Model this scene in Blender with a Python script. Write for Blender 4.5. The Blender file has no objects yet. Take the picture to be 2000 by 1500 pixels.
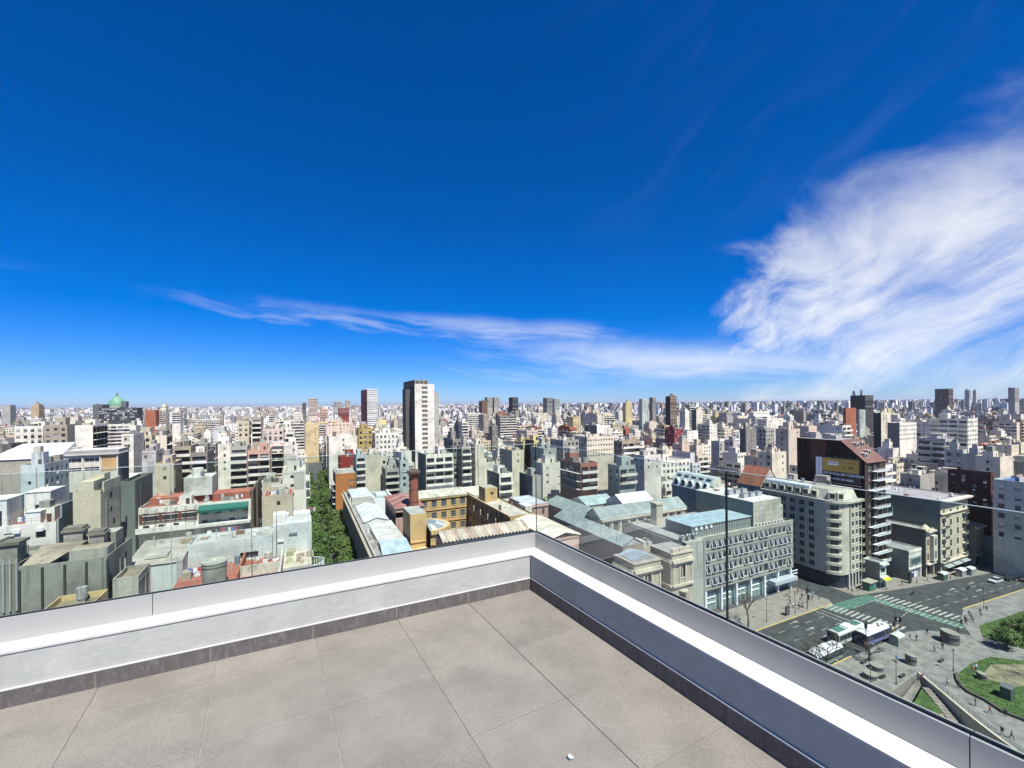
import bpy, math, random
from mathutils import Vector, Matrix
S = bpy.context.scene
R_ = math.radians
# ---------------------------------------------------------------- camera (metres; street level z = 0)
CAM_H = 56.0
YAW = R_(25.7)
cd = bpy.data.cameras.new('camera')
cd.sensor_width = 36.0
cd.lens = 36.0 * 855 / 2000
cd.shift_y = 37.0 / 2000
cd.clip_start = 0.05
cd.clip_end = 60000
co = bpy.data.objects.new('camera', cd)
S.collection.objects.link(co)
co.location = (0, 0, CAM_H)
co.rotation_euler = (Matrix.Rotation(-YAW, 3, 'Z') @ Matrix.Rotation(R_(90), 3, 'X') @ Matrix.Rotation(R_(-0.5), 3, 'Z')).to_euler()
S.camera = co
# ---------------------------------------------------------------- sun and sky
SUN_EL, SUN_HEAD = 60.0, 5.3          # elevation; light travels 5.3 deg left of +Y
tr = Vector((-math.sin(R_(SUN_HEAD)) * math.cos(R_(SUN_EL)), math.cos(R_(SUN_HEAD)) * math.cos(R_(SUN_EL)), -math.sin(R_(SUN_EL))))
sl = bpy.data.lights.new('sun', 'SUN')
sl.energy = 5.0
sl.angle = R_(0.53)
sl.color = (1.0, 0.965, 0.91)
so = bpy.data.objects.new('sun', sl)
S.collection.objects.link(so)
so.rotation_euler = tr.to_track_quat('-Z', 'Y').to_euler()
so.location = (0, -50, 200)
S.view_settings.view_transform = 'Standard'
S.view_settings.look = 'None'
S.view_settings.gamma = 1.0
S.view_settings.use_curve_mapping = False
S.view_settings.exposure = 0.80
try:
    S.cycles.use_denoising = True
    S.cycles.max_bounces = 6
    S.cycles.transparent_max_bounces = 12
except Exception:
    pass

W = bpy.data.worlds.new('World')
S.world = W
W.use_nodes = True
nt = W.node_tree
nt.nodes.clear()
def nn(t, ty, **k):
    n = t.nodes.new(ty)
    for a, b in k.items():
        setattr(n, a, b)
    return n
def ln(t, a, b):
    t.links.new(a, b)
def mth(t, op, a, b=None, c=None, clamp=False):
    n = nn(t, 'ShaderNodeMath', operation=op)
    n.use_clamp = clamp
    for i, x in enumerate((a, b, c)):
        if x is None: continue
        if isinstance(x, (int, float)): n.inputs[i].default_value = x
        else: ln(t, x, n.inputs[i])
    return n.outputs[0]
def mixc(t, f, a, b, bt='MIX'):
    n = nn(t, 'ShaderNodeMix', data_type='RGBA', blend_type=bt)
    for i, x in ((0, f), (6, a), (7, b)):
        if isinstance(x, (int, float)): n.inputs[i].default_value = x
        elif isinstance(x, tuple): n.inputs[i].default_value = x if len(x) == 4 else x + (1,)
        else: ln(t, x, n.inputs[i])
    return n.outputs[2]
def ramp(t, x, lo, hi, to0=0.0, to1=1.0, smooth=True):
    n = nn(t, 'ShaderNodeMapRange', interpolation_type='SMOOTHSTEP' if smooth else 'LINEAR')
    ln(t, x, n.inputs[0])
    n.inputs[1].default_value, n.inputs[2].default_value, n.inputs[3].default_value, n.inputs[4].default_value = lo, hi, to0, to1
    return n.outputs[0]
sky = nn(nt, 'ShaderNodeTexSky', sky_type='NISHITA')
sky.sun_disc = False
sky.sun_elevation = R_(SUN_EL)
sky.sun_rotation = math.atan2(-tr.x, -tr.y)      # same direction as the lamp
sky.altitude = 1500
sky.air_density = 1.0
sky.dust_density = 0.35
sky.ozone_density = 1.2
hs = nn(nt, 'ShaderNodeHueSaturation')
hs.inputs['Saturation'].default_value = 1.22
hs.inputs['Value'].default_value = 0.95
tint = nn(nt, 'ShaderNodeMix', data_type='RGBA', blend_type='MULTIPLY')
tint.inputs[0].default_value = 1.0
ln(nt, sky.outputs[0], tint.inputs[6])
tint.inputs[7].default_value = (0.57, 0.79, 1.34, 1)
ln(nt, tint.outputs[2], hs.inputs['Color'])
# cirrus: noise on a flat cloud deck far above the town, denser over one quarter of the sky
tc = nn(nt, 'ShaderNodeTexCoord')
sep = nn(nt, 'ShaderNodeSeparateXYZ')
ln(nt, tc.outputs['Generated'], sep.inputs[0])
zc = mth(nt, 'MAXIMUM', sep.outputs[2], 0.0)
den = mth(nt, 'ADD', zc, 0.09)
cx = mth(nt, 'DIVIDE', sep.outputs[0], den)
cy = mth(nt, 'DIVIDE', sep.outputs[1], den)
cmb = nn(nt, 'ShaderNodeCombineXYZ')
ln(nt, cx, cmb.inputs[0]); ln(nt, cy, cmb.inputs[1])
CLOUD = []
def cnoise(rot, sc, scale, det, dist, rough=0.55, off=(0, 0, 0)):
    m = nn(nt, 'ShaderNodeMapping')
    m.inputs['Rotation'].default_value = (0, 0, R_(rot))
    m.inputs['Scale'].default_value = sc
    m.inputs['Location'].default_value = off
    ln(nt, cmb.outputs[0], m.inputs[0])
    n = nn(nt, 'ShaderNodeTexNoise')
    n.inputs['Scale'].default_value = scale
    n.inputs['Detail'].default_value = det
    n.inputs['Roughness'].default_value = rough
    n.inputs['Distortion'].default_value = dist
    ln(nt, m.outputs[0], n.inputs['Vector'])
    return n.outputs['Fac']
az = mth(nt, 'MULTIPLY', mth(nt, 'ARCTAN2', sep.outputs[0], sep.outputs[1]), 57.2958)
el = mth(nt, 'MULTIPLY', mth(nt, 'ARCSINE', sep.outputs[2]), 57.2958)
def dnoise(sc, scale, det, dist, rough, off=(0, 0, 0), rot=0.0, warp=None):
    """noise over bearing and height above the horizon, in degrees"""
    cb = nn(nt, 'ShaderNodeCombineXYZ')
    a_, e_ = az, el
    if warp is not None:
        a_ = mth(nt, 'ADD', az, mth(nt, 'MULTIPLY', mth(nt, 'SUBTRACT', warp, 0.5), 9.0)); e_ = mth(nt, 'ADD', el, mth(nt, 'MULTIPLY', mth(nt, 'SUBTRACT', warp, 0.5), -6.0))
    ln(nt, a_, cb.inputs[0]); ln(nt, e_, cb.inputs[1])
    m = nn(nt, 'ShaderNodeMapping'); m.vector_type = 'POINT'
    rt_ = nn(nt, 'ShaderNodeVectorRotate'); rt_.rotation_type = 'Z_AXIS'; rt_.inputs['Angle'].default_value = R_(rot)
    ln(nt, cb.outputs[0], rt_.inputs['Vector']); m.inputs['Scale'].default_value = sc; m.inputs['Location'].default_value = off
    ln(nt, rt_.outputs[0], m.inputs[0])
    n = nn(nt, 'ShaderNodeTexNoise'); n.inputs['Scale'].default_value = scale; n.inputs['Detail'].default_value = det; n.inputs['Roughness'].default_value = rough; n.inputs['Distortion'].default_value = dist
    ln(nt, m.outputs[0], n.inputs['Vector'])
    return n.outputs['Fac']
w0 = dnoise((1, 1, 1), 0.06, 3, 0.0, 0.5, (2, 8, 0))
w1 = dnoise((1, 1.3, 1), 0.10, 9, 0.3, 0.60, (1, 2, 0), 0, w0)            # billows
w2 = dnoise((0.32, 1.7, 1), 0.16, 10, 0.25, 0.66, (3, 1, 0), -33, w0)     # strands fanning up to the right
w3 = dnoise((0.22, 2.2, 1), 0.17, 9, 0.2, 0.62, (7, 4, 0), 5, w0)         # flat strands low down
mx_ = mth(nt, 'ADD', mth(nt, 'MULTIPLY', w1, 0.45), mth(nt, 'MULTIPLY', w2, 0.55))
low = mth(nt, 'ADD', mth(nt, 'MULTIPLY', w3, 0.75), mth(nt, 'MULTIPLY', w1, 0.25))
# the big fan: upper edge climbs with the bearing
azn = mth(nt, 'ADD', az, mth(nt, 'MULTIPLY', mth(nt, 'SUBTRACT', w1, 0.5), 34.0))
top = mth(nt, 'ADD', mth(nt, 'MULTIPLY', mth(nt, 'SUBTRACT', az, 54.0), 0.27), 18.0)
d1 = mth(nt, 'SUBTRACT', mth(nt, 'ADD', el, mth(nt, 'MULTIPLY', mth(nt, 'SUBTRACT', w2, 0.5), 24.0)), top)
b1 = mth(nt, 'MULTIPLY', mth(nt, 'MULTIPLY', ramp(nt, azn, 45, 63), ramp(nt, d1, -9, 9, 1, 0)), ramp(nt, el, 0.5, 9, 0.72, 1.0))
c1 = mth(nt, 'MULTIPLY', ramp(nt, mth(nt, 'ADD', mth(nt, 'MULTIPLY', b1, 0.62), mth(nt, 'MULTIPLY', mx_, 2.0)), 1.12, 2.02), 0.95)
c1 = mth(nt, 'MULTIPLY', c1, mth(nt, 'MULTIPLY', ramp(nt, b1, 0.02, 0.25), ramp(nt, az, 120, 160, 1, 0)))
# low bank running in from the left and thickening
top2 = mth(nt, 'SUBTRACT', 12.2, mth(nt, 'MULTIPLY', mth(nt, 'SUBTRACT', az, 22.0), 0.11))
d2 = mth(nt, 'SUBTRACT', mth(nt, 'ADD', el, mth(nt, 'MULTIPLY', mth(nt, 'SUBTRACT', w3, 0.5), 9.0)), top2)
b2 = mth(nt, 'MULTIPLY', ramp(nt, az, 4, 46), mth(nt, 'MULTIPLY', ramp(nt, d2, -6, 1.0, 1, 0), ramp(nt, el, 0.3, 5.0)))
c2 = mth(nt, 'MULTIPLY', ramp(nt, mth(nt, 'ADD', mth(nt, 'MULTIPLY', b2, 0.74), mth(nt, 'MULTIPLY', low, 1.8)), 1.02, 1.95), 0.9)
c2 = mth(nt, 'MULTIPLY', c2, mth(nt, 'MULTIPLY', ramp(nt, b2, 0.02, 0.3), ramp(nt, az, 120, 160, 1, 0)))
# thin veil trailing away to the left
line = mth(nt, 'SUBTRACT', 10.9, mth(nt, 'MULTIPLY', az, 0.045))
d3 = mth(nt, 'ABSOLUTE', mth(nt, 'SUBTRACT', mth(nt, 'ADD', el, mth(nt, 'MULTIPLY', mth(nt, 'SUBTRACT', w3, 0.5), 5.0)), line))
b3 = mth(nt, 'MULTIPLY', ramp(nt, d3, 0.0, 2.6, 1, 0), mth(nt, 'MULTIPLY', ramp(nt, az, -30, 14, 0.25, 1), ramp(nt, az, 30, 50, 1, 0)))
c3 = mth(nt, 'MULTIPLY', ramp(nt, mth(nt, 'ADD', mth(nt, 'MULTIPLY', b3, 0.5), mth(nt, 'MULTIPLY', low, 1.8)), 1.05, 1.75), mth(nt, 'MULTIPLY', ramp(nt, b3, 0.02, 0.4), mth(nt, 'MULTIPLY', ramp(nt, az, -48, -30), 0.5)))
veil = mth(nt, 'MULTIPLY', ramp(nt, w2, 0.5, 0.85), mth(nt, 'MULTIPLY', ramp(nt, az, 20, 70, 0.0, 0.03), ramp(nt, el, 12, 22)))
dens = mth(nt, 'MAXIMUM', mth(nt, 'MAXIMUM', c1, c2), mth(nt, 'MAXIMUM', c3, veil))
skycol = mixc(nt, dens, hs.outputs[0], (9.4, 9.5, 9.5))

bg = nn(nt, 'ShaderNodeBackground')
bg.inputs['Strength'].default_value = 0.063
outw = nn(nt, 'ShaderNodeOutputWorld')
ln(nt, skycol, bg.inputs['Color'])
ln(nt, bg.outputs[0], outw.inputs[0])

# ---------------------------------------------------------------- materials
def newmat(name):
    m = bpy.data.materials.new(name)
    m.use_nodes = True
    t = m.node_tree
    b = t.nodes['Principled BSDF']
    return m, t, b
def noise(t, vec, scale, det=4, rough=0.55, dist=0.0):
    n = nn(t, 'ShaderNodeTexNoise')
    n.inputs['Scale'].default_value = scale
    n.inputs['Detail'].default_value = det
    n.inputs['Roughness'].default_value = rough
    n.inputs['Distortion'].default_value = dist
    if vec is not None: ln(t, vec, n.inputs['Vector'])
    return n.outputs['Fac']
def wpos(t, sc=(1, 1, 1)):
    g = nn(t, 'ShaderNodeNewGeometry')
    m = nn(t, 'ShaderNodeMapping')
    m.inputs['Scale'].default_value = sc
    ln(t, g.outputs['Position'], m.inputs[0])
    return m.outputs[0]
def colattr(t):
    a = nn(t, 'ShaderNodeAttribute')
    a.attribute_name = 'Col'
    return a.outputs['Color']
def bump(t, b, h, strength=0.3, dist=0.02):
    n = nn(t, 'ShaderNodeBump')
    n.inputs['Strength'].default_value = strength
    n.inputs['Distance'].default_value = dist
    ln(t, h, n.inputs['Height'])
    ln(t, n.outputs[0], b.inputs['Normal'])
def masonry(name, dirt=0.55, rough=0.88):
    m, t, b = newmat(name)
    c = colattr(t)
    streak = ramp(t, noise(t, wpos(t, (0.9, 0.9, 0.07)), 1.0, 5, 0.62), 0.5, 0.78)
    blot = ramp(t, noise(t, wpos(t), 0.16, 6, 0.6), 0.42, 0.72)
    d = mth(t, 'MULTIPLY', mth(t, 'MAXIMUM', streak, mth(t, 'MULTIPLY', blot, 0.8)), dirt)
    c2 = mixc(t, d, c, (0.10, 0.095, 0.085))
    fine = ramp(t, noise(t, wpos(t), 2.3, 5, 0.6), 0.3, 0.7, 0.9, 1.08)
    mm = nn(t, 'ShaderNodeVectorMath', operation='SCALE')
    ln(t, c2, mm.inputs[0]); ln(t, fine, mm.inputs['Scale'])
    ln(t, mixc(t, 1.0, mm.outputs[0], (0.88, 0.85, 0.765), 'MULTIPLY'), b.inputs['Base Color'])     # warm tint in the wall colour to offset the blue skylight
    b.inputs['Roughness'].default_value = rough
    b.inputs['Specular IOR Level'].default_value = 0.25
    return m
M = {}
M['wall'] = masonry('stucco', 0.5)
M['grimy'] = masonry('weathered_concrete', 0.85)
m, t, b = newmat('window_pane')
ln(t, colattr(t), b.inputs['Base Color'])
b.inputs['Roughness'].default_value = 0.12
b.inputs['Specular IOR Level'].default_value = 0.6
M['pane'] = m
m, t, b = newmat('painted_metal')
ln(t, colattr(t), b.inputs['Base Color'])
b.inputs['Roughness'].default_value = 0.4
M['paint'] = m
m, t, b = newmat('roof_sheet')
c = colattr(t)
blot = ramp(t, noise(t, wpos(t), 0.35, 6, 0.65), 0.35, 0.7, 0.72, 1.08)
mm = nn(t, 'ShaderNodeVectorMath', operation='SCALE'); ln(t, c, mm.inputs[0]); ln(t, blot, mm.inputs['Scale'])
ln(t, mm.outputs[0], b.inputs['Base Color'])
b.inputs['Roughness'].default_value = 0.6
M['roof'] = m
# distant town: storeys and bays too small to pick out, as flat relief in the material
m, t, b = newmat('distant_facades')
c = colattr(t)
g = nn(t, 'ShaderNodeNewGeometry')
sp = nn(t, 'ShaderNodeSeparateXYZ'); ln(t, g.outputs['Position'], sp.inputs[0])
sn = nn(t, 'ShaderNodeSeparateXYZ'); ln(t, g.outputs['Normal'], sn.inputs[0])
axn = mth(t, 'ABSOLUTE', sn.outputs[0])
along = mth(t, 'ADD', mth(t, 'MULTIPLY', sp.outputs[1], axn), mth(t, 'MULTIPLY', sp.outputs[0], mth(t, 'SUBTRACT', 1.0, axn)))
fz = mth(t, 'FRACT', mth(t, 'DIVIDE', sp.outputs[2], 3.1))
fa = mth(t, 'FRACT', mth(t, 'DIVIDE', along, 3.3))
wz = mth(t, 'MULTIPLY', mth(t, 'GREATER_THAN', fz, 0.32), mth(t, 'LESS_THAN', fz, 0.84))
wa = mth(t, 'MULTIPLY', mth(t, 'GREATER_THAN', fa, 0.16), mth(t, 'LESS_THAN', fa, 0.78))
vert = mth(t, 'LESS_THAN', mth(t, 'ABSOLUTE', sn.outputs[2]), 0.5)
has = mth(t, 'GREATER_THAN', noise(t, wpos(t, (0.06, 0.06, 0.0)), 1.0, 2), 0.40)
wn = mth(t, 'MULTIPLY', mth(t, 'MULTIPLY', wz, wa), mth(t, 'MULTIPLY', vert, has))
ln(t, mixc(t, wn, c, (0.035, 0.04, 0.05)), b.inputs['Base Color'])
b.inputs['Roughness'].default_value = 0.85
M['far'] = m
def plain(name, col, rough=0.8, metal=0.0, spec=0.5, var=0.0, scale=3.0):
    m, t, b = newmat(name)
    if var:
        f = ramp(t, noise(t, wpos(t), scale, 6, 0.62), 0.3, 0.7, 1 - var, 1 + var)
        rgb = nn(t, 'ShaderNodeRGB'); rgb.outputs[0].default_value = col + (1,)
        mm = nn(t, 'ShaderNodeVectorMath', operation='SCALE'); ln(t, rgb.outputs[0], mm.inputs[0]); ln(t, f, mm.inputs['Scale'])
        ln(t, mm.outputs[0], b.inputs['Base Color'])
    else:
        b.inputs['Base Color'].default_value = col + (1,)
    b.inputs['Roughness'].default_value = rough
    b.inputs['Metallic'].default_value = metal
    b.inputs['Specular IOR Level'].default_value = spec
    return m
M['asphalt'] = plain('asphalt', (0.042, 0.046, 0.046), 0.85, var=0.38, scale=0.5)
M['pavement'] = plain('paving', (0.21, 0.19, 0.16), 0.9, var=0.16, scale=0.5)
M['plaza'] = plain('plaza_paving', (0.18, 0.176, 0.157), 0.9, var=0.28, scale=0.45)
M['mark'] = plain('road_paint', (0.31, 0.31, 0.28), 0.7, var=0.5, scale=1.6)
M['greenmark'] = plain('green_lane_paint', (0.062, 0.140, 0.105), 0.8, var=0.5, scale=1.1)
M['ground'] = plain('town_ground', (0.07, 0.07, 0.068), 0.95, var=0.2, scale=0.05)
M['lawn'] = plain('lawn', (0.045, 0.09, 0.018), 0.95, var=0.4, scale=0.5)
M['dryground'] = plain('dry_ground', (0.16, 0.15, 0.09), 0.95, var=0.45, scale=0.4)
M['bark'] = plain('bark', (0.07, 0.055, 0.042), 0.95, var=0.3, scale=3)
M['steel'] = plain('galvanised_steel', (0.42, 0.43, 0.44), 0.4, 0.9)
M['iron'] = plain('dark_iron', (0.03, 0.033, 0.035), 0.5)
m, t, b = newmat('leaf')
oi = nn(t, 'ShaderNodeObjectInfo')
lc = mixc(t, ramp(t, noise(t, wpos(t), 0.9, 3), 0.3, 0.7), (0.030, 0.070, 0.010), (0.085, 0.145, 0.024))
ln(t, mixc(t, mth(t, 'MULTIPLY', oi.outputs['Random'], 0.55), lc, (0.12, 0.15, 0.03)), b.inputs['Base Color'])
b.inputs['Roughness'].default_value = 0.6
b.inputs['Subsurface Weight'].default_value = 0.0
M['leaf'] = m

# ---------------------------------------------------------------- mesh building helpers
COLL = S.collection
class MB:
    """collects faces with a colour and a material slot, then links them as one mesh object"""
    def __init__(s, mats=('wall',)):
        s.v = []; s.f = []; s.c = []; s.m = []; s.mats = list(mats)
    def slot(s, k):
        if k not in s.mats: s.mats.append(k)
        return s.mats.index(k)
    def face(s, pts, col=(0.5, 0.5, 0.5), mat=None):
        n = len(s.v); s.v.extend(pts); s.f.append(tuple(range(n, n + len(pts)))); s.c.append(col)
        s.m.append(0 if mat is None else s.slot(mat))
    def box(s, x0, x1, y0, y1, z0, z1, col=(0.5, 0.5, 0.5), mat=None, top=None, topmat=None, bottom=True):
        a = (x0, y0, z0); b_ = (x1, y0, z0); c = (x1, y1, z0); d = (x0, y1, z0)
        e = (x0, y0, z1); f = (x1, y0, z1); g = (x1, y1, z1); h = (x0, y1, z1)
        s.face((a, b_, f, e), col, mat); s.face((b_, c, g, f), col, mat); s.face((c, d, h, g), col, mat); s.face((d, a, e, h), col, mat)
        s.face((e, f, g, h), top or col, topmat or mat)
        if bottom: s.face((d, c, b_, a), col, mat)
    def prism(s, poly, z0, z1, col=(0.5, 0.5, 0.5), mat=None, top=None, topmat=None):
        n = len(poly)
        for i in range(n):
            p, q = poly[i], poly[(i + 1) % n]
            s.face(((p[0], p[1], z0), (q[0], q[1], z0), (q[0], q[1], z1), (p[0], p[1], z1)), col, mat)
        s.face([(p[0], p[1], z1) for p in poly], top or col, topmat or mat)
    def cyl(s, x, y, z0, z1, r0, r1=None, n=12, col=(0.5, 0.5, 0.5), mat=None, cap=True, top=None):
        r1 = r0 if r1 is None else r1
        A = [(math.cos(2 * math.pi * i / n), math.sin(2 * math.pi * i / n)) for i in range(n)]
        for i in range(n):
            p, q = A[i], A[(i + 1) % n]
            s.face(((x + p[0] * r0, y + p[1] * r0, z0), (x + q[0] * r0, y + q[1] * r0, z0), (x + q[0] * r1, y + q[1] * r1, z1), (x + p[0] * r1, y + p[1] * r1, z1)), col, mat)
        if cap and r1 > 0.001: s.face([(x + p[0] * r1, y + p[1] * r1, z1) for p in A], top or col, mat)
    def tube(s, p, q, r0, r1=None, n=6, col=(0.5, 0.5, 0.5), mat=None):
        r1 = r0 if r1 is None else r1
        p, q = Vector(p), Vector(q)
        d = q - p
        if d.length < 1e-6: return
        a = d.orthogonal().normalized(); b_ = d.normalized().cross(a)
        P_ = []; Q_ = []
        for i in range(n):
            w = 2 * math.pi * i / n
            o = a * math.cos(w) + b_ * math.sin(w)
            P_.append(tuple(p + o * r0)); Q_.append(tuple(q + o * r1))
        for i in range(n):
            j = (i + 1) % n
            s.face((P_[i], P_[j], Q_[j], Q_[i]), col, mat)
        s.face(Q_, col, mat); s.face(P_[::-1], col, mat)
    def mesh(s, name, loc=(0, 0, 0)):
        me = bpy.data.meshes.new(name)
        lx, ly, lz = loc
        me.from_pydata([(x - lx, y - ly, z - lz) for x, y, z in s.v], [], s.f)
        for k in s.mats: me.materials.append(M[k])
        if len(s.mats) > 1: me.polygons.foreach_set('material_index', s.m)
        at = me.attributes.new('Col', 'FLOAT_COLOR', 'FACE')
        buf = []
        for c in s.c: buf.extend((c[0], c[1], c[2], 1.0))
        at.data.foreach_set('color', buf)
        me.update()
        return me
    def build(s, name, parent=None, loc=None, **k):
        if loc is None: loc = tuple(parent['o']) if parent is not None and 'o' in parent else (0, 0, 0)
        return link(name, s.mesh(name, loc), parent, loc, **k)
ORIG = {}
def link(name, me, parent=None, loc=(0, 0, 0), label=None, cat=None, group=None, kind=None):
    o = bpy.data.objects.new(name, me)
    COLL.objects.link(o)
    if parent is not None: o.parent = parent
    else: o.location = loc
    if label: o['label'] = label
    if cat: o['category'] = cat
    if group: o['group'] = group
    if kind: o['kind'] = kind
    return o
def thing(name, label, cat, loc, group=None, rz=0.0):
    o = link(name, None, None, loc, label, cat, group)
    o.rotation_euler = (0, 0, rz)
    ORIG[o.name] = loc
    o.empty_display_size = 0.5
    return o
def part(mb, name, parent, **k):
    """mesh given in world coordinates, linked as a part of parent"""
    p = parent
    while p.parent is not None: p = p.parent
    loc = ORIG.get(p.name, tuple(p.location))
    return link(name, mb.mesh(name, loc), parent, loc, **k)
def solo(mb, name, label=None, cat=None, loc=(0, 0, 0), group=None, kind=None):
    o = link(name, mb.mesh(name, loc), None, loc, label, cat, group, kind)
    ORIG[o.name] = loc
    return o
def copy_tree(o, loc=None, rz=None, label=None, group=None, parent=None, scale=None):
    c = o.copy(); COLL.objects.link(c)
    c.parent = parent
    if loc is not None: c.location = loc
    if rz is not None: c.rotation_euler = (0, 0, rz)
    if scale is not None: c.scale = scale
    if label: c['label'] = label
    if group: c['group'] = group
    for ch in [x for x in o.children]: copy_tree(ch, parent=c)
    return c
C = dict(white=(.79, .77, .73), ivory=(.70, .65, .55), cream=(.56, .50, .39), warm=(.40, .35, .29), lgrey=(.42, .42, .40), grey=(.25, .245, .235),
         dark=(.15, .15, .145), black=(.05, .05, .055), dconc=(.28, .285, .26), dirt=(.24, .22, .18), ltblue=(.46, .53, .56), bluegrey=(.50, .51, .52),  # bluegrey: on the right-hand blocks, white walls with shade put into the colour
         bluew=(.56, .59, .63), salmon=(.66, .42, .33), pinkw=(.64, .55, .48), pink=(.55, .33, .27), red=(.36, .10, .06), brick=(.38, .13, .07), brickd=(.28, .06, .05),  # bluew: on the tower pair, white with blue shade mixed in
         brickp=(.62, .38, .30), brickst=(.40, .15, .12), dbrick=(.20, .12, .10), brickb=(.09, .04, .03), brown=(.17, .10, .07), brownt=(.20, .13, .10), dbrown=(.12, .10, .09),
         mustard=(.46, .36, .13), yellow=(.66, .56, .28), ochre=(.66, .55, .33), orange=(.52, .21, .06), dred=(.26, .035, .03), wine=(.27, .06, .07), wined=(.12, .03, .04),
         ltteal=(.44, .51, .48), dteal=(.15, .18, .18), dgreen=(.17, .20, .175), dblue=(.15, .18, .21), navy=(.12, .14, .17), lav=(.52, .51, .54), olive=(.34, .32, .20),  # dark green, blue and navy flanks and lavender walls: shade put into the colour
         tan=(.50, .40, .26), towerw=(.74, .74, .76), greyt=(.42, .42, .42), office=(.06, .065, .075), offgrey=(.13, .15, .17), blueroof=(.05, .12, .32), dome=(.2, .2, .2))
def jit(c, rng, a=0.06):
    k = 1 + rng.uniform(-a, a)
    return tuple(max(0.02, min(0.86, x * k * (1 + rng.uniform(-a, a) * 0.3))) for x in c)

# ================================================================ the roof terrace we stand on
TZ = CAM_H - 1.714                      # floor level
TA = R_(3.9)                            # terrace turned against the street grid
def tw(x, y, z=0.0):
    return (x * math.cos(TA) - y * math.sin(TA), x * math.sin(TA) + y * math.cos(TA), TZ + z)
m, t, b = newmat('porcelain_floor_tile')
oi = nn(t, 'ShaderNodeObjectInfo')
p = wpos(t)
sp1 = noise(t, p, 260, 3, 0.7); sp2 = noise(t, p, 900, 2, 0.7); blot = noise(t, p, 3.0, 5, 0.6)
f = mth(t, 'ADD', mth(t, 'MULTIPLY', ramp(t, sp1, 0.3, 0.7, -0.34, 0.34), 1.0), mth(t, 'ADD', ramp(t, sp2, 0.3, 0.7, -0.26, 0.26), ramp(t, blot, 0.3, 0.7, -0.13, 0.13)))
f = mth(t, 'ADD', f, mth(t, 'MULTIPLY', mth(t, 'SUBTRACT', oi.outputs['Random'], 0.5), 0.14))
f = mth(t, 'ADD', f, 1.0)
rgb = nn(t, 'ShaderNodeRGB'); rgb.outputs[0].default_value = (0.187, 0.172, 0.147, 1)
mm = nn(t, 'ShaderNodeVectorMath', operation='SCALE'); ln(t, rgb.outputs[0], mm.inputs[0]); ln(t, f, mm.inputs['Scale'])
dust = ramp(t, noise(t, p, 1.1, 7, 0.7, 0.6), 0.5, 0.72, 0.0, 0.32)
ln(t, mixc(t, dust, mm.outputs[0], (0.235, 0.222, 0.196)), b.inputs['Base Color'])
b.inputs['Roughness'].default_value = 0.55
b.inputs['Specular IOR Level'].default_value = 0.35
bump(t, b, sp1, 0.12, 0.002)
M['tile'] = m
M['grout'] = plain('tile_grout', (0.25, 0.235, 0.21), 0.95, var=0.25, scale=14)
m, t, b = newmat('skirting_tile')
p = wpos(t)
st = ramp(t, noise(t, wpos(t, (1, 1, 0.4)), 22, 6, 0.7, 1.2), 0.4, 0.75)
ln(t, mixc(t, st, (0.088, 0.076, 0.070), (0.155, 0.14, 0.132)), b.inputs['Base Color'])
b.inputs['Roughness'].default_value = 0.6
M['skirt'] = m
m, t, b = newmat('parapet_paint')
p = wpos(t)
w1 = ramp(t, noise(t, p, 2.2, 7, 0.65, 0.5), 0.35, 0.7); w2 = ramp(t, noise(t, wpos(t, (1, 1, 3)), 9, 6, 0.7, 1.5), 0.45, 0.75)
ln(t, mixc(t, mth(t, 'MULTIPLY', mth(t, 'ADD', w1, w2), 0.5), (0.315, 0.32, 0.29), (0.45, 0.452, 0.42)), b.inputs['Base Color'])
b.inputs['Roughness'].default_value = 0.75
bump(t, b, noise(t, p, 30, 5, 0.6), 0.25, 0.004)
M['parapet'] = m
m, t, b = newmat('white_ledge_paint')
ln(t, mixc(t, ramp(t, noise(t, wpos(t), 5, 7, 0.7, 0.8), 0.45, 0.75), (0.48, 0.475, 0.45), (0.37, 0.36, 0.34)), b.inputs['Base Color'])
b.inputs['Roughness'].default_value = 0.7
M['ledge'] = m
m, t, b = newmat('satin_aluminium')
b.inputs['Base Color'].default_value = (0.42, 0.42, 0.39, 1)
b.inputs['Metallic'].default_value = 0.4
ln(t, ramp(t, noise(t, wpos(t), 6, 4), 0.3, 0.7, 0.46, 0.54), b.inputs['Roughness'])
M['alu'] = m
M['gasket'] = plain('black_gasket', (0.012, 0.012, 0.013), 0.6)
m, t, b = newmat('balustrade_glass')
t.nodes.remove(b)
tp = nn(t, 'ShaderNodeBsdfTransparent'); tp.inputs[0].default_value = (0.77, 0.86, 0.835, 1)
gl = nn(t, 'ShaderNodeBsdfGlossy'); gl.inputs['Roughness'].default_value = 0.0
fr = nn(t, 'ShaderNodeFresnel'); fr.inputs[0].default_value = 1.45
mx = nn(t, 'ShaderNodeMixShader'); ln(t, mth(t, 'MULTIPLY', fr.outputs[0], 0.2), mx.inputs[0]); ln(t, tp.outputs[0], mx.inputs[1]); ln(t, gl.outputs[0], mx.inputs[2])
ln(t, mx.outputs[0], t.nodes['Material Output'].inputs[0])
M['glass'] = m
M['edge'] = plain('polished_glass_edge', (0.40, 0.46, 0.44), 0.4)
M['seam'] = plain('clear_seal', (0.20, 0.24, 0.23), 0.5)
M['joint'] = plain('joint_seal', (0.02, 0.024, 0.024), 0.4)

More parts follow.
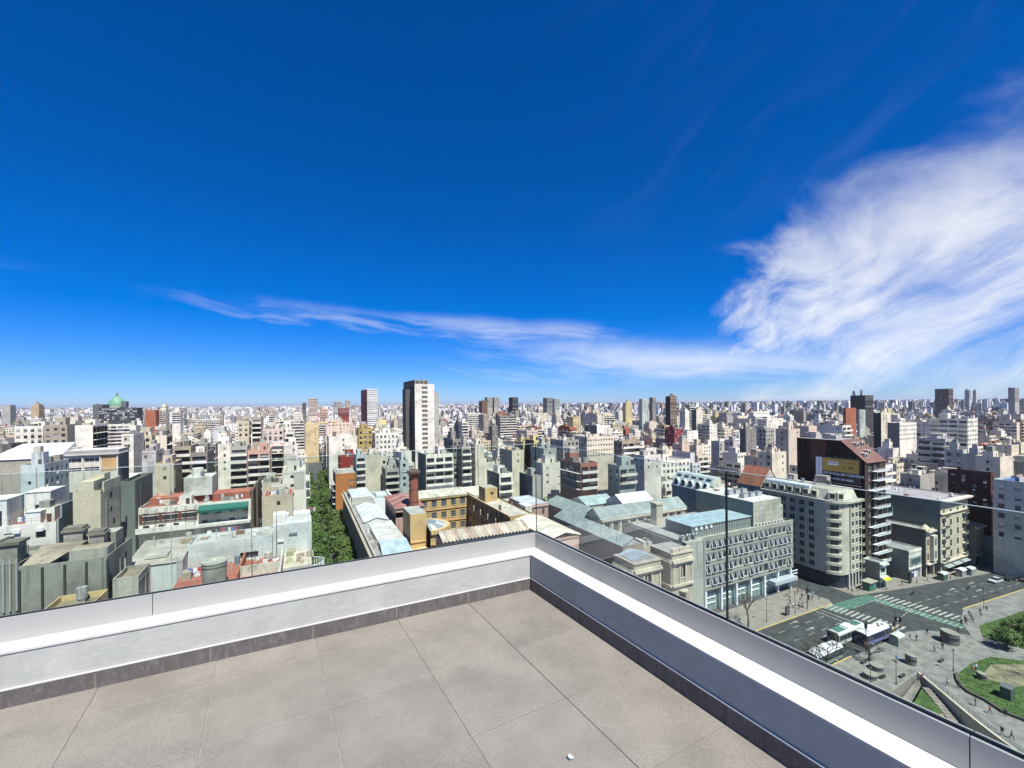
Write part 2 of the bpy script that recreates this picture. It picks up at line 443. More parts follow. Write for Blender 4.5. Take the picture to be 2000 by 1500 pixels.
XR, CX, CY = 2.13, 2.13, 3.43
SLOPE = -0.052
def yl(x): return CY + (x - CX) * SLOPE          # inner face of the left-hand parapet run
slab = MB(('grout',))
XA, XB, YA = -3.4, XR + 0.16, -1.2
slab.face([tw(XA, YA, -0.006), tw(XB, YA, -0.006), tw(XB, yl(XB) + .2, -0.006), tw(XA, yl(XA) + .2, -0.006)])
floor = solo(slab, 'terrace_floor', 'terrace floor of square speckled grey brown tiles with pale joints', None, tw(0, 0, 0), kind='structure')
T = 0.6; g = 0.0022
rngT = random.Random(5)
rows_y = [2.665 - k * T for k in range(7)]
def ftile(x0, x1, y0, y1a, y1b):
    mb = MB(('tile',))
    dz = rngT.uniform(-0.0008, 0.0008); bv = 0.0016
    lo = [tw(x0, y0, -0.012), tw(x1, y0, -0.012), tw(x1, y1b, -0.012), tw(x0, y1a, -0.012)]
    md = [(q[0], q[1], q[2] + 0.010 + dz) for q in lo]
    hi = [tw(x0 + bv, y0 + bv, dz), tw(x1 - bv, y0 + bv, dz), tw(x1 - bv, y1b - bv, dz), tw(x0 + bv, y1a - bv, dz)]
    for i in range(4):
        j = (i + 1) % 4
        mb.face((lo[i], lo[j], md[j], md[i])); mb.face((md[i], md[j], hi[j], hi[i]))
    mb.face(hi)
    part(mb, 'floor_tile', floor)
for c in range(9):
    x1 = 2.115 - c * T - g; x0 = 2.115 - (c + 1) * T + g
    ftile(x0, x1, 3.265 + g, yl(x0) - 0.004, yl(x1) - 0.004)
    for r in range(7):
        y1 = 3.265 - r * T - g; y0 = 3.265 - (r + 1) * T + g
        ftile(x0, x1, y0, y1, y1)
# parapet: two painted runs, white ledge on top, tiled skirting
HP = 0.318; WL = 0.143
pw = thing('parapet_wall', 'low painted parapet with white ledge and dark tile skirting around the terrace', 'parapet wall', tw(CX, CY, 0))
mb = MB(('parapet',))
OUT = 0.30
XL = -3.4
def lwall(mb, x0, x1, d0, d1, z0, z1, mat=None):
    P0 = [(x0, yl(x0) + d0), (x1, yl(x1) + d0), (x1, yl(x1) + d1), (x0, yl(x0) + d1)]
    lo = [tw(x, y, z0) for x, y in P0]; hi = [tw(x, y, z1) for x, y in P0]
    for i in range(4):
        j = (i + 1) % 4
        mb.face((lo[i], lo[j], hi[j], hi[i]), mat=mat)
    mb.face(hi, mat=mat); mb.face(lo[::-1], mat=mat)
def rwall(mb, y0, y1, d0, d1, z0, z1, mat=None):
    P0 = [(XR + d0, y0), (XR + d1, y0), (XR + d1, y1), (XR + d0, y1)]
    lo = [tw(x, y, z0) for x, y in P0]; hi = [tw(x, y, z1) for x, y in P0]
    for i in range(4):
        j = (i + 1) % 4
        mb.face((lo[i], lo[j], hi[j], hi[i]), mat=mat)
    mb.face(hi, mat=mat); mb.face(lo[::-1], mat=mat)
lwall(mb, XL, CX, 0, OUT, -0.6, HP - 0.012)
part(mb, 'wall_run', pw, label='sunlit pale grey run of the parapet')
mb = MB(('parapet',))
rwall(mb, -1.2, yl(CX + OUT) + OUT, 0.001, OUT, -0.6, HP - 0.012)
part(mb, 'wall_run', pw, label='shaded dark grey run of the parapet')
mb = MB(('ledge',))
lwall(mb, XL, CX + 0.001, -0.006, WL + 0.02, HP - 0.012, HP)
part(mb, 'ledge', pw)
mb = MB(('ledge',))
rwall(mb, -1.2, CY + WL + 0.013, -0.006, WL + 0.02, HP - 0.0115, HP + 0.0006)
part(mb, 'ledge', pw)
# skirting tiles with a white bead on top
def skirt_l(x0, x1):
    mb = MB(('skirt',)); lwall(mb, x0 + .0025, x1 - .0025, -0.010, -0.0005, 0.0005, 0.100); part(mb, 'skirting_tile', pw)
def skirt_r(y0, y1):
    mb = MB(('skirt',)); rwall(mb, y0 + .0025, y1 - .0025, -0.010, -0.0005, 0.0005, 0.100); part(mb, 'skirting_tile', pw)
xs = [2.119, 1.515, 0.91, 0.30, -0.32, -0.905, -1.5, -2.1, -2.7, -3.3]
for a, b2 in zip(xs[1:], xs[:-1]): skirt_l(a, b2)
ys = [3.42, 2.70, 2.09, 1.475, 0.87, 0.27, -0.33, -0.93]
for a, b2 in zip(ys[1:], ys[:-1]): skirt_r(a, b2)
mb = MB(('ledge',)); lwall(mb, XL, CX - .011, -0.0115, -0.0006, 0.1005, 0.107); part(mb, 'bead', pw)
mb = MB(('ledge',)); rwall(mb, -1.2, CY - .011, -0.0115, -0.0006, 0.1005, 0.107); part(mb, 'bead', pw)
mb = MB(('grout',)); lwall(mb, XL, CX - .011, -0.006, -0.0004, 0.0, 0.099); rwall(mb, -1.2, CY - .01, -0.006, -0.0004, 0.0, 0.0985); part(mb, 'joint_mortar', pw)
# aluminium channel that grips the glass
CHT = 0.46
gb = thing('glass_balustrade', 'clear green-tinted glass balustrade in a satin aluminium channel on the parapet', 'balustrade', tw(CX + WL, CY + WL, HP))
for a, b2 in ((XL, -0.652), (-0.648, CX + WL - 0.001)):
    mb = MB(('alu',)); lwall(mb, a, b2, WL, WL + 0.0168, HP, CHT); lwall(mb, a, b2, WL + 0.0382, WL + 0.055, HP - .2, CHT); part(mb, 'channel', gb)
for a, b2 in ((-1.2, 0.578), (0.582, yl(CX + WL) + WL + 0.004)):
    mb = MB(('alu',)); rwall(mb, a, b2, WL, WL + 0.0168, HP, CHT); rwall(mb, a, b2, WL + 0.0382, WL + 0.055, HP - .2, CHT); part(mb, 'channel', gb)
mb = MB(('gasket',)); lwall(mb, XL, CX + WL + .03, WL + 0.017, WL + 0.038, HP, CHT + 0.004); part(mb, 'gasket', gb)
mb = MB(('gasket',)); rwall(mb, -1.2, yl(CX + WL) + WL + .03, WL + 0.017, WL + 0.038, HP, CHT + 0.0045); part(mb, 'gasket', gb)
GT = 1.314
def lpane(x0, x1):
    mb = MB(('glass', 'edge'))
    a = [tw(x, yl(x) + WL + 0.0275, z) for x, z in ((x0, CHT), (x1, CHT), (x1, GT), (x0, GT))]
    mb.face(a)
    lwall(mb, x0, x1, WL + 0.0235, WL + 0.0315, GT, GT + 0.003, 'edge')
    part(mb, 'glass_panel', gb)
def rpane(y0, y1):
    mb = MB(('glass', 'edge'))
    a = [tw(XR + WL + 0.0275, y, z) for y, z in ((y0, CHT), (y1, CHT), (y1, GT), (y0, GT))]
    mb.face(a)
    rwall(mb, y0, y1, WL + 0.0235, WL + 0.0315, GT, GT + 0.003, 'edge')
    part(mb, 'glass_panel', gb)
def jl(x, r=0.004):
    mb = MB(('joint',)); lwall(mb, x - r, x + r, WL + 0.022, WL + 0.033, CHT, GT); part(mb, 'joint', gb)
def jr(y, r=0.004):
    mb = MB(('joint',)); rwall(mb, y - r, y + r, WL + 0.022, WL + 0.033, CHT, GT); part(mb, 'joint', gb)
xe = CX + WL + 0.0275
gx = [XL, -1.9, -0.552, 0.292, xe]
for a, b2 in zip(gx[:-1], gx[1:]): lpane(a + .003, b2 - .003)
for x in gx[1:-1]:
    mb = MB(('seam',)); lwall(mb, x - .0014, x + .0014, WL + 0.022, WL + 0.033, CHT, GT); part(mb, 'joint', gb)
ye = yl(xe) + WL + 0.0275
gy = [-1.2, 0.35, 1.575, ye]
for a, b2 in zip(gy[:-1], gy[1:]): rpane(a + .004, b2 - .004)
jr(1.575, 0.0042); jr(0.35, 0.003)
mb = MB(('joint',)); rwall(mb, ye - 0.003, ye + 0.003, WL + 0.024, WL + 0.031, CHT, GT); part(mb, 'corner_joint', gb)
# crumpled scrap of foil on the floor
mb = MB(('paint',))
rs = random.Random(3)
n1, n2 = 7, 5
pts = {}
for i in range(n1):
    for j in range(n2):
        pts[i, j] = tw(1.27 + (i - 3) * 0.0042 + rs.uniform(-.001, .001), 1.70 + (j - 2) * 0.0062 + rs.uniform(-.001, .001), 0.004 + 0.007 * abs(math.sin(i * 1.5)) + rs.uniform(0, .004))
for i in range(n1 - 1):
    for j in range(n2 - 1):
        mb.face((pts[i, j], pts[i + 1, j], pts[i + 1, j + 1], pts[i, j + 1]), (.72, .76, .78) if i % 3 else (.05, .16, .22))
solo(mb, 'foil_scrap', 'tiny crumpled silver and blue foil scrap lying on a floor tile', 'litter', tw(1.27, 1.70, 0))
# the house below us (only its outer wall face could ever be seen)
mb = MB(('wall',))
P0 = [(XL, yl(XL) + OUT - .02), (CX + OUT - .02, yl(CX) + OUT - .02), (CX + OUT - .02, -1.2), (XL, -1.2)]
mb.prism([tw(x, y)[:2] for x, y in P0], 0, TZ - 0.35, (.6, .6, .58))
solo(mb, 'high_rise', 'pale high-rise under the terrace', 'building', (0, 0, 0), kind='structure')

# ================================================================ the town
F_ = (math.sin(YAW), math.cos(YAW)); RT_ = (math.cos(YAW), -math.sin(YAW))
def depth(x, y): return x * F_[0] + y * F_[1]
def lat(x, y): return x * RT_[0] + y * RT_[1]
gm = MB(('ground',))
for a in ((-30000, 80, -3000, 40000), (112.5, 30000, -3000, 40000), (80, 112.5, -3000, 10), (80, 112.5, 46, 40000)):   # leaves the sunken yard open
    gm.face(((a[0], a[2], -0.02), (a[1], a[2], -0.02), (a[1], a[3], -0.02), (a[0], a[3], -0.02)))
solo(gm, 'ground', kind='structure')
GLASSC = ((.03, .035, .045), (.05, .06, .07), (.02, .02, .025), (.16, .17, .17), (.30, .29, .27))
def pane_col(rng):
    r = rng.random()
    return GLASSC[0] if r < .45 else GLASSC[1] if r < .65 else GLASSC[2] if r < .8 else GLASSC[3] if r < .92 else GLASSC[4]
def holes(Wm, G, pt, w, zs, ze, H_, col, rng, dep=0.22, frame=None):
    """one storey of wall from zs to ze with rectangular openings H_ = [(a0, a1, b0, b1)], reveals and panes"""
    if not H_:
        Wm.face((pt(0, zs), pt(w, zs), pt(w, ze), pt(0, ze)), col); return
    b0 = min(h[2] for h in H_); b1 = max(h[3] for h in H_)
    if b0 > zs: Wm.face((pt(0, zs), pt(w, zs), pt(w, b0), pt(0, b0)), col)
    if b1 < ze: Wm.face((pt(0, b1), pt(w, b1), pt(w, ze), pt(0, ze)), col)
    a = 0.0
    for (x0, x1, y0, y1) in H_:
        Wm.face((pt(a, b0), pt(x0, b0), pt(x0, b1), pt(a, b1)), col)
        if y0 > b0: Wm.face((pt(x0, b0), pt(x1, b0), pt(x1, y0), pt(x0, y0)), col)
        if y1 < b1: Wm.face((pt(x0, y1), pt(x1, y1), pt(x1, b1), pt(x0, b1)), col)
        for p, q in (((x0, y0), (x1, y0)), ((x1, y0), (x1, y1)), ((x1, y1), (x0, y1)), ((x0, y1), (x0, y0))):
            Wm.face((pt(*p), pt(*q), pt(q[0], q[1], -dep), pt(p[0], p[1], -dep)), col)
        pc = pane_col(rng)
        if rng.random() < .3 and y1 - y0 > 1.0:      # blind half down
            ym = y1 - (y1 - y0) * rng.uniform(.25, .7)
            G.face((pt(x0, y0, -dep), pt(x1, y0, -dep), pt(x1, ym, -dep), pt(x0, ym, -dep)), pc)
            G.face((pt(x0, ym, -dep + .04), pt(x1, ym, -dep + .04), pt(x1, y1, -dep + .04), pt(x0, y1, -dep + .04)), rng.choice(((.55, .54, .5), (.4, .4, .38), (.62, .6, .52))))
        else:
            G.face((pt(x0, y0, -dep), pt(x1, y0, -dep), pt(x1, y1, -dep), pt(x0, y1, -dep)), pc)
        a = x1
    Wm.face((pt(a, b0), pt(w, b0), pt(w, b1), pt(a, b1)), col)
def facade(Wm, G, B, o, u, n, w, z0, z1, style, col, rng, zmin=0.0, fh=3.0, acc=None):
    """one face of a house; o = start corner, u = along, n = outwards"""
    def pt(a, z, d=0.0): return (o[0] + u[0] * a + n[0] * d, o[1] + u[1] * a + n[1] * d, z)
    def bx(a0, a1, d0, d1, b0, b1, c, mb=None):
        mb = mb or B
        q = [pt(a0, b0, d0), pt(a1, b0, d0), pt(a1, b0, d1), pt(a0, b0, d1)]
        r = [(p[0], p[1], b1) for p in q]
        mb.face((q[3], q[2], r[2], r[3]), c); mb.face((q[1], q[2], r[2], r[1]), c); mb.face((q[0], q[3], r[3], r[0]), c); mb.face(r, c); mb.face(q[::-1], c)
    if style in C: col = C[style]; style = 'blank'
    pil = style == 'pil'
    if w < 1.2 or pil: style = 'blank'
    par = 0.9
    zt = z1 - par
    acc = acc or jit(C['white'], rng)
    if pil:
        k = 0.0
        while k < w:
            bx(k, k + .25, 0, .25, z0, z1 - .4, (.05, .053, .05)); k += w / 4.01
        Wm.face((pt(0, z0), pt(w, z0), pt(w, z1), pt(0, z1)), col); return
    if style == 'blank':
        Wm.face((pt(0, z0), pt(w, z0), pt(w, z1), pt(0, z1)), col)
        if w > 3 and z1 - zmin > 4 and z1 < 60:                 # party walls: patches, pipes, stray windows, painted cornice shadow lines in darkened wall colour
            if rng.random() < .7:
                a = rng.uniform(0, w * .5); b = rng.uniform(a + w * .2, w); q0 = rng.uniform(zmin, z1 - 3); q1 = rng.uniform(q0 + 1.5, z1 - .3)
                k_ = rng.uniform(.62, 1.12); bx(a, b, 0, .02, max(z0, q0), q1, tuple(min(.84, x * k_) for x in col))
            for _ in range(rng.choice((0, 1, 1, 2))):
                a = rng.uniform(.3, w - .5); bx(a, a + rng.uniform(.12, .3), 0, .16, max(z0, zmin - 3), z1 - rng.uniform(0, 3), rng.choice(((.12, .12, .11), (.45, .44, .42), (.3, .28, .26))))
            nw = rng.choice((0, 1, 2, 2)); ww_ = rng.uniform(.6, 1.1)
            for _ in range(nw):
                a = rng.uniform(.5, max(.6, w - 1.6)); q0 = z1 - 2.6
                while q0 > max(zmin - 2, z0 + 1):
                    if rng.random() < .7: bx(a, a + ww_, 0, .03, q0, q0 + rng.uniform(.8, 1.3), (.035, .035, .04))
                    q0 -= 3.0
            if rng.random() < .35: bx(0, w, 0, .05, z1 - 1.05, z1 - .9, tuple(x * .6 for x in col))
        return
    nf = max(1, int((zt - max(z0, zmin - 3)) / fh))
    zlow = zt - nf * fh
    if zlow > z0: Wm.face((pt(0, z0), pt(w, z0), pt(w, zlow), pt(0, zlow)), col)
    Wm.face((pt(0, zt), pt(w, zt), pt(w, z1), pt(0, z1)), col)
    pitch = {'win': 2.7, 'dwin': 3.2, 'win2': 2.3, 'few': 4.5, 'low': 4.0, 'grid': 1.9, 'strip': 99, 'vert': 3.0}.get(style, 3.0)
    nc = max(1, int(round(w / pitch)))
    if style == 'few': nc = max(1, int(w / 4.2))
    skip = set(k for k in range(nc) if style == 'few' and rng.random() < .45)
    lit = rng.uniform(.4, .6)
    for i in range(nf):
        zf = zlow + i * fh
        if style in ('win', 'dwin', 'win2', 'few', 'grid', 'attic', 'low', 'cafe'):
            H_ = []
            for k in range(nc):
                if k in skip: continue
                cxk = w * (k + .5) / nc
                ww = {'grid': .95, 'few': .9, 'win2': 1.0}.get(style, rng.choice((1.2, 1.3, 1.3, 1.5)))
                ww = min(ww, w / nc * .7)
                sb = {'grid': 1.1, 'few': 1.1}.get(style, .9)
                hh = {'grid': 1.1, 'few': .9 if w < 5 else 1.2}.get(style, 1.5)
                H_.append((cxk - ww / 2, cxk + ww / 2, zf + sb, zf + sb + hh))
            holes(Wm, G, pt, w, zf, zf + fh, H_, col, rng)
            if style in ('win', 'dwin') and rng.random() < .8:
                for h in H_:
                    if rng.random() < .25: bx(h[0] + .2, h[0] + .95, 0, .35, h[2] - .75, h[2] - .2, (.7, .7, .68))
        elif style == 'strip':
            holes(Wm, G, pt, w, zf, zf + fh, [(.3, w - .3, zf + .9, zf + 2.3)], col, rng, .3)
            for k in range(1, int(w / 3)):
                a = w * k / int(w / 3); bx(a - .18, a + .18, -.3, .02, zf + .85, zf + 2.35, col)
        elif style == 'vert':
            H_ = [(w * (k + .2) / nc, w * (k + .8) / nc, zf + .5, zf + 2.6) for k in range(nc)]
            holes(Wm, G, pt, w, zf, zf + fh, H_, col, rng)
        elif style == 'glass':
            H_ = [(w * (k + .06) / nc, w * (k + .94) / nc, zf + .25, zf + 2.8) for k in range(nc)]
            holes(Wm, G, pt, w, zf, zf + fh, H_, col, rng, .12)
        elif style in ('bal', 'bbal', 'balg'):
            nb = max(1, int(round(w / 4.5)))
            H_ = [(w * (k + .1) / nb, w * (k + .9) / nb, zf + .1, zf + 2.35) for k in range(nb)]
            holes(Wm, G, pt, w, zf, zf + fh, H_, col if style != 'bbal' else (.1, .1, .1), rng, .5)
            pr = 1.25
            bx(.15, w - .15, 0.01, pr, zf - .12, zf + .06, acc)
            if style != 'bbal':
                bx(.15, w - .15, pr - .1, pr - .002, zf + .06, zf + rng.choice((.75, .95, .95)), acc)
            if rng.random() < .4:
                a = w * rng.random() * .6; bx(a, a + 1.0, .3, .7, zf + .06, zf + .9, (.5, .5, .48))
def roof_stuff(root, x0, x1, y0, y1, z, rng, rc, col, near=True, dense=1.0):
    """lift houses, tanks, plant on a roof: each a part"""
    w, d = x1 - x0, y1 - y0
    if w < 3 or d < 3: return
    k = 0
    used = []
    def spot(a, b):
        for _ in range(8):
            px = rng.uniform(x0 + .4, max(x0 + .5, x1 - a - .4)); py = rng.uniform(y0 + .6, max(y0 + .7, y1 - b - .4))
            if all(px + a < u[0] or px > u[1] or py + b < u[2] or py > u[3] for u in used):
                used.append((px, px + a, py, py + b)); return px, py
        return None
    def P_(mb, nm):
        if isinstance(root, MB):
            root.v_off = len(root.v)
            for f, c, m_ in zip(mb.f, mb.c, mb.m): root.face([mb.v[i] for i in f], c)
        else: part(mb, nm, root)
    for _ in range(rng.choice((1, 2, 3)) if dense > .5 else 0):           # patched waterproofing
        a = rng.uniform(x0, x0 + w * .6); b = rng.uniform(y0, y0 + d * .6); mb = MB(('roof',))
        mb.box(a, min(x1, a + rng.uniform(.25, .6) * w), b, min(y1, b + rng.uniform(.2, .5) * d), z + .004 + .004 * _, z + .012 + .004 * _, rng.choice(((.55, .55, .53), (.16, .16, .155), (.30, .11, .07), (.36, .34, .30), (.62, .61, .57))), bottom=False); P_(mb, 'roof_patch')
    if rng.random() < .9 * dense:
        a, b = min(w * .6, rng.uniform(2.6, 5)), min(d * .5, rng.uniform(3, 6)); s = spot(a, b)
        if s:
            h = rng.uniform(2.4, 4.2); mb = MB(('wall', 'pane'))
            mb.box(s[0], s[0] + a, s[1], s[1] + b, z, z + h, jit(col, rng, .1), None, jit(C['lgrey'], rng, .2), bottom=False)
            if near:
                mb.face([(s[0] + a * .55, s[1] - .02, z + .05), (s[0] + a * .55 + .8, s[1] - .02, z + .05), (s[0] + a * .55 + .8, s[1] - .02, z + 2.0), (s[0] + a * .55, s[1] - .02, z + 2.0)], (.08, .06, .05), 'pane')
            P_(mb, 'lift_house')
            if rng.random() < .5:
                mb = MB(('wall',)); mb.box(s[0] + .3, s[0] + a * .7, s[1] + .3, s[1] + b * .7, z + h, z + h + rng.uniform(1.2, 2.2), jit(C['lgrey'], rng, .25), bottom=False); P_(mb, 'water_tank')
    for _ in range(rng.choice((1, 1, 2, 3))):
        s = spot(1.4, 1.4)
        if s:
            mb = MB(('wall',)); r = rng.uniform(.45, .7); mb.cyl(s[0] + .7, s[1] + .7, z + .5, z + rng.uniform(1.6, 2.4), r, r, 10, rng.choice(((.55, .55, .52), (.35, .37, .37), (.16, .22, .3), (.7, .7, .68))))
            mb.box(s[0] + .3, s[0] + 1.1, s[1] + .3, s[1] + 1.1, z, z + .5, (.4, .4, .38), bottom=False); P_(mb, 'water_tank')
    for _ in range(rng.choice((2, 3, 4, 5)) if dense > .5 else 0):
        a, b = rng.uniform(1.2, 3.4), rng.uniform(1.2, 3.4); s = spot(a, b)
        if s:
            mb = MB(('wall',)); mb.box(s[0], s[0] + a, s[1], s[1] + b, z, z + rng.uniform(.8, 2.6), jit(rng.choice((C['white'], C['lgrey'], C['grey'], C['cream'], C['dark'])), rng, .15), None, jit(C['grey'], rng, .4), bottom=False); P_(mb, 'roof_shed')
    if rng.random() < .6 * dense:
        s = spot(2.4, 1.0)
        if s:
            mb = MB(('wall',))
            for q in range(rng.choice((1, 2, 3))): mb.box(s[0] + q * 1.0, s[0] + q * 1.0 + .8, s[1], s[1] + .4, z, z + .7, (.66, .66, .63), bottom=False)
            P_(mb, 'plant_units')
    if dense > .5 and w > 5 and rng.random() < .6:
        mb = MB(('wall',)); py = rng.uniform(y0 + d * .25, y1 - d * .2); mb.box(x0, x1 - rng.uniform(0, w * .4), py, py + .18, z, z + rng.uniform(.9, 2.2), jit(col, rng, .15), bottom=False); P_(mb, 'dividing_wall')
    if rng.random() < .45 and near:
        mb = MB(('wall',)); px, py = rng.uniform(x0 + .5, x1 - .5), rng.uniform(y0 + .5, y1 - .5); h = rng.uniform(3, 6)
        mb.tube((px, py, z), (px, py, z + h), .05, .04, 4, (.3, .3, .3))
        for q in range(4): mb.tube((px - .5 + q * .05, py, z + h - .2 - q * .3), (px + .5 - q * .05, py, z + h - .2 - q * .3), .025, None, 3, (.3, .3, .3))
        P_(mb, 'antenna')
def shell(Wm, x0, x1, y0, y1, z, rc, col, par=0.75):
    """roof deck below a thin parapet"""
    Wm.face(((x0, y0, z - par), (x1, y0, z - par), (x1, y1, z - par), (x0, y1, z - par)), rc)
    t_ = .16
    for a in ((x0, x1, y0, y0 + t_), (x0, x1, y1 - t_, y1), (x0, x0 + t_, y0 + t_, y1 - t_), (x1 - t_, x1, y0 + t_, y1 - t_)):
        Wm.face(((a[0], a[2], z), (a[1], a[2], z), (a[1], a[3], z), (a[0], a[3], z)), col)
    for p, q in (((x0 + t_, y0 + t_), (x1 - t_, y0 + t_)), ((x1 - t_, y0 + t_), (x1 - t_, y1 - t_)), ((x1 - t_, y1 - t_), (x0 + t_, y1 - t_)), ((x0 + t_, y1 - t_), (x0 + t_, y0 + t_))):
        Wm.face(((p[0], p[1], z - par), (q[0], q[1], z - par), (q[0], q[1], z), (p[0], p[1], z)), col)
ROOFC = dict(red=(.33, .095, .055), white=(.70, .70, .68), grey=(.33, .33, .32), dark=(.12, .12, .12), brown=(.16, .10, .07), pink=(.45, .26, .22), dirt=(.27, .24, .18), mustard=(.40, .33, .15), wine=(.24, .07, .09), blueroof=(.05, .12, .33), dome=(.16, .16, .16))
FOOT = []        # x0, x1, y0, y1, top, lowest height that shows
def tower_block(name, label, x0, x1, y0, y1, z, zb, col, fr, si, ro, rng, group=None, cat=None, clutter=1.0, matl='wall', z0=0.0):
    """a house standing on its lot: body mesh, then windows, balconies and roof pieces as parts"""
    Wm = MB((matl,)); G = MB(('pane',)); B = MB(('wall',))
    c = jit(C[col], rng) if isinstance(col, str) else col
    sc = c
    right = depth(x0, y0) and (lat((x0 + x1) / 2, y0) / depth((x0 + x1) / 2, y0)) < -0.481
    rc = jit(ROOFC.get(ro, C['grey']), rng, .15)
    w, d = x1 - x0, y1 - y0
    facade(Wm, G, B, (x0, y0), (1, 0), (0, -1), w, z0, z, fr, c, rng, zb)
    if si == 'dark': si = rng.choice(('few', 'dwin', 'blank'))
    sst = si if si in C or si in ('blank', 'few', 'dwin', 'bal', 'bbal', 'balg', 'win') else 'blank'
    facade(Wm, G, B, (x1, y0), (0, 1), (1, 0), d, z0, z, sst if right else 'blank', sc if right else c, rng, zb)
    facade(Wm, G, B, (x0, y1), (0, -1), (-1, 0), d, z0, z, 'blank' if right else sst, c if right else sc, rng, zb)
    facade(Wm, G, B, (x1, y1), (-1, 0), (0, 1), w, z0, z, 'blank', c, rng, zb)
    shell(Wm, x0, x1, y0, y1, z, rc, c)
    SB = None
    if group and w > 6 and d > 9 and rng.random() < .5 and z < 60:          # recessed upper storeys
        i0, i1 = rng.uniform(1.2, 2.6), rng.uniform(.0, 2.2)
        SB = (MB((matl,)), MB(('pane',)), MB(('wall',)))
        zs_ = z - .74; zt_ = zs_ + rng.choice((3.0, 3.2, 6.1)); X0_, X1_, Y0_, Y1_ = x0 + i1, x1 - rng.uniform(.0, 2.0), y0 + i0 + 1, y1 - rng.uniform(1, 4)
        st_ = rng.choice(('win', 'win', 'few', 'blank'))
        facade(SB[0], SB[1], SB[2], (X0_, Y0_), (1, 0), (0, -1), X1_ - X0_, zs_, zt_, st_, c, rng, zs_)
        for a_ in (((X1_, Y0_), (0, 1), (1, 0), Y1_ - Y0_), ((X0_, Y1_), (0, -1), (-1, 0), Y1_ - Y0_), ((X1_, Y1_), (-1, 0), (0, 1), X1_ - X0_)): facade(SB[0], SB[1], SB[2], a_[0], a_[1], a_[2], a_[3], zs_, zt_, rng.choice(('blank', 'few')), c, rng, zs_)
        shell(SB[0], X0_, X1_, Y0_, Y1_, zt_, rc, c, .4)
    loc = ((x0 + x1) / 2, (y0 + y1) / 2, z0)
    o = solo(Wm, name, label, cat or name.replace('_', ' '), loc, group)
    if G.f: part(G, 'windows', o, kind='stuff')
    if B.f: part(B, 'wall_fittings', o, kind='stuff')
    if SB:
        sp_ = part(SB[0], 'setback_storey', o)
        if SB[1].f: part(SB[1], 'windows', sp_, kind='stuff')
        roof_stuff(o, X0_ + .3, X1_ - .3, Y0_ + .3, Y1_ - .3, zt_ - .39, rng, rc, c, depth(x0, y0) < 330, clutter)
    else: roof_stuff(o, x0 + .3, x1 - .3, y0 + .3, y1 - .3, z - .74, rng, rc, c, depth(x0, y0) < 330, clutter)
    FOOT.append((x0, x1, y0, y1, z, zb))
    return o
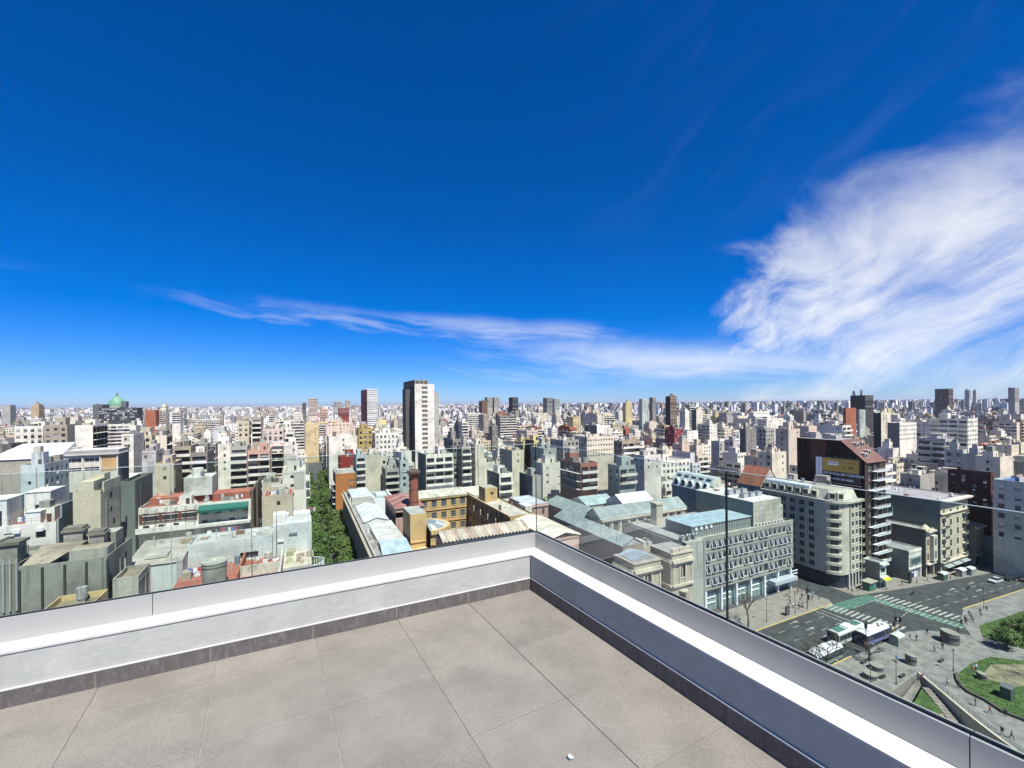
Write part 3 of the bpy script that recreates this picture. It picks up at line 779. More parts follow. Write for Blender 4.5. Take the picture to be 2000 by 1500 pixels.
HEROES = [
(-43.6, -37.9, 90.3, 100.3, 32.9, 25.4, 'dconc', 'blank', 'blank', 'grey', 'concrete_block', 'low soot-stained concrete block at the far lower left corner'),
(-36.6, -26.9, 87.0, 98.0, 33.1, 26.4, 'dconc', 'pil', 'blank', 'dirt', 'concrete_block', 'stained concrete block with dark pilasters just above the terrace parapet'),
(-58.3, -44.8, 119.6, 136.6, 32.9, 28.2, 'white', 'low', 'blank', 'red', 'apartment_block', 'white block with red roof terrace and two white rooftop houses'),
(-41.9, -37.6, 118.7, 129.4, 38.7, 26.4, 'cream', 'few', 'blank', 'grey', 'apartment_block', 'stepped cream blank-walled block with olive shaded side wall'),
(-39.2, -36.5, 135.4, 149.4, 38.0, 30.7, 'dteal', 'blank', 'blank', 'dark', 'apartment_block', 'narrow dark teal shaded block right of the stepped cream block'),
(-72.4, -67.4, 173.6, 188.6, 39.4, 33.4, 'ltblue', 'blank', 'dwin', 'white', 'apartment_block', 'light blue blank-fronted block behind the white rooftop houses'),
(-51.4, -47.4, 198.2, 208.2, 40.0, 29.2, 'bluegrey', 'blank', 'blank', 'white', 'apartment_block', 'blue grey blank party wall beside the three-bay hall'),
(-45.9, -40.8, 191.3, 203.3, 36.0, 29.8, 'cream', 'few', 'blank', 'white', 'house', 'low cream house right of the blue grey party wall'),
(-84.2, -75.4, 223.7, 235.7, 35.9, 28.9, 'warm', 'blank', 'dark', 'grey', 'warehouse', 'low beige windowless warehouse below the white sloped gym roof'),
(-124.1, -114.0, 292.8, 306.8, 46.8, 35.2, 'white', 'win', 'blank', 'grey', 'apartment_block', 'left half of the long white slab, four rows of windows'),
(-112.4, -104.0, 289.3, 305.3, 47.3, 33.7, 'warm', 'win', 'dark', 'grey', 'apartment_block', 'right half of the long white slab with darker window bays'),
(-93.3, -87.1, 266.9, 284.1, 47.5, 36.5, 'white', 'few', 'bbal', 'white', 'apartment_block', 'white block with black balconied flank right of the long white slab'),
(-104.3, -101.1, 236.6, 246.6, 41.8, 35.5, 'dark', 'blank', 'dark', 'brown', 'apartment_block', 'dark brown low block at the left edge below the white slab'),
(-68.6, -64.6, 238.3, 252.3, 44.2, 37.3, 'white', 'blank', 'dark', 'white', 'apartment_block', 'plain white windowless block left of the tall cream slab'),
(-68.7, -62.3, 254.3, 266.3, 42.6, 35.8, 'cream', 'win', 'blank', 'white', 'apartment_block', 'cream block with three window columns left of the tall cream slab'),
(-54.0, -50.2, 224.9, 233.6, 43.9, 31.5, 'ivory', 'few', 'bbal', 'white', 'apartment_block', 'tall thin ivory slab with dark balconies on its flank'),
(-44.5, -38.9, 207.9, 221.9, 40.4, 31.0, 'warm', 'bal', 'dwin', 'grey', 'apartment_block', 'warm grey balconied block right of the tall thin ivory slab'),
(-35.9, -30.9, 191.3, 205.3, 39.2, 31.7, 'grey', 'bal', 'dwin', 'grey', 'apartment_block', 'grey balconied block above the concrete rooftop box'),
(-37.6, -34.3, 231.9, 245.9, 39.1, 28.3, 'grey', 'bal', 'dwin', 'white', 'apartment_block', 'narrow grey balcony tower left of the blank white block'),
(-34.1, -28.9, 235.6, 249.6, 38.5, 28.3, 'white', 'few', 'blank', 'white', 'apartment_block', 'blank white block between two grey balcony towers'),
(-26.0, -20.1, 208.9, 220.9, 39.4, 23.7, 'lgrey', 'bal', 'blank', 'grey', 'apartment_block', 'light grey balcony tower beside the salmon balcony block'),
(-19.1, -11.6, 200.6, 214.6, 38.1, 25.0, 'salmon', 'bal', 'dark', 'pink', 'apartment_block', 'salmon block with long balconies right of a grey tower'),
(-12.3, -7.1, 214.8, 228.8, 39.1, 24.3, 'white', 'bbal', 'blank', 'red', 'apartment_block', 'white tower with black balcony recesses left of the street trees'),
(-6.9, -1.5, 209.7, 218.7, 38.8, 27.9, 'white', 'blank', 'blank', 'white', 'apartment_block', 'plain white gable wall overlooking the tree-lined street'),
(-18.8, -8.8, 266.5, 284.5, 43.3, 35.2, 'pinkw', 'win', 'blank', 'white', 'apartment_block', 'pale pink block above the black-balconied white tower'),
(-34.5, -28.6, 307.3, 319.3, 46.4, 38.1, 'cream', 'win', 'dark', 'white', 'apartment_block', 'cream stepped tower far left of the street trees'),
(-27.5, -22.5, 312.9, 326.9, 48.6, 37.5, 'warm', 'bal', 'dark', 'white', 'apartment_block', 'slim warm grey balcony tower behind the pale pink block'),
(-6.0, 1.3, 166.9, 180.9, 33.7, 26.5, 'white', 'blank', 'bal', 'white', 'apartment_block', 'white gable-walled block at the kerb of the tree-lined street'),
(-11.5, -6.2, 160.9, 174.9, 31.0, 27.6, 'cream', 'blank', 'dark', 'grey', 'house', 'low cream house left of the white gable block'),
(-9.6, -2.5, 140.6, 152.6, 30.4, 24.7, 'cream', 'few', 'blank', 'red', 'house', 'low cream house with red roof patio beside the street trees'),
(-36.4, -12.3, 137.2, 150.2, 30.8, 25.0, 'white', 'cafe', 'brown', 'red', 'apartment_block', 'white and brown block with red roof and green awning'),
(3.2, 15.0, 464.6, 480.6, 37.6, 17.9, 'ochre', 'blank', 'few', 'white', 'apartment_block', 'tall pale ochre blank tower right of the tree-lined street'),
(14.1, 29.9, 272.9, 292.9, 37.5, 26.0, 'white', 'few', 'dwin', 'white', 'apartment_block', 'broad white block with sparse windows left of the ochre block'),
(30.0, 37.8, 269.7, 285.7, 41.5, 27.4, 'mustard', 'win', 'dark', 'mustard', 'apartment_block', 'mustard block between two white blocks'),
(37.9, 51.1, 259.2, 277.2, 39.4, 26.0, 'white', 'win2', 'dark', 'white', 'apartment_block', 'white block with paired window columns left of the tall tower'),
(17.8, 25.8, 242.3, 256.3, 28.8, 19.0, 'dred', 'few', 'dwin', 'pink', 'apartment_block', 'dark red block behind the orange party wall'),
(22.9, 27.0, 215.4, 229.4, 32.3, 18.9, 'ltblue', 'bal', 'blank', 'white', 'apartment_block', 'narrow pale blue balcony house beside the dark red block'),
(27.1, 33.8, 215.7, 227.7, 32.0, 18.5, 'ivory', 'few', 'blank', 'grey', 'apartment_block', 'ivory blank-fronted house between pale blue and white houses'),
(34.1, 37.9, 218.9, 230.9, 30.0, 19.9, 'white', 'win', 'blank', 'white', 'apartment_block', 'narrow white house behind the grey balcony front'),
(34.4, 40.6, 205.4, 216.4, 26.3, 16.0, 'lgrey', 'bal', 'dwin', 'grey', 'apartment_block', 'grey balcony front house left of the brick chimney'),
(40.8, 44.8, 204.6, 215.6, 29.8, 17.9, 'ltblue', 'win', 'dark', 'grey', 'apartment_block', 'slim pale blue house just behind the brick chimney'),
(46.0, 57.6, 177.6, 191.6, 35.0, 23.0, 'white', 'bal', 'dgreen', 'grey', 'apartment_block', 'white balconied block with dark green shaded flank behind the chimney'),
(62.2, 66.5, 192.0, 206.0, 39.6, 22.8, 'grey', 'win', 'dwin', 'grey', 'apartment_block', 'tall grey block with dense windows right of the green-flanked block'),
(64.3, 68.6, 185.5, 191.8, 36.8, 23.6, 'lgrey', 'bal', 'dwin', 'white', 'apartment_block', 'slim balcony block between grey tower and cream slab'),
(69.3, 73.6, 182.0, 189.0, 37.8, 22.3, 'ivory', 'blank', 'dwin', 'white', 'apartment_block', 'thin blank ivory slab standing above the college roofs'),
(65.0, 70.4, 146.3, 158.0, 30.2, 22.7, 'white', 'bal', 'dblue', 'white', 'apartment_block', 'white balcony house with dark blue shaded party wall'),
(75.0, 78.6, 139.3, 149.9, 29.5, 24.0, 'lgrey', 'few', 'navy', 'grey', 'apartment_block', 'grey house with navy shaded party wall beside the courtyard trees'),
(88.7, 94.9, 184.8, 198.8, 33.7, 27.7, 'ivory', 'few', 'dark', 'white', 'apartment_block', 'ivory block left of the two yellow slabs'),
(97.6, 102.1, 190.5, 200.5, 36.9, 27.7, 'yellow', 'blank', 'ochre', 'white', 'apartment_block', 'left one of two yellow blank slabs'),
(98.5, 103.4, 181.2, 190.3, 38.3, 27.5, 'yellow', 'blank', 'brown', 'white', 'apartment_block', 'right one of two yellow blank slabs'),
(96.6, 103.2, 168.8, 181.0, 35.7, 24.6, 'ltteal', 'few', 'dark', 'white', 'apartment_block', 'pale teal blank block right of the yellow slabs'),
(94.7, 102.5, 137.6, 152.1, 33.0, 24.3, 'brickst', 'bal', 'bbal', 'grey', 'apartment_block', 'brick and white striped block with long dark balconied flank'),
(149.7, 170.8, 211.0, 227.0, 35.9, 24.9, 'ivory', 'grid', 'dark', 'dark', 'office_block', 'ivory office block with dense grid of tiny windows'),
(176.4, 187.5, 237.0, 251.0, 40.6, 34.1, 'white', 'blank', 'grey', 'white', 'apartment_block', 'white blank block rising behind the grid-windowed office block'),
(253.2, 262.4, 244.4, 253.9, 35.2, 24.8, 'wine', 'win', 'dwin', 'wine', 'apartment_block', 'wine red block with purplish roof in the middle distance'),
(410.7, 417.5, 379.5, 386.5, 45.1, 29.3, 'white', 'blank', 'dark', 'white', 'apartment_block', 'thin white blank slab beside the white stepped tower cluster'),
(431.1, 441.6, 391.8, 398.8, 52.2, 28.2, 'lgrey', 'bal', 'dark', 'white', 'apartment_block', 'white stepped balcony tower cluster right of the dark tower'),
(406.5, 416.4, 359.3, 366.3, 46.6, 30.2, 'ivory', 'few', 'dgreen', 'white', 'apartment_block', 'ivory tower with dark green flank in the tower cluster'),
(232.1, 236.1, 187.9, 194.0, 31.2, 20.8, 'lav', 'blank', 'few', 'white', 'apartment_block', 'lavender blank block left of the white-fronted house'),
(248.7, 252.9, 191.0, 197.6, 30.9, 20.1, 'lav', 'few', 'dark', 'white', 'apartment_block', 'wider lavender block facing the glass balustrade'),
(205.1, 218.2, 192.1, 199.1, 30.3, 23.6, 'pinkw', 'few', 'dark', 'grey', 'apartment_block', 'pale pink block left of the lavender walls'),
(274.4, 285.3, 200.9, 205.7, 36.7, 27.2, 'grey', 'blank', 'dark', 'grey', 'apartment_block', 'grey blank slab behind the lavender walls'),
(192.4, 200.2, 134.9, 141.9, 29.6, 23.6, 'pinkw', 'blank', 'dark', 'white', 'apartment_block', 'pale pink cube house behind the orange-roofed house'),
(188.8, 198.9, 125.6, 132.6, 32.9, 24.7, 'ivory', 'few', 'dwin', 'white', 'apartment_block', 'ivory corner house left of the brown tower'),
(230.5, 240.3, 144.3, 151.3, 41.0, 29.7, 'pinkw', 'few', 'dark', 'white', 'apartment_block', 'pale block behind the left end of the brown tower'),
(419.4, 423.4, 231.0, 239.1, 47.6, 34.0, 'bluew', 'bal', 'balg', 'white', 'apartment_block', 'pale blue tower pair above the brown tower'),
(481.9, 499.9, 245.3, 247.9, 48.1, 35.0, 'brick', 'blank', 'dark', 'grey', 'apartment_block', 'brick red blank block above the brown tower'),
(459.6, 469.1, 222.7, 224.7, 47.1, 35.5, 'ltteal', 'blank', 'dark', 'grey', 'apartment_block', 'pale teal slab right of the brick red block'),
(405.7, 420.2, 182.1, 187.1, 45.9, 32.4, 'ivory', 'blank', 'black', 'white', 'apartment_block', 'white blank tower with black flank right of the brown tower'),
(369.3, 392.7, 155.2, 162.2, 40.0, 29.8, 'white', 'grid', 'grey', 'white', 'apartment_block', 'white block with tiny windows right of the white blank tower'),
(284.8, 293.8, 101.5, 112.3, 36.5, 25.7, 'bluegrey', 'bal', 'balg', 'white', 'apartment_block', 'blue grey apartment block with long white balconies'),
(397.7, 412.6, 130.4, 150.0, 42.9, 24.5, 'white', 'win', 'balg', 'white', 'apartment_block', 'tall white slab with long grey balconied flank on the right'),
(255.3, 259.2, 85.3, 91.3, 34.2, 24.4, 'bluegrey', 'win', 'win', 'grey', 'apartment_block', 'blue grey window-fronted block behind the brick attic house'),
(254.3, 258.2, 79.1, 85.1, 32.8, 24.5, 'bluegrey', 'few', 'few', 'grey', 'apartment_block', 'smaller blue grey block with blank front beside the striped wall'),
(247.2, 259.5, 71.9, 78.9, 33.0, 26.6, 'ivory', 'blank', 'dark', 'grey', 'apartment_block', 'ivory striped wall right of the blue grey blocks'),
(286.0, 292.2, 123.2, 130.2, 29.8, 21.8, 'white', 'blank', 'dark', 'grey', 'apartment_block', "white cube right of the brown tower's top balcony"),
(203.6, 214.5, 79.6, 85.5, 28.3, 14.8, 'lgrey', 'few', 'few', 'grey', 'apartment_block', "light grey house squeezed beside the brown tower's balconies"),
(200.3, 214.2, 45.6, 59.9, 30.2, 13.7, 'bluegrey', 'win', 'dwin', 'blueroof', 'apartment_block', 'blue grey block with dark windows at the right edge'),
(212.7, 215.7, 64.1, 75.2, 30.5, 19.8, 'brickb', 'attic', 'win', 'dark', 'apartment_block', 'dark brick attic house with white dormer windows'),
(86.8, 101.9, 668.5, 743.1, 78.1, 19.7, 'towerw', 'strip', 'wine', 'white', 'residential_tower', 'tall white tower with wine red flank left of the main tower'),
(13.8, 31.1, 992.2, 1014.2, 69.1, 33.3, 'pinkw', 'strip', 'dark', 'white', 'residential_tower', 'pale pink tower on the horizon above the tree-lined street'),
(30.0, 41.5, 829.0, 847.0, 48.2, 27.8, 'brickp', 'strip', 'dark', 'white', 'residential_tower', 'pink striped tower right of the pale pink tower'),
(119.9, 131.3, 1385.0, 1405.0, 67.9, 40.5, 'pinkw', 'strip', 'dark', 'white', 'residential_tower', 'small pale tower on the horizon left of the wine-flanked tower'),
(85.0, 105.5, 1346.3, 1366.3, 64.8, 41.4, 'bluegrey', 'strip', 'dark', 'white', 'residential_tower', 'bluish slab tower on the horizon left of the small pale tower'),
(1.6, 10.0, 1109.0, 1129.0, 59.0, 39.1, 'dark', 'strip', 'dark', 'grey', 'residential_tower', 'small dark slab tower left of the pale pink tower'),
(63.4, 81.6, 879.5, 899.5, 49.2, 32.0, 'brickd', 'strip', 'dark', 'white', 'residential_tower', 'low brick red tower left of the wine-flanked tower'),
(114.9, 119.4, 410.8, 424.8, 66.0, 50.3, 'lgrey', 'blank', 'black', 'dark', 'residential_tower', 'grey slab with black cap just behind the white tower'),
(440.7, 455.1, 1064.2, 1084.2, 71.4, 45.8, 'lgrey', 'vert', 'dark', 'grey', 'residential_tower', 'left of two pale twin slabs on the horizon'),
(460.4, 475.1, 1065.8, 1085.8, 71.3, 45.6, 'lgrey', 'vert', 'dark', 'grey', 'residential_tower', 'right of two pale twin slabs on the horizon'),
(408.7, 423.9, 1024.1, 1044.1, 61.8, 39.9, 'brown', 'blank', 'dark', 'grey', 'residential_tower', 'brown slab left of the pale twin slabs'),
(391.3, 404.2, 810.5, 828.5, 67.6, 42.3, 'black', 'strip', 'black', 'dark', 'residential_tower', 'small black tower right of the pale twin slabs'),
(505.4, 520.2, 866.5, 884.5, 67.0, 45.9, 'grey', 'strip', 'dark', 'grey', 'residential_tower', 'grey slab tower on the horizon right of the black tower'),
(542.1, 556.2, 893.3, 911.3, 64.8, 41.7, 'ltteal', 'strip', 'dark', 'grey', 'residential_tower', 'pale greenish tower beside the grey slab tower'),
(364.5, 374.3, 357.3, 364.1, 61.8, 30.3, 'brownt', 'strip', 'black', 'brown', 'residential_tower', 'tall dark brown tower in the right middle distance'),
(491.0, 502.7, 540.6, 547.6, 60.7, 39.4, 'ltteal', 'win', 'dark', 'grey', 'residential_tower', 'grey green tower left of the tall dark brown tower'),
(549.1, 557.2, 579.2, 586.2, 63.7, 42.3, 'grey', 'win', 'dark', 'grey', 'residential_tower', 'slim grey tower just left of the tall dark brown tower'),
(427.3, 438.8, 504.6, 511.6, 54.5, 33.6, 'yellow', 'win', 'dark', 'grey', 'residential_tower', 'yellowish tower left of the grey green tower'),
(1066.3, 1084.0, 374.7, 394.2, 75.2, 50.0, 'dbrown', 'strip', 'dark', 'dark', 'residential_tower', 'dark bulky tower with pale right edge on the horizon'),
(1204.4, 1225.6, 330.4, 339.1, 76.6, 49.7, 'greyt', 'strip', 'dark', 'dome', 'residential_tower', 'grey tower with domed dark top at the right edge'),
(1787.5, 1800.5, 582.5, 592.7, 82.2, 57.8, 'bluegrey', 'strip', 'dark', 'grey', 'residential_tower', 'pale blue grey tower on the right horizon'),
(1805.3, 1815.0, 573.9, 580.7, 80.5, 57.7, 'bluegrey', 'blank', 'dark', 'grey', 'residential_tower', 'thin blue grey tower on the right horizon'),
(1708.3, 1714.1, 842.5, 849.0, 86.1, 61.5, 'bluegrey', 'strip', 'dark', 'dome', 'residential_tower', 'left of two small twin round-topped towers'),
(1732.1, 1737.8, 831.1, 837.5, 87.6, 61.3, 'bluegrey', 'strip', 'dark', 'dome', 'residential_tower', 'right of two small twin round-topped towers'),
(650.1, 669.3, 308.6, 325.5, 61.9, 43.5, 'black', 'strip', 'dark', 'dark', 'office_block', 'black office block below the twin round-topped towers'),
(-199.7, -187.5, 784.2, 802.2, 50.4, 32.3, 'brick', 'few', 'brick', 'grey', 'apartment_block', 'brick red block right of the dark office with the dome'),
(-187.3, -179.7, 801.7, 819.7, 50.8, 34.3, 'ivory', 'bal', 'dark', 'white', 'apartment_block', 'ivory balcony block right of the brick red block'),
(-165.1, -155.6, 767.5, 783.5, 49.3, 34.8, 'white', 'bal', 'dark', 'white', 'apartment_block', 'white curved-balcony block right of the ivory balcony block'),
(-266.8, -222.7, 838.7, 864.7, 53.8, 35.1, 'office', 'glass', 'dark', 'grey', 'office_block', 'black glass office block with white fins below the green dome'),
(-283.5, -272.2, 868.9, 894.9, 59.2, 37.6, 'offgrey', 'blank', 'dark', 'grey', 'office_block', 'dark grey slab at the left end of the black office block'),
(-282.3, -275.4, 979.3, 993.3, 64.6, 50.4, 'offgrey', 'blank', 'dark', 'grey', 'office_block', 'small dark slab behind the green dome'),
(-554.4, -542.4, 1265.6, 1285.6, 60.9, 45.1, 'greyt', 'blank', 'dark', 'white', 'residential_tower', 'small grey white tower at the left edge of the horizon'),
(-445.6, -434.7, 1102.3, 1120.3, 59.0, 45.9, 'tan', 'few', 'dark', 'grey', 'residential_tower', 'tan block on the left horizon'),
(155.0, 167.7, 186.2, 193.2, 34.9, 28.5, 'warm', 'bal', 'dwin', 'white', 'apartment_block', 'warm grey terraced block right of the grid-windowed office block'),
(129.2, 139.5, 204.2, 218.2, 35.3, 26.8, 'lgrey', 'win', 'dwin', 'white', 'apartment_block', 'light grey block left of the grid-windowed office block'),
(133.9, 143.6, 146.4, 153.4, 32.6, 25.9, 'white', 'few', 'dwin', 'white', 'apartment_block', 'white block behind the left end of the mansard building'),
(107.9, 115.6, 131.2, 138.2, 31.9, 25.2, 'ltteal', 'bal', 'dwin', 'grey', 'apartment_block', 'pale teal balcony house above the bright white gable roof'),
(91.7, 100.9, 161.2, 168.6, 30.4, 22.8, 'white', 'few', 'dark', 'red', 'apartment_block', 'white house with red eaves above the courtyard trees'),
]
HOBJ = {}
for i, (x0, x1, y0, y1, z, zb, col, fr, si, ro, nm, lab) in enumerate(HEROES):
    rng = random.Random(100 + i)
    far = depth(x0, y0) > 450
    HOBJ[lab] = tower_block(nm, lab, x0, x1, y0, y1, z, zb, col, fr, si, ro, rng, group='tall blocks on the skyline' if far else None, clutter=.3 if far else 1, matl='grimy' if col == 'dconc' else 'wall')

# ================================================================ houses close enough to show their pieces
class House:
    """walls gathered into one body mesh; windows and trims become parts"""
    def __init__(s, name, label, cat=None, loc=(0, 0, 0), matl='wall', foot=None, group=None):
        s.W = MB((matl, 'roof', 'pane', 'paint')); s.name = name; s.label = label; s.cat = cat or name.replace('_', ' '); s.loc = loc; s.wins = []; s.parts = []; s.group = group
        if foot: FOOT.append(foot)
    def wall(s, o, u, n, w, z0, z1, col, openings=(), dep=.22, frame=(.62, .61, .58), sill=None, mull=1, trans=0, pane=None, nm='window', rng=None):
        rng = rng or random.Random(int(o[0] * 7 + o[1] * 13 + z0))
        def pt(a, z, d=0.0): return (o[0] + u[0] * a + n[0] * d, o[1] + u[1] * a + n[1] * d, z)
        rows = {}
        for h in openings: rows.setdefault((round(h[2], 2), round(h[3], 2)), []).append(h)
        z = z0
        for (b0, b1) in sorted(rows):
            H_ = sorted(rows[b0, b1])
            if b0 > z: s.W.face((pt(0, z), pt(w, z), pt(w, b0), pt(0, b0)), col)
            a = 0.0
            for (x0, x1, y0, y1) in H_:
                s.W.face((pt(a, b0), pt(x0, b0), pt(x0, b1), pt(a, b1)), col)
                for p, q in (((x0, y0), (x1, y0)), ((x1, y0), (x1, y1)), ((x1, y1), (x0, y1)), ((x0, y1), (x0, y0))):
                    s.W.face((pt(*p), pt(*q), pt(q[0], q[1], -dep), pt(p[0], p[1], -dep)), col)
                m = MB(('pane', 'paint'))
                m.face((pt(x0, y0, -dep), pt(x1, y0, -dep), pt(x1, y1, -dep), pt(x0, y1, -dep)), pane or pane_col(rng))
                f_ = .07; d_ = -dep + .05
                def bar(p0, p1, q0, q1): m.face((pt(p0, q0, d_), pt(p1, q0, d_), pt(p1, q1, d_), pt(p0, q1, d_)), frame, 'paint')
                bar(x0, x0 + f_, y0, y1); bar(x1 - f_, x1, y0, y1); bar(x0 + f_, x1 - f_, y0, y0 + f_); bar(x0 + f_, x1 - f_, y1 - f_, y1)
                for k in range(mull):
                    xm = x0 + (x1 - x0) * (k + 1) / (mull + 1); bar(xm - .035, xm + .035, y0 + f_, y1 - f_)
                for k in range(trans):
                    ym = y0 + (y1 - y0) * (k + 1) / (trans + 1); m.face((pt(x0 + f_, ym - .03, d_ + .003), pt(x1 - f_, ym - .03, d_ + .003), pt(x1 - f_, ym + .03, d_ + .003), pt(x0 + f_, ym + .03, d_ + .003)), frame, 'paint')
                if sill:
                    q = [pt(x0 - .1, y0 - .12, .003), pt(x1 + .1, y0 - .12, .003), pt(x1 + .1, y0 - .12, .14), pt(x0 - .1, y0 - .12, .14)]; r = [(p[0], p[1], y0) for p in q]
                    m.face(r, sill, 'paint'); m.face((q[3], q[2], r[2], r[3]), sill, 'paint'); m.face((q[0], q[3], r[3], r[0]), sill, 'paint'); m.face((q[1], q[2], r[2], r[1]), sill, 'paint')
                s.wins.append((nm, m)); a = x1
            s.W.face((pt(a, b0), pt(w, b0), pt(w, b1), pt(a, b1)), col)
            z = b1
        if z < z1: s.W.face((pt(0, z), pt(w, z), pt(w, z1), pt(0, z1)), col)
        return pt
    def band(s, o, u, n, w, z0, z1, out, col, nm='cornice', a0=0.0):
        m = MB(('wall',))
        q = [(o[0] + u[0] * a + n[0] * d, o[1] + u[1] * a + n[1] * d) for a, d in ((a0, .002), (w, .002), (w, out), (a0, out))]
        for i in range(4):
            j = (i + 1) % 4; m.face(((q[i][0], q[i][1], z0), (q[j][0], q[j][1], z0), (q[j][0], q[j][1], z1), (q[i][0], q[i][1], z1)), col)
        m.face([(p[0], p[1], z1) for p in q], col); m.face([(p[0], p[1], z0) for p in q[::-1]], col)
        s.parts.append((nm, m))
    def add(s, nm, m, **k): s.parts.append((nm, m, k)); return m
    def done(s):
        o = solo(s.W, s.name, s.label, s.cat, s.loc, s.group)
        for nm, m in s.wins: part(m, nm, o)
        for p in s.parts: part(p[1], p[0], o, **(p[2] if len(p) > 2 else {}))
        return o
def grid(w, ncol, ww, zs, wh, a0=0.0, a1=None):
    a1 = w if a1 is None else a1
    return [(a0 + (a1 - a0) * (k + .5) / ncol - ww / 2, a0 + (a1 - a0) * (k + .5) / ncol + ww / 2, z, z + wh) for z in zs for k in range(ncol)]
FR = ((1, 0), (0, -1))       # front face runs along +x and looks to -y
def LF(h, x, y0, y1): return (x, y1), (0, -1), (-1, 0), y1 - y0      # left face (looks to -x)
def RF(h, x, y0, y1): return (x, y0), (0, 1), (1, 0), y1 - y0
def corrug(m, x0, x1, y0, z0, y1, z1, pitch, amp, cols, rng, mat=None):
    n = max(2, int((x1 - x0) / pitch))
    for k in range(n):
        a = x0 + (x1 - x0) * k / n; b_ = x0 + (x1 - x0) * (k + .5) / n; c = x0 + (x1 - x0) * (k + 1) / n
        cc = jit(rng.choice(cols), rng, .12)
        m.face(((a, y0, z0), (b_, y0, z0 + amp), (b_, y1, z1 + amp), (a, y1, z1)), cc, mat)
        m.face(((b_, y0, z0 + amp), (c, y0, z0), (c, y1, z1), (b_, y1, z1 + amp)), cc, mat)
def gable(m, x0, x1, y0, y1, ze, zr, axis, col, mat='roof', endc=None, over=.3):
    if axis == 'x':
        ym = (y0 + y1) / 2
        m.face(((x0 - over, y0 - over, ze), (x1 + over, y0 - over, ze), (x1 + over, ym, zr), (x0 - over, ym, zr)), col, mat)
        m.face(((x0 - over, y1 + over, ze), (x0 - over, ym, zr), (x1 + over, ym, zr), (x1 + over, y1 + over, ze)), col, mat)
        for x in (x0, x1): m.face(((x, y0, ze), (x, y1, ze), (x, ym, zr)), endc or col)
    else:
        xm = (x0 + x1) / 2
        m.face(((x0 - over, y0 - over, ze), (xm, y0 - over, zr), (xm, y1 + over, zr), (x0 - over, y1 + over, ze)), col, mat)
        m.face(((x1 + over, y0 - over, ze), (x1 + over, y1 + over, ze), (xm, y1 + over, zr), (xm, y0 - over, zr)), col, mat)
        for y in (y0, y1): m.face(((x0, y, ze), (x1, y, ze), (xm, y, zr)), endc or col)
def plainbox(h, x0, x1, y0, y1, z0, z1, col, rc, sides='frlb', par=0.0):
    if 'f' in sides: h.W.face(((x0, y0, z0), (x1, y0, z0), (x1, y0, z1), (x0, y0, z1)), col)
    if 'b' in sides: h.W.face(((x0, y1, z0), (x1, y1, z0), (x1, y1, z1), (x0, y1, z1)), col)
    if 'l' in sides: h.W.face(((x0, y0, z0), (x0, y1, z0), (x0, y1, z1), (x0, y0, z1)), col)
    if 'r' in sides: h.W.face(((x1, y0, z0), (x1, y1, z0), (x1, y1, z1), (x1, y0, z1)), col)
    if par: shell(h.W, x0, x1, y0, y1, z1, rc, col, par)
    elif rc: h.W.face(((x0, y0, z1), (x1, y0, z1), (x1, y1, z1), (x0, y1, z1)), rc, 'roof')
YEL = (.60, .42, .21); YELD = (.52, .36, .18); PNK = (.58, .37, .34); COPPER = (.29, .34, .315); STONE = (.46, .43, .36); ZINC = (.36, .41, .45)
rn = random.Random(31)
# ---- street wing of the college
h = House('college_wing', 'long college wing with pale metal roofs along the tree-lined street', 'college building', (20, 140, 0), foot=(15.5, 27, 84, 197, 19.4, 0))
o_, u_, n_, w_ = LF(h, 15.5, 84, 197)
h.wall(o_, u_, n_, w_, 0, 18.2, (.34, .33, .31), grid(w_, 26, 1.3, (7.5, 13.2), 2.6), dep=.3, sill=(.4, .39, .36))
h.band(o_, u_, n_, w_, 18.2, 18.6, .75, (.44, .41, .36)); h.band(o_, u_, n_, w_, 11.6, 12.0, .35, (.44, .41, .36)); 
h.W.face(((15.5, 84, 18.2), (15.5, 197, 18.2), (15.5, 197, 19.6), (15.5, 84, 19.6)), (.36, .34, .31))
h.W.face(((15.9, 84, 18.4), (15.9, 197, 18.4), (15.9, 197, 19.6), (15.9, 84, 19.6)), (.36, .34, .31))
h.W.face(((15.5, 84, 19.6), (15.9, 84, 19.6), (15.9, 197, 19.6), (15.5, 197, 19.6)), (.5, .47, .42))
h.W.face(((15.9, 84, 18.4), (25.2, 84, 18.4), (25.2, 197, 18.4), (15.9, 197, 18.4)), (.34, .33, .31), 'roof')
for a in ((27, 84), ):
    h.W.face(((25.2, 84, 0), (25.2, 197, 0), (25.2, 197, 18.4), (25.2, 84, 18.4)), (.45, .40, .34)); h.W.face(((15.5, 84, 0), (25.2, 84, 0), (25.2, 84, 18.4), (15.5, 84, 18.4)), (.45, .40, .34)); h.W.face(((15.5, 197, 0), (25.2, 197, 0), (25.2, 197, 19), (15.5, 197, 19)), (.45, .40, .34))
m = MB(('wall', 'roof', 'pane'))       # far skylit roof house
m.box(17, 24.5, 176, 194, 18.4, 20.6, (.55, .55, .53), None, (.56, .60, .61), 'roof', bottom=False)
for k in range(7): m.box(17.3 + k * 1.0, 17.9 + k * 1.0, 175.97, 175.99, 18.8, 20.2, (.5, .52, .5), bottom=False)
h.add('roof_house', m, label='long white roof house with clerestory')
m = MB(('paint', 'pane')); m.box(25.3, 33, 178, 193, 0, 18.9, (.75, .76, .74), bottom=False); m.face(((25.9, 178.6, 18.93), (32.4, 178.6, 18.93), (32.4, 192.4, 18.93), (25.9, 192.4, 18.93)), (.22, .30, .29), 'pane'); m.box(27, 31, 183, 188, 18.94, 19.5, (.6, .66, .64), bottom=False)
h.add('skylight', m)
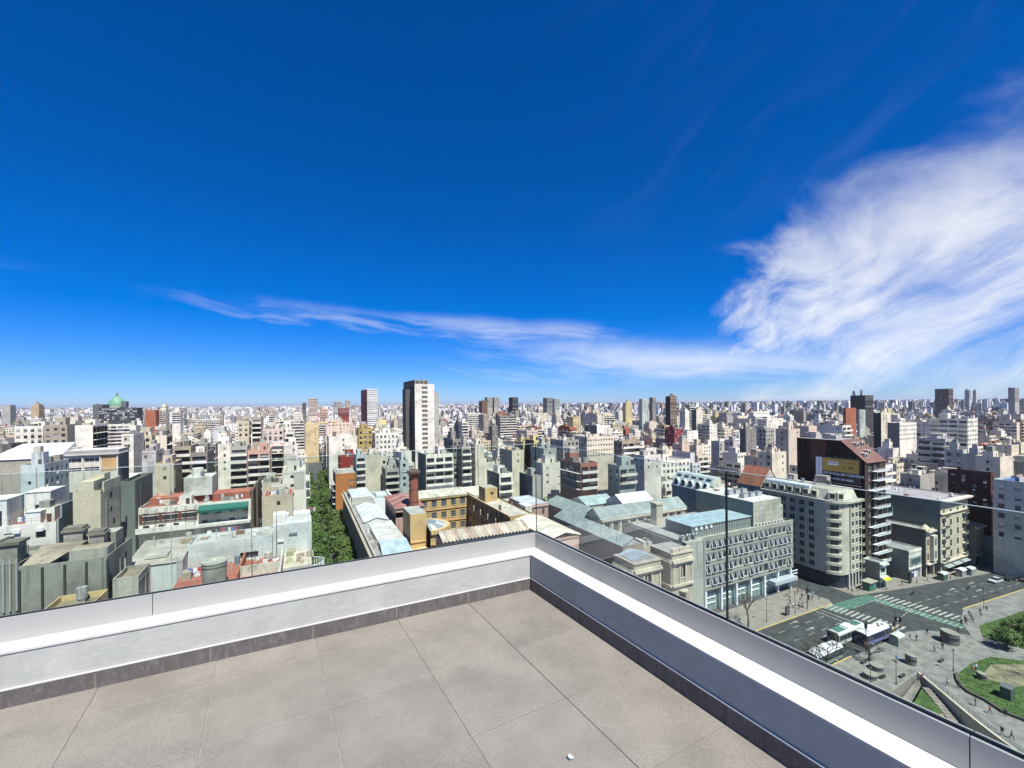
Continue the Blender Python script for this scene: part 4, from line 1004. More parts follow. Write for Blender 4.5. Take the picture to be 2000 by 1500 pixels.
m = MB(('roof', 'wall')); gable(m, 17.6, 24.9, 144, 168, 18.9, 20.1, 'y', (.62, .62, .61), 'roof'); m.box(17.6, 24.9, 144, 168, 18.4, 18.9, (.6, .6, .58), 'wall', bottom=False)
h.add('metal_roof', m, label='bright white ribbed metal roof')
for k in range(9):
    mm_ = MB(('paint',)); y = 145.5 + k * 2.6; mm_.tube((17.4, y, 18.96), (21.25, y, 20.14), .05, .05, 4, (.62, .63, .63)); mm_.tube((21.25, y, 20.14), (25.1, y, 18.96), .05, .05, 4, (.62, .63, .63)); h.add('roof_rib', mm_)
m = MB(('roof',)); m.box(18, 25, 118, 140, 18.4, 19.7, (.56, .53, .47), None, (.58, .56, .51), bottom=False)
for k in range(3): m.box(21 + k * .9, 21.6 + k * .9, 130, 131.2, 19.72, 20.1, (.6, .6, .58), bottom=False)
h.add('flat_roof', m, label='pale beige flat roof with three vents')
m = MB(('roof',)); m.face(((17.6, 110, 18.6), (25.1, 110, 18.6), (24.9, 117.8, 20.3), (18, 117.8, 20.3)), (.40, .48, .52)); m.face(((18, 117.8, 20.3), (24.9, 117.8, 20.3), (24.9, 117.85, 18.4), (18, 117.85, 18.4)), (.5, .5, .48)); h.add('metal_roof', m, label='pale blue sloped metal roof')
for k in range(9):
    mm_ = MB(('paint',)); x = 17.9 + k * .82; mm_.tube((x, 110.05, 18.66), (x * .98 + .4, 117.7, 20.34), .04, .04, 4, (.42, .5, .54)); h.add('roof_rib', mm_)
m = MB(('roof',)); m.box(17.2, 24.9, 86, 108.5, 18.4, 18.9, (.42, .42, .38), None, (.47, .48, .44), bottom=False); h.add('flat_roof', m, label='grey felt flat roof')
for k in range(9):
    m = MB(('paint',)); x, y = 16.6 + rn.random() * 1.1, 112 + rn.random() * 60
    m.box(x, x + .9, y, y + .9, 18.41, 19.1 + rn.random() * .5, rn.choice(((.5, .5, .48), (.15, .15, .15), (.34, .3, .26))), bottom=False); h.add('roof_vent', m)
for k, (x, y) in enumerate(((15.7, 168), (15.7, 95))):
    m = MB(('paint',)); m.box(x - .15, x + .15, y - .15, y + .15, 16, 22.5, (.72, .70, .66), bottom=False); h.add('roof_post', m)
h.done()
# ---- pink pavilion with red tiled roof
h = House('college_pavilion', 'pink pavilion with faded red roof left of the brick chimney', 'college building', (31, 156, 0), foot=(27.5, 37, 146, 166, 23, 0))
x0, x1, y0, y1 = 27.6, 36.8, 146, 166
h.wall((x0, y0), *FR, x1 - x0, 0, 21.6, PNK, [(2.5, 3.4, 18.4, 20.3), (3.7, 4.6, 18.4, 20.3), (4.9, 5.8, 18.4, 20.3), (6.6, 8.8, 18.6, 20.3)], pane=(.05, .06, .06))
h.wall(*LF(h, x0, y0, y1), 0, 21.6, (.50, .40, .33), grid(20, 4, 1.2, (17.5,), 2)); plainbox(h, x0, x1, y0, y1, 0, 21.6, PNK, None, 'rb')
m = MB(('roof', 'wall')); m.box(x0 - .4, x1 + .4, y0 - .4, y1 + .4, 21.6, 21.9, (.55, .46, .38), 'wall')
q = ((x0 - .4, y0 - .4, 21.92), (x1 + .4, y0 - .4, 21.92), (x1 + .4, y1 + .4, 21.92), (x0 - .4, y1 + .4, 21.92)); r0, r1 = ((x0 + x1) / 2, y0 + 5, 23.6), ((x0 + x1) / 2, y1 - 5, 23.6)
for f_ in ((q[0], q[1], r0), (q[1], q[2], r1, r0), (q[2], q[3], r1), (q[3], q[0], r0, r1)): m.face(f_, (.36, .15, .12), 'roof')
h.add('roof', m)
for y in (152, 158):
    m = MB(('paint',)); m.tube((x0, y, 22.05), ((x0 + x1) / 2, y, 23.64), .12, .12, 4, (.62, .56, .5)); m.tube((x1, y, 22.05), ((x0 + x1) / 2, y, 23.64), .12, .12, 4, (.62, .56, .5)); h.add('roof_rib', m)
h.done()
# ---- brick chimney
ch = MB(('brickwork',))
m_, t_, b_ = newmat('red_brickwork')
br = nn(t_, 'ShaderNodeTexBrick'); br.inputs['Scale'].default_value = 3.0; br.inputs['Color1'].default_value = (.30, .085, .05, 1); br.inputs['Color2'].default_value = (.22, .06, .04, 1); br.inputs['Mortar'].default_value = (.24, .12, .09, 1)
ln(t_, wpos(t_, (1, 1, 1)), br.inputs['Vector']); ln(t_, br.outputs[0], b_.inputs['Base Color']); b_.inputs['Roughness'].default_value = .9
M['brickwork'] = m_
ch.cyl(32.9, 143, 16, 31.4, 1.75, 1.35, 20)
chim = solo(ch, 'brick_chimney', 'tall round red brick chimney with flared dark cap among the college roofs', 'chimney', (32.9, 143, 16))
m = MB(('brickwork',)); m.cyl(32.9, 143, 31.4, 32.0, 1.4, 1.55, 20); m.cyl(32.9, 143, 32.0, 32.5, 1.5, 1.5, 20); m.cyl(32.9, 143, 32.5, 33.4, 1.5, 2.1, 20); part(m, 'collar', chim)
m = MB(('wall',)); m.cyl(32.9, 143, 33.4, 34.1, 2.35, 2.2, 20, (.10, .07, .06)); m.cyl(32.9, 143, 34.1, 34.6, 2.0, 1.2, 20, (.12, .09, .08)); part(m, 'cap', chim)
for z in (20, 24, 28):
    m = MB(('wall',)); m.cyl(32.9, 143, z, z + .18, 1.75 - (z - 16) * .026 + .05, 1.75 - (z - 16) * .026 + .05, 20, (.12, .06, .05)); part(m, 'iron_band', chim)
# ---- yellow court building
h = House('yellow_building', 'ochre yellow college building with corrugated pale roof around a courtyard', 'college building', (50, 160, 0), foot=(37, 64, 119, 168, 23, 0))
h.wall((37, 156), *FR, 19.4, 0, 21.6, YEL, grid(19.4, 5, 1.9, (5, 9.6, 14.0, 18.3), 2.3, .8, 19), mull=3, trans=2, frame=(.34, .34, .33), sill=(.62, .47, .25), pane=(.05, .06, .07))
h.band((37, 156), *FR, 19.4, 12.7, 13.1, .3, (.60, .34, .16), 'string_course'); h.band((37, 156), *FR, 19.4, 17.2, 17.5, .3, (.60, .34, .16), 'string_course'); h.band((37, 156), *FR, 19.4, 21.3, 21.65, .4, (.66, .46, .2))
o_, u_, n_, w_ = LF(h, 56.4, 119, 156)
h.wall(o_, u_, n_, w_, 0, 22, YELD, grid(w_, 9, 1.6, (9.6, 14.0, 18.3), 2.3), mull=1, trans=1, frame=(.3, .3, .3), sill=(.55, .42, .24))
h.band(o_, u_, n_, w_, 16.9, 17.3, .5, (.62, .50, .32), 'string_course'); h.band(o_, u_, n_, w_, 21.7, 22.05, .5, (.62, .50, .32))
h.wall((56.4, 119), *FR, 7.4, 0, 22, YELD, [(2, 3.4, 18.2, 20.4)])
h.W.face(((63.8, 119, 0), (63.8, 168, 0), (63.8, 168, 22), (63.8, 119, 22)), YELD); h.W.face(((37, 168, 0), (63.8, 168, 0), (63.8, 168, 22), (37, 168, 22)), YELD); h.W.face(((37, 156, 0), (37, 168, 0), (37, 168, 22), (37, 156, 22)), YELD)
h.W.face(((56.4, 119, 21.5), (63.8, 119, 21.5), (63.8, 168, 21.5), (56.4, 168, 21.5)), (.52, .47, .38), 'roof')
m = MB(('roof',)); corrug(m, 36.8, 56.3, 155.5, 21.75, 163, 23.2, .85, .34, ((.62, .58, .46), (.55, .52, .42)), rn); h.add('corrugated_roof', m)
m = MB(('roof',)); corrug(m, 36.8, 56.3, 168.3, 21.75, 163, 23.2, .85, .34, ((.62, .58, .46), (.55, .52, .42)), rn); h.add('corrugated_roof', m)
m = MB(('wall',)); m.box(57.2, 61.8, 141, 147, 21.5, 26.4, YEL, None, (.5, .46, .38), bottom=False); m.box(59.2, 60.2, 140.9, 140.98, 24.2, 25, (.05, .04, .03)); h.add('stair_tower', m)
m = MB(('roof', 'wall')); m.box(56.6, 66, 150, 167.5, 21.55, 22.3, (.6, .54, .44), 'wall', (.66, .60, .48), 'roof', bottom=False); h.add('flat_roof', m, label='wide pale beige flat roof')
for k in range(5):
    m = MB(('wall',)); y = 122 + k * 6.5; m.cyl(55.7, y, 17.3, 18.6, .28, .2, 8, (.6, .5, .36)); m.cyl(55.7, y, 18.6, 19.3, .34, .12, 8, (.6, .5, .36)); h.add('urn', m)
h.done()
# ---- yellow block with the rounded apse and glass roof
h = House('apse_building', 'yellow block with half-round apse under a grey glass roof', 'college building', (31, 116, 0), foot=(25.6, 37.4, 110, 127, 24, 0))
x0, x1, y0, y1 = 25.8, 30.2, 116.5, 126
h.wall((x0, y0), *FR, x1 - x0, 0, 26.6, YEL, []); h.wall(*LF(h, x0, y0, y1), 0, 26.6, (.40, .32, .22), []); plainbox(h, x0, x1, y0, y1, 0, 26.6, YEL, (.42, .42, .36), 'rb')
h.band((x0, y0), *FR, x1 - x0, 19.0, 19.4, .3, (.68, .46, .22), 'string_course')
h.wall((25.8, 110.4), *FR, 4.4, 0, 17.6, YEL, [(2.2, 3.4, 13.4, 15.8)], mull=1); h.W.face(((25.8, 110.4, 17.6), (30.2, 110.4, 17.6), (30.2, 116.5, 17.6), (25.8, 116.5, 17.6)), (.6, .42, .22), 'roof'); h.W.face(((25.8, 110.4, 0), (25.8, 116.5, 0), (25.8, 116.5, 17.6), (25.8, 110.4, 17.6)), YELD)
ac, ay, ar, NA = 30.2, 119.0, 6.4, 24
arc = [(ac + ar * math.sin(math.pi * k / NA), ay - ar * math.cos(math.pi * k / NA)) for k in range(NA + 1)]
for k in range(NA):
    p, q = arc[k], arc[k + 1]
    L_ = math.hypot(q[0] - p[0], q[1] - p[1]); u_ = ((q[0] - p[0]) / L_, (q[1] - p[1]) / L_); n_ = (u_[1], -u_[0])
    h.wall(p, u_, n_, L_, 0, 22.6, YEL, [(.12, L_ - .12, 15.0, 17.4)] if k % 3 != 2 else [], dep=.15, mull=0, pane=(.05, .05, .05), frame=(.3, .26, .2))
    h.band(p, u_, n_, L_, 18.6, 19.0, .35, (.66, .42, .18), 'string_course'); h.band(p, u_, n_, L_, 21.7, 22.7, .6, (.70, .48, .22))
m = MB(('paint', 'pane'))
for k in range(NA):
    p, q = arc[k], arc[k + 1]
    f1, f2 = .9, .5
    P1 = [(ac + (v[0] - ac) * f1, ay + (v[1] - ay) * f1, 22.72) for v in (p, q)]; P2 = [(ac + (v[0] - ac) * f2, ay + (v[1] - ay) * f2, 23.5) for v in (q, p)]
    m.face(P1 + P2, (.62, .66, .64) if k % 6 in (1, 2) and k < 12 else (.20, .23, .23), 'pane'); m.face(P2[::-1] + [(ac, ay, 24.0)], (.24, .26, .26), 'pane')
    m.tube(P1[0], P2[1], .06, .06, 4, (.5, .52, .5)); m.face([(p[0], p[1], 22.705), (q[0], q[1], 22.705), (P1[1][0], P1[1][1], 22.71), (P1[0][0], P1[0][1], 22.71)], (.62, .46, .26))
h.add('glass_roof', m)
h.done()
# ---- shed with rusty corrugated roof
h = House('college_shed', 'long shed with rust-streaked corrugated roof just beyond the parapet', 'college building', (44, 108, 0), foot=(30.4, 54.2, 101, 110.3, 23, 0))
h.wall((30.8, 102.5), *FR, 23, 0, 22.4, (.60, .47, .44), [(a, a + 2.0, 18.7, 21.5) for a in (1.2, 4.4, 7.6, 10.8, 14, 17.2, 20.4)], mull=3, frame=(.2, .2, .19), pane=(.06, .07, .07))
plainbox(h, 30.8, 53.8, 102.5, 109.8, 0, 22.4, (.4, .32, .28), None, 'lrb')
m = MB(('roof',)); corrug(m, 30.4, 54.2, 101.8, 22.45, 106, 24.0, .92, .42, ((.60, .53, .42), (.48, .36, .27), (.54, .47, .37), (.42, .33, .26)), rn); h.add('corrugated_roof', m)
m = MB(('roof',)); corrug(m, 30.4, 54.2, 110.2, 22.45, 106, 24.0, .92, .42, ((.56, .50, .40), (.50, .40, .3)), rn); h.add('corrugated_roof', m)
h.done()
h = House('college_shed', 'pink gabled shed with mottled beige corrugated roof by the parapet corner', 'college building', (60, 100, 0), foot=(57.2, 66.4, 97, 118, 23, 0))
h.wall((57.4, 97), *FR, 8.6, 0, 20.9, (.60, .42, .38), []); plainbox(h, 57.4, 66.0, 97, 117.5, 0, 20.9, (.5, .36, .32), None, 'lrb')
h.band((57.4, 97), *FR, 8.6, 20.3, 20.8, .2, (.45, .32, .26))
m = MB(('roof',))
n_ = 26
for k in range(n_):
    ya, yb, yc = 96.6 + 21.2 * k / n_, 96.6 + 21.2 * (k + .5) / n_, 96.6 + 21.2 * (k + 1) / n_
    cc = jit((.56, .51, .40), rn, .14)
    for (xa, za), (xb, zb_) in (((57.0, 21.0), (61.7, 22.2)), ((66.4, 21.0), (61.7, 22.2))):
        m.face(((xa, ya, za), (xa, yb, za + .3), (xb, yb, zb_ + .3), (xb, ya, zb_)), cc); m.face(((xa, yb, za + .3), (xa, yc, za), (xb, yc, zb_), (xb, yb, zb_ + .3)), cc)
h.add('corrugated_roof', m)
h.done()
# ---- pink block and the copper-roofed wings
h = House('college_block', 'dusty pink block with cornice behind the parapet corner', 'college building', (70, 134, 0), foot=(66.8, 75, 126, 142, 23, 0))
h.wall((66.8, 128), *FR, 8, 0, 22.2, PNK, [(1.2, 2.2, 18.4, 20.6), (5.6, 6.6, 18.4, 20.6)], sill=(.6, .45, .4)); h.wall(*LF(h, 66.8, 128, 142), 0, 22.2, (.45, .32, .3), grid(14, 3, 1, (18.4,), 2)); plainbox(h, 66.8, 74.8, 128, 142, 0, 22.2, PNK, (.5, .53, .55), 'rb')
h.band((66.8, 128), *FR, 8, 21.3, 21.7, .35, (.62, .46, .42)); h.done()
h = House('college_block', 'low cream roof house beside the dusty pink block', 'college building', (64, 130, 0), foot=(64, 66.5, 120, 140, 21, 0))
plainbox(h, 64.0, 66.6, 119, 142, 0, 20.5, (.5, .46, .38), (.46, .43, .36), par=.5)
m = MB(('wall', 'roof')); m.box(64.1, 66.5, 124, 129, 20, 23, (.62, .60, .54), 'wall', (.78, .78, .76), 'roof', bottom=False); h.add('lift_house', m); h.done()
h = House('copper_roofed_wing', 'narrow dark wing with long pale green copper roof', 'college building', (74, 98, 0), foot=(70.5, 77.5, 84.5, 117, 23, 0))
plainbox(h, 70.7, 77.2, 85, 117, 0, 20.6, (.30, .27, .24), None); m = MB(('roof', 'wall')); gable(m, 70.7, 77.2, 85, 117, 20.6, 22.4, 'y', COPPER, 'roof', (.4, .38, .34)); h.add('copper_roof', m)
for k in range(21):
    m = MB(('paint',)); y = 85.6 + k * 1.55; m.tube((70.4, y, 20.66), (73.95, y, 22.44), .035, .035, 4, (.36, .48, .45)); h.add('roof_seam', m)
for k in range(5):
    m = MB(('paint',)); m.tube((71.2, 88 + k * 6.5, 20.7), (71.2, 88 + k * 6.5, 23.4), .04, .04, 4, (.1, .1, .1)); h.add('lightning_rod', m)
h.done()
h = House('copper_roofed_wing', 'low wing with wide pale green copper roof behind the narrow dark wing', 'college building', (82, 124, 0), foot=(77.6, 88, 112, 136, 23, 0))
plainbox(h, 77.8, 87.5, 112, 135, 0, 20.6, (.48, .36, .34), None); m = MB(('roof', 'wall')); gable(m, 77.8, 87.5, 112, 135, 20.6, 22.6, 'y', COPPER, 'roof', (.2, .2, .2)); h.add('copper_roof', m)
for k in range(14):
    m = MB(('paint',)); y = 112.6 + k * 1.6; m.tube((77.5, y, 20.66), (82.65, y, 22.64), .035, .035, 4, (.36, .48, .45)); h.add('roof_seam', m)
h.done()
h = House('college_hall', 'cream neoclassical hall with pilasters and pale copper roof', 'college building', (96, 108, 0), foot=(79, 114, 104.5, 112, 24.5, 0))
CR = (.60, .56, .46)
h.wall((79.2, 104.8), *FR, 34, 0, 21.4, CR, [(a, a + 1.9, z, z + hh) for a in [1.4 + 3.2 * k for k in range(10)] for z, hh in ((17.0, 2.9), (12.4, 2.6))], mull=1, trans=1, frame=(.3, .32, .3), sill=(.62, .58, .5), pane=(.07, .085, .085))
for k in range(11):
    m = MB(('wall',)); a = 79.2 + .35 + 3.2 * k; m.box(a, a + .6, 104.55, 104.798, 15.6, 20.6, (.64, .60, .52)); h.add('pilaster', m)
h.band((79.2, 104.8), *FR, 34, 20.7, 21.3, .6, (.62, .58, .5)); h.band((79.2, 104.8), *FR, 34, 15.2, 15.6, .4, (.62, .58, .5), 'string_course')
h.W.face(((79.2, 104.8, 0), (79.2, 112, 0), (79.2, 112, 21.4), (79.2, 104.8, 21.4)), CR); h.W.face(((113.2, 104.8, 0), (113.2, 112, 0), (113.2, 112, 21.4), (113.2, 104.8, 21.4)), CR)
m = MB(('roof', 'wall')); gable(m, 79.2, 113.2, 104.8, 111.8, 21.4, 24.2, 'x', COPPER, 'roof', CR, .4); h.add('copper_roof', m)
for k in range(24):
    m = MB(('paint',)); x = 79.6 + k * 1.45; m.tube((x, 104.5, 21.46), (x, 108.3, 24.24), .035, .035, 4, (.36, .48, .45)); h.add('roof_seam', m)
h.done()
h = House('gabled_hall', 'bright white gable roof behind the cream neoclassical hall', 'college building', (101, 117, 0), foot=(95, 108, 112.5, 123, 25.5, 0))
plainbox(h, 95.2, 108, 113, 123, 0, 21.8, (.7, .69, .66), None); m = MB(('roof', 'wall')); gable(m, 95.2, 108, 113, 123, 21.8, 24.9, 'x', (.80, .80, .78), 'roof', (.7, .69, .66)); h.add('roof', m); h.done()
h = House('gabled_hall', 'low pinkish range with green grey roof left of the bright gable', 'college building', (90, 126, 0), foot=(88, 100, 124, 136, 23, 0))
h.wall((88, 124), *FR, 12, 0, 20.6, (.62, .52, .46), grid(12, 4, 1.5, (17,), 2.4), sill=CR); plainbox(h, 88, 100, 124, 135, 0, 20.6, (.58, .5, .44), None, 'lrb'); m = MB(('roof', 'wall')); gable(m, 88, 100, 124, 135, 20.6, 22.6, 'x', (.38, .47, .46), 'roof', (.55, .48, .42)); h.add('roof', m); h.done()
h = House('college_hall', 'rear college hall under a long blue grey metal roof', 'college building', (52, 186, 0), foot=(40, 74, 170, 177, 22, 0))
plainbox(h, 40, 78, 169, 177, 0, 19.2, (.55, .48, .38), None); m = MB(('roof', 'wall')); gable(m, 40, 78, 169, 177, 19.2, 21.2, 'x', (.33, .39, .44), 'roof', (.5, .45, .4)); h.add('roof', m)
for k in range(22):
    m = MB(('paint',)); x = 40.4 + k * 1.7; m.tube((x, 168.8, 19.26), (x, 173, 21.24), .04, .04, 4, (.28, .34, .38)); h.add('roof_seam', m)
h.done()
m = MB(('wall',)); m.box(93.6, 96.0, 97.4, 99.8, 0, 25.6, (.52, .48, .40)); m.box(93.4, 96.2, 97.2, 100, 25.6, 26.1, (.56, .52, .44))
solo(m, 'chimney_stack', 'square cream chimney stack in front of the neoclassical hall', 'chimney', (94.8, 98.6, 0)); FOOT.append((93.4, 96.2, 97.2, 100, 26, 0))
# ---- neoclassical front of the college towards the avenue
def pavilion(label, x0, x1, y0, y1, z, glassroof):
    h = House('college_pavilion', label, 'college building', ((x0 + x1) / 2, (y0 + y1) / 2, 0), foot=(x0, x1, y0, y1, z, 0))
    w = x1 - x0
    CS = (.56, .52, .43); DS = (.64, .60, .51)
    op = [(w / 2 - 1.15, w / 2 - .15, z - 6.2, z - 3.2), (w / 2 + .15, w / 2 + 1.15, z - 6.2, z - 3.2), (w / 2 - 1.0, w / 2 + 1.0, z - 13.2, z - 9.2)]
    h.wall((x0, y0), *FR, w, 0, z, CS, op, dep=.35, frame=(.2, .2, .2), sill=DS, pane=(.06, .06, .06), mull=0)
    d = y1 - y0
    h.wall(*LF(h, x0, y0, y1), 0, z, CS, [(d / 2 - .6, d / 2 + .6, z - 6.2, z - 3.2)], dep=.3); plainbox(h, x0, x1, y0, y1, 0, z, CS, (.38, .37, .33), 'rb')
    for (o_, u_, n_, w_) in (((x0, y0), (1, 0), (0, -1), w), LF(h, x0, y0, y1)):
        h.band(o_, u_, n_, w_ + .0, z - 2.4, z - 2.0, .7, DS); h.band(o_, u_, n_, w_, z - 2.0, z - 1.6, .45, DS); h.band(o_, u_, n_, w_, z - 8.0, z - 7.5, .5, DS, 'string_course'); h.band(o_, u_, n_, w_, z - .35, z + .05, .25, DS)
        for k in range(4):
            m = MB(('wall',)); a = .25 + (w_ - .9) * k / 3
            q = [(o_[0] + u_[0] * a_ + n_[0] * d_, o_[1] + u_[1] * a_ + n_[1] * d_) for a_, d_ in ((a, .002), (a + .5, .002), (a + .5, .2), (a, .2))]
            m.prism(q, z - 7.5, z - 2.4, DS); h.add('pilaster', m)
    m = MB(('wall',)); m.cyl(x0 + w / 2, y0 - .1, z - 9.2, z - 9.0, 1.25, 1.25, 14, DS); h.add('arch_hood', m)
    if glassroof:
        m = MB(('roof', 'wall')); gable(m, x0 + .8, x1 - .8, y0 + 1, y1 - .5, z + .1, z + 1.1, 'y', ZINC, 'roof', (.4, .42, .42), 0); h.add('roof_light', m, label='blue grey glazed roof light')
    else:
        m = MB(('wall',)); m.box(x0 + .3, x1 - .3, y0 + .3, y0 + .6, z, z + .9, DS, bottom=False)
        for k in range(6): m.box(x0 + .5 + k * (w - 1.4) / 5, x0 + .9 + k * (w - 1.4) / 5, y0 + .2, y0 + .25, z + .1, z + .8, CS, bottom=False)
        h.add('balustrade', m)
    return h.done()
pavilion('cream classical pavilion with balustrade and blue glazed roof light', 67.4, 75.6, 77.4, 84.2, 19.4, True)
pavilion('cream classical pavilion with twin windows beside the modern office', 78.2, 85.0, 76.6, 83.6, 20.2, False)
h = House('college_range', 'lower classical front between the two cream pavilions', 'college building', (77, 82, 0), foot=(75.8, 78, 80, 84, 16.5, 0))
plainbox(h, 75.8, 78.0, 79.5, 84.3, 0, 16.5, (.5, .46, .38), (.36, .35, .32)); h.done()
h = House('college_range', 'flat grey roofed front range beside the aluminium rail', 'college building', (60, 84, 0), foot=(50, 67.2, 78, 90, 17.2, 0))
h.wall((50, 79), *FR, 17.2, 0, 16.6, (.54, .5, .41), grid(17.2, 5, 1.2, (11.6,), 2.6), sill=(.6, .56, .48)); plainbox(h, 50, 67.2, 79, 90.5, 0, 16.6, (.52, .48, .4), (.33, .32, .29), 'lrb'); h.band((50, 79), *FR, 17.2, 15.6, 16.1, .6, (.62, .58, .5))
m = MB(('wall',)); m.box(50, 67.2, 79.05, 79.4, 16.6, 17.5, (.58, .54, .46), bottom=False); h.add('parapet', m); h.done()
h = House('college_range', 'flat plant-covered roof between copper wing and cream pavilions', 'college building', (82, 88, 0), foot=(77.6, 92, 84.6, 96, 18, 0))
plainbox(h, 77.6, 92.4, 84.8, 96, 0, 17.4, (.4, .38, .33), (.34, .33, .30), par=.7)
for k in range(9):
    m = MB(('paint',)); x, y = 79 + rn.random() * 11, 86 + rn.random() * 8; m.box(x, x + 1.3, y, y + .8, 16.75, 17.7 + rn.random() * .6, rn.choice(((.55, .56, .55), (.2, .21, .21), (.42, .45, .46))), bottom=False); h.add('plant_unit', m)
m = MB(('roof', 'wall')); m.box(79, 83, 90, 94, 16.8, 18.6, (.5, .48, .42), 'wall', (.56, .55, .50), 'roof', bottom=False); h.add('roof_house', m); h.done()

# ================================================================ buildings along the avenue
# ---- modern office with ribbon rows of tilted sashes
h = House('modern_office', 'grey concrete office with four rows of dark windows and tilted white sashes', 'office building', (113, 88, 0), foot=(87, 132.4, 81.5, 104, 27.4, 0))
LG = (.37, .38, .35)
X0, X1, YF = 94.0, 132.0, 81.5
W_ = X1 - X0
NC = 17
mz = [6.9 + 3.25 * k for k in range(4)]
op = []
for z in mz:
    for k in range(NC):
        a = 1.0 + (W_ - 2.0) * k / NC; op.append((a + .12, a + (W_ - 2) / NC - .12, z + .5, z + 2.55))
h.wall((X0, YF), *FR, W_, 6.2, 20.4, LG, op, dep=.28, frame=(.10, .11, .11), mull=0, pane=(.035, .045, .05))
rq = random.Random(8)
for (a0, a1, z0, z1) in op:
    if rq.random() < .9:
        m = MB(('paint', 'pane')); t_ = rq.choice((.55, .55, .45, .02))
        Xa, Xb = X0 + a0 + .1, X0 + a1 - .1
        zt_, zl = z1 - .08, z0 + .12
        yT, yB = YF + .14, YF + .14 - t_
        wc = (.80, .81, .79)
        m.tube((Xa, yT, zt_), (Xa, yB, zl), .055, .055, 4, wc); m.tube((Xb, yT, zt_), (Xb, yB, zl), .055, .055, 4, wc); m.tube((Xa, yB, zl), (Xb, yB, zl), .06, .06, 4, wc); m.tube((Xa, yT, zt_), (Xb, yT, zt_), .045, .045, 4, wc)
        m.tube(((Xa + Xb) / 2 - .3, yT, zt_), (Xa, yB, zl), .05, .05, 4, wc); m.tube(((Xa + Xb) / 2 + .3, yT, zt_), (Xb, yB, zl), .05, .05, 4, wc)
        m.face(((Xa, yT, zt_), (Xb, yT, zt_), (Xb, yB, zl), (Xa, yB, zl)), (.02, .025, .028), 'paint')
        h.add('sash', m)
for z in mz: h.band((X0, YF), *FR, W_ - .3, z + .28, z + .45, .12, (.42, .44, .41), 'sill_course', .3)
# tall glazed ground floors behind white columns
GB = 5.6
h.W.face(((X0, YF + 1.4, 0), (X1, YF + 1.4, 0), (X1, YF + 1.4, 6.2), (X0, YF + 1.4, 6.2)), (.18, .26, .24), 'pane')
h.W.face(((X0, YF, 6.2), (X1, YF, 6.2), (X1, YF + 1.4, 6.2), (X0, YF + 1.4, 6.2)), (.3, .32, .3))
for k in range(7):
    m = MB(('paint',)); x = X0 + 1.2 + k * 5.95; m.box(x, x + .55, YF + .15, YF + .75, 0, 6.18, (.74, .77, .75)); h.add('column', m)
    for q in range(2):
        for zz in (2.0, 3.4, 4.3):
            m = MB(('paint',)); m.box(x + 1.2 + q * 2.0, x + 3.0 + q * 2.0, YF + 1.15, YF + 1.38, zz, zz + .16, (.78, .80, .79)); h.add('louvre', m)
    for q in range(3):
        m = MB(('paint',)); m.box(x + 1.5 + q * 1.6, x + 1.58 + q * 1.6, YF + 1.3, YF + 1.39, .1, 4.6, (.7, .72, .7)); h.add('glazing_bar', m)
m = MB(('paint',)); m.box(121.6, 131.9, YF - 1.3, YF + 1.0, 3.0, 4.0, (.40, .44, .46)); h.add('canopy', m)
plainbox(h, X0, X1, YF, 104, 6.2, 20.4, LG, None, 'r'); h.W.face(((X1, YF + 1.4, 0), (X1, 104, 0), (X1, 104, 6.2), (X1, YF + 1.4, 6.2)), LG)
h.W.face(((X0, YF, 20.4), (X1, YF, 20.4), (X1, YF + .3, 20.4), (X0, YF + .3, 20.4)), (.55, .57, .54)); h.W.face(((X0, YF + .3, 19.6), (X1, YF + .3, 19.6), (X1, YF + .3, 20.4), (X0, YF + .3, 20.4)), LG)
h.W.face(((87, YF + .3, 19.6), (X1, YF + .3, 19.6), (X1, 104, 19.6), (87, 104, 19.6)), (.36, .36, .33), 'roof')
h.wall((87.2, YF - .9), *FR, 6.78, 0, 20.2, (.42, .45, .43), []); h.W.face(((93.98, YF - .9, 0), (93.98, YF, 0), (93.98, YF, 20.2), (93.98, YF - .9, 20.2)), LG); h.W.face(((87.2, YF - .9, 20.2), (93.98, YF - .9, 20.2), (93.98, YF + .3, 20.2), (87.2, YF + .3, 20.2)), (.4, .4, .38)); h.W.face(((87.2, YF - .9, 0), (87.2, 104, 0), (87.2, 104, 20.2), (87.2, YF - .9, 20.2)), (.42, .44, .42))
m = MB(('paint',)); m.box(93.3, 93.6, YF - 1.0, YF - .902, 0, 20.2, (.2, .22, .22)); h.add('drainpipe', m)
for k in range(5):
    m = MB(('paint',)); x = 88 + k * 1.15; m.box(x, x + .8, 82.8 + (k % 2), 83.6 + (k % 2), 19.62, 20.9, (.30, .31, .30), bottom=False); m.tube((x + .4, 83, 20.9), (x + .4, 82.5, 21.5), .2, .2, 8, (.5, .5, .48)); h.add('air_handler', m)
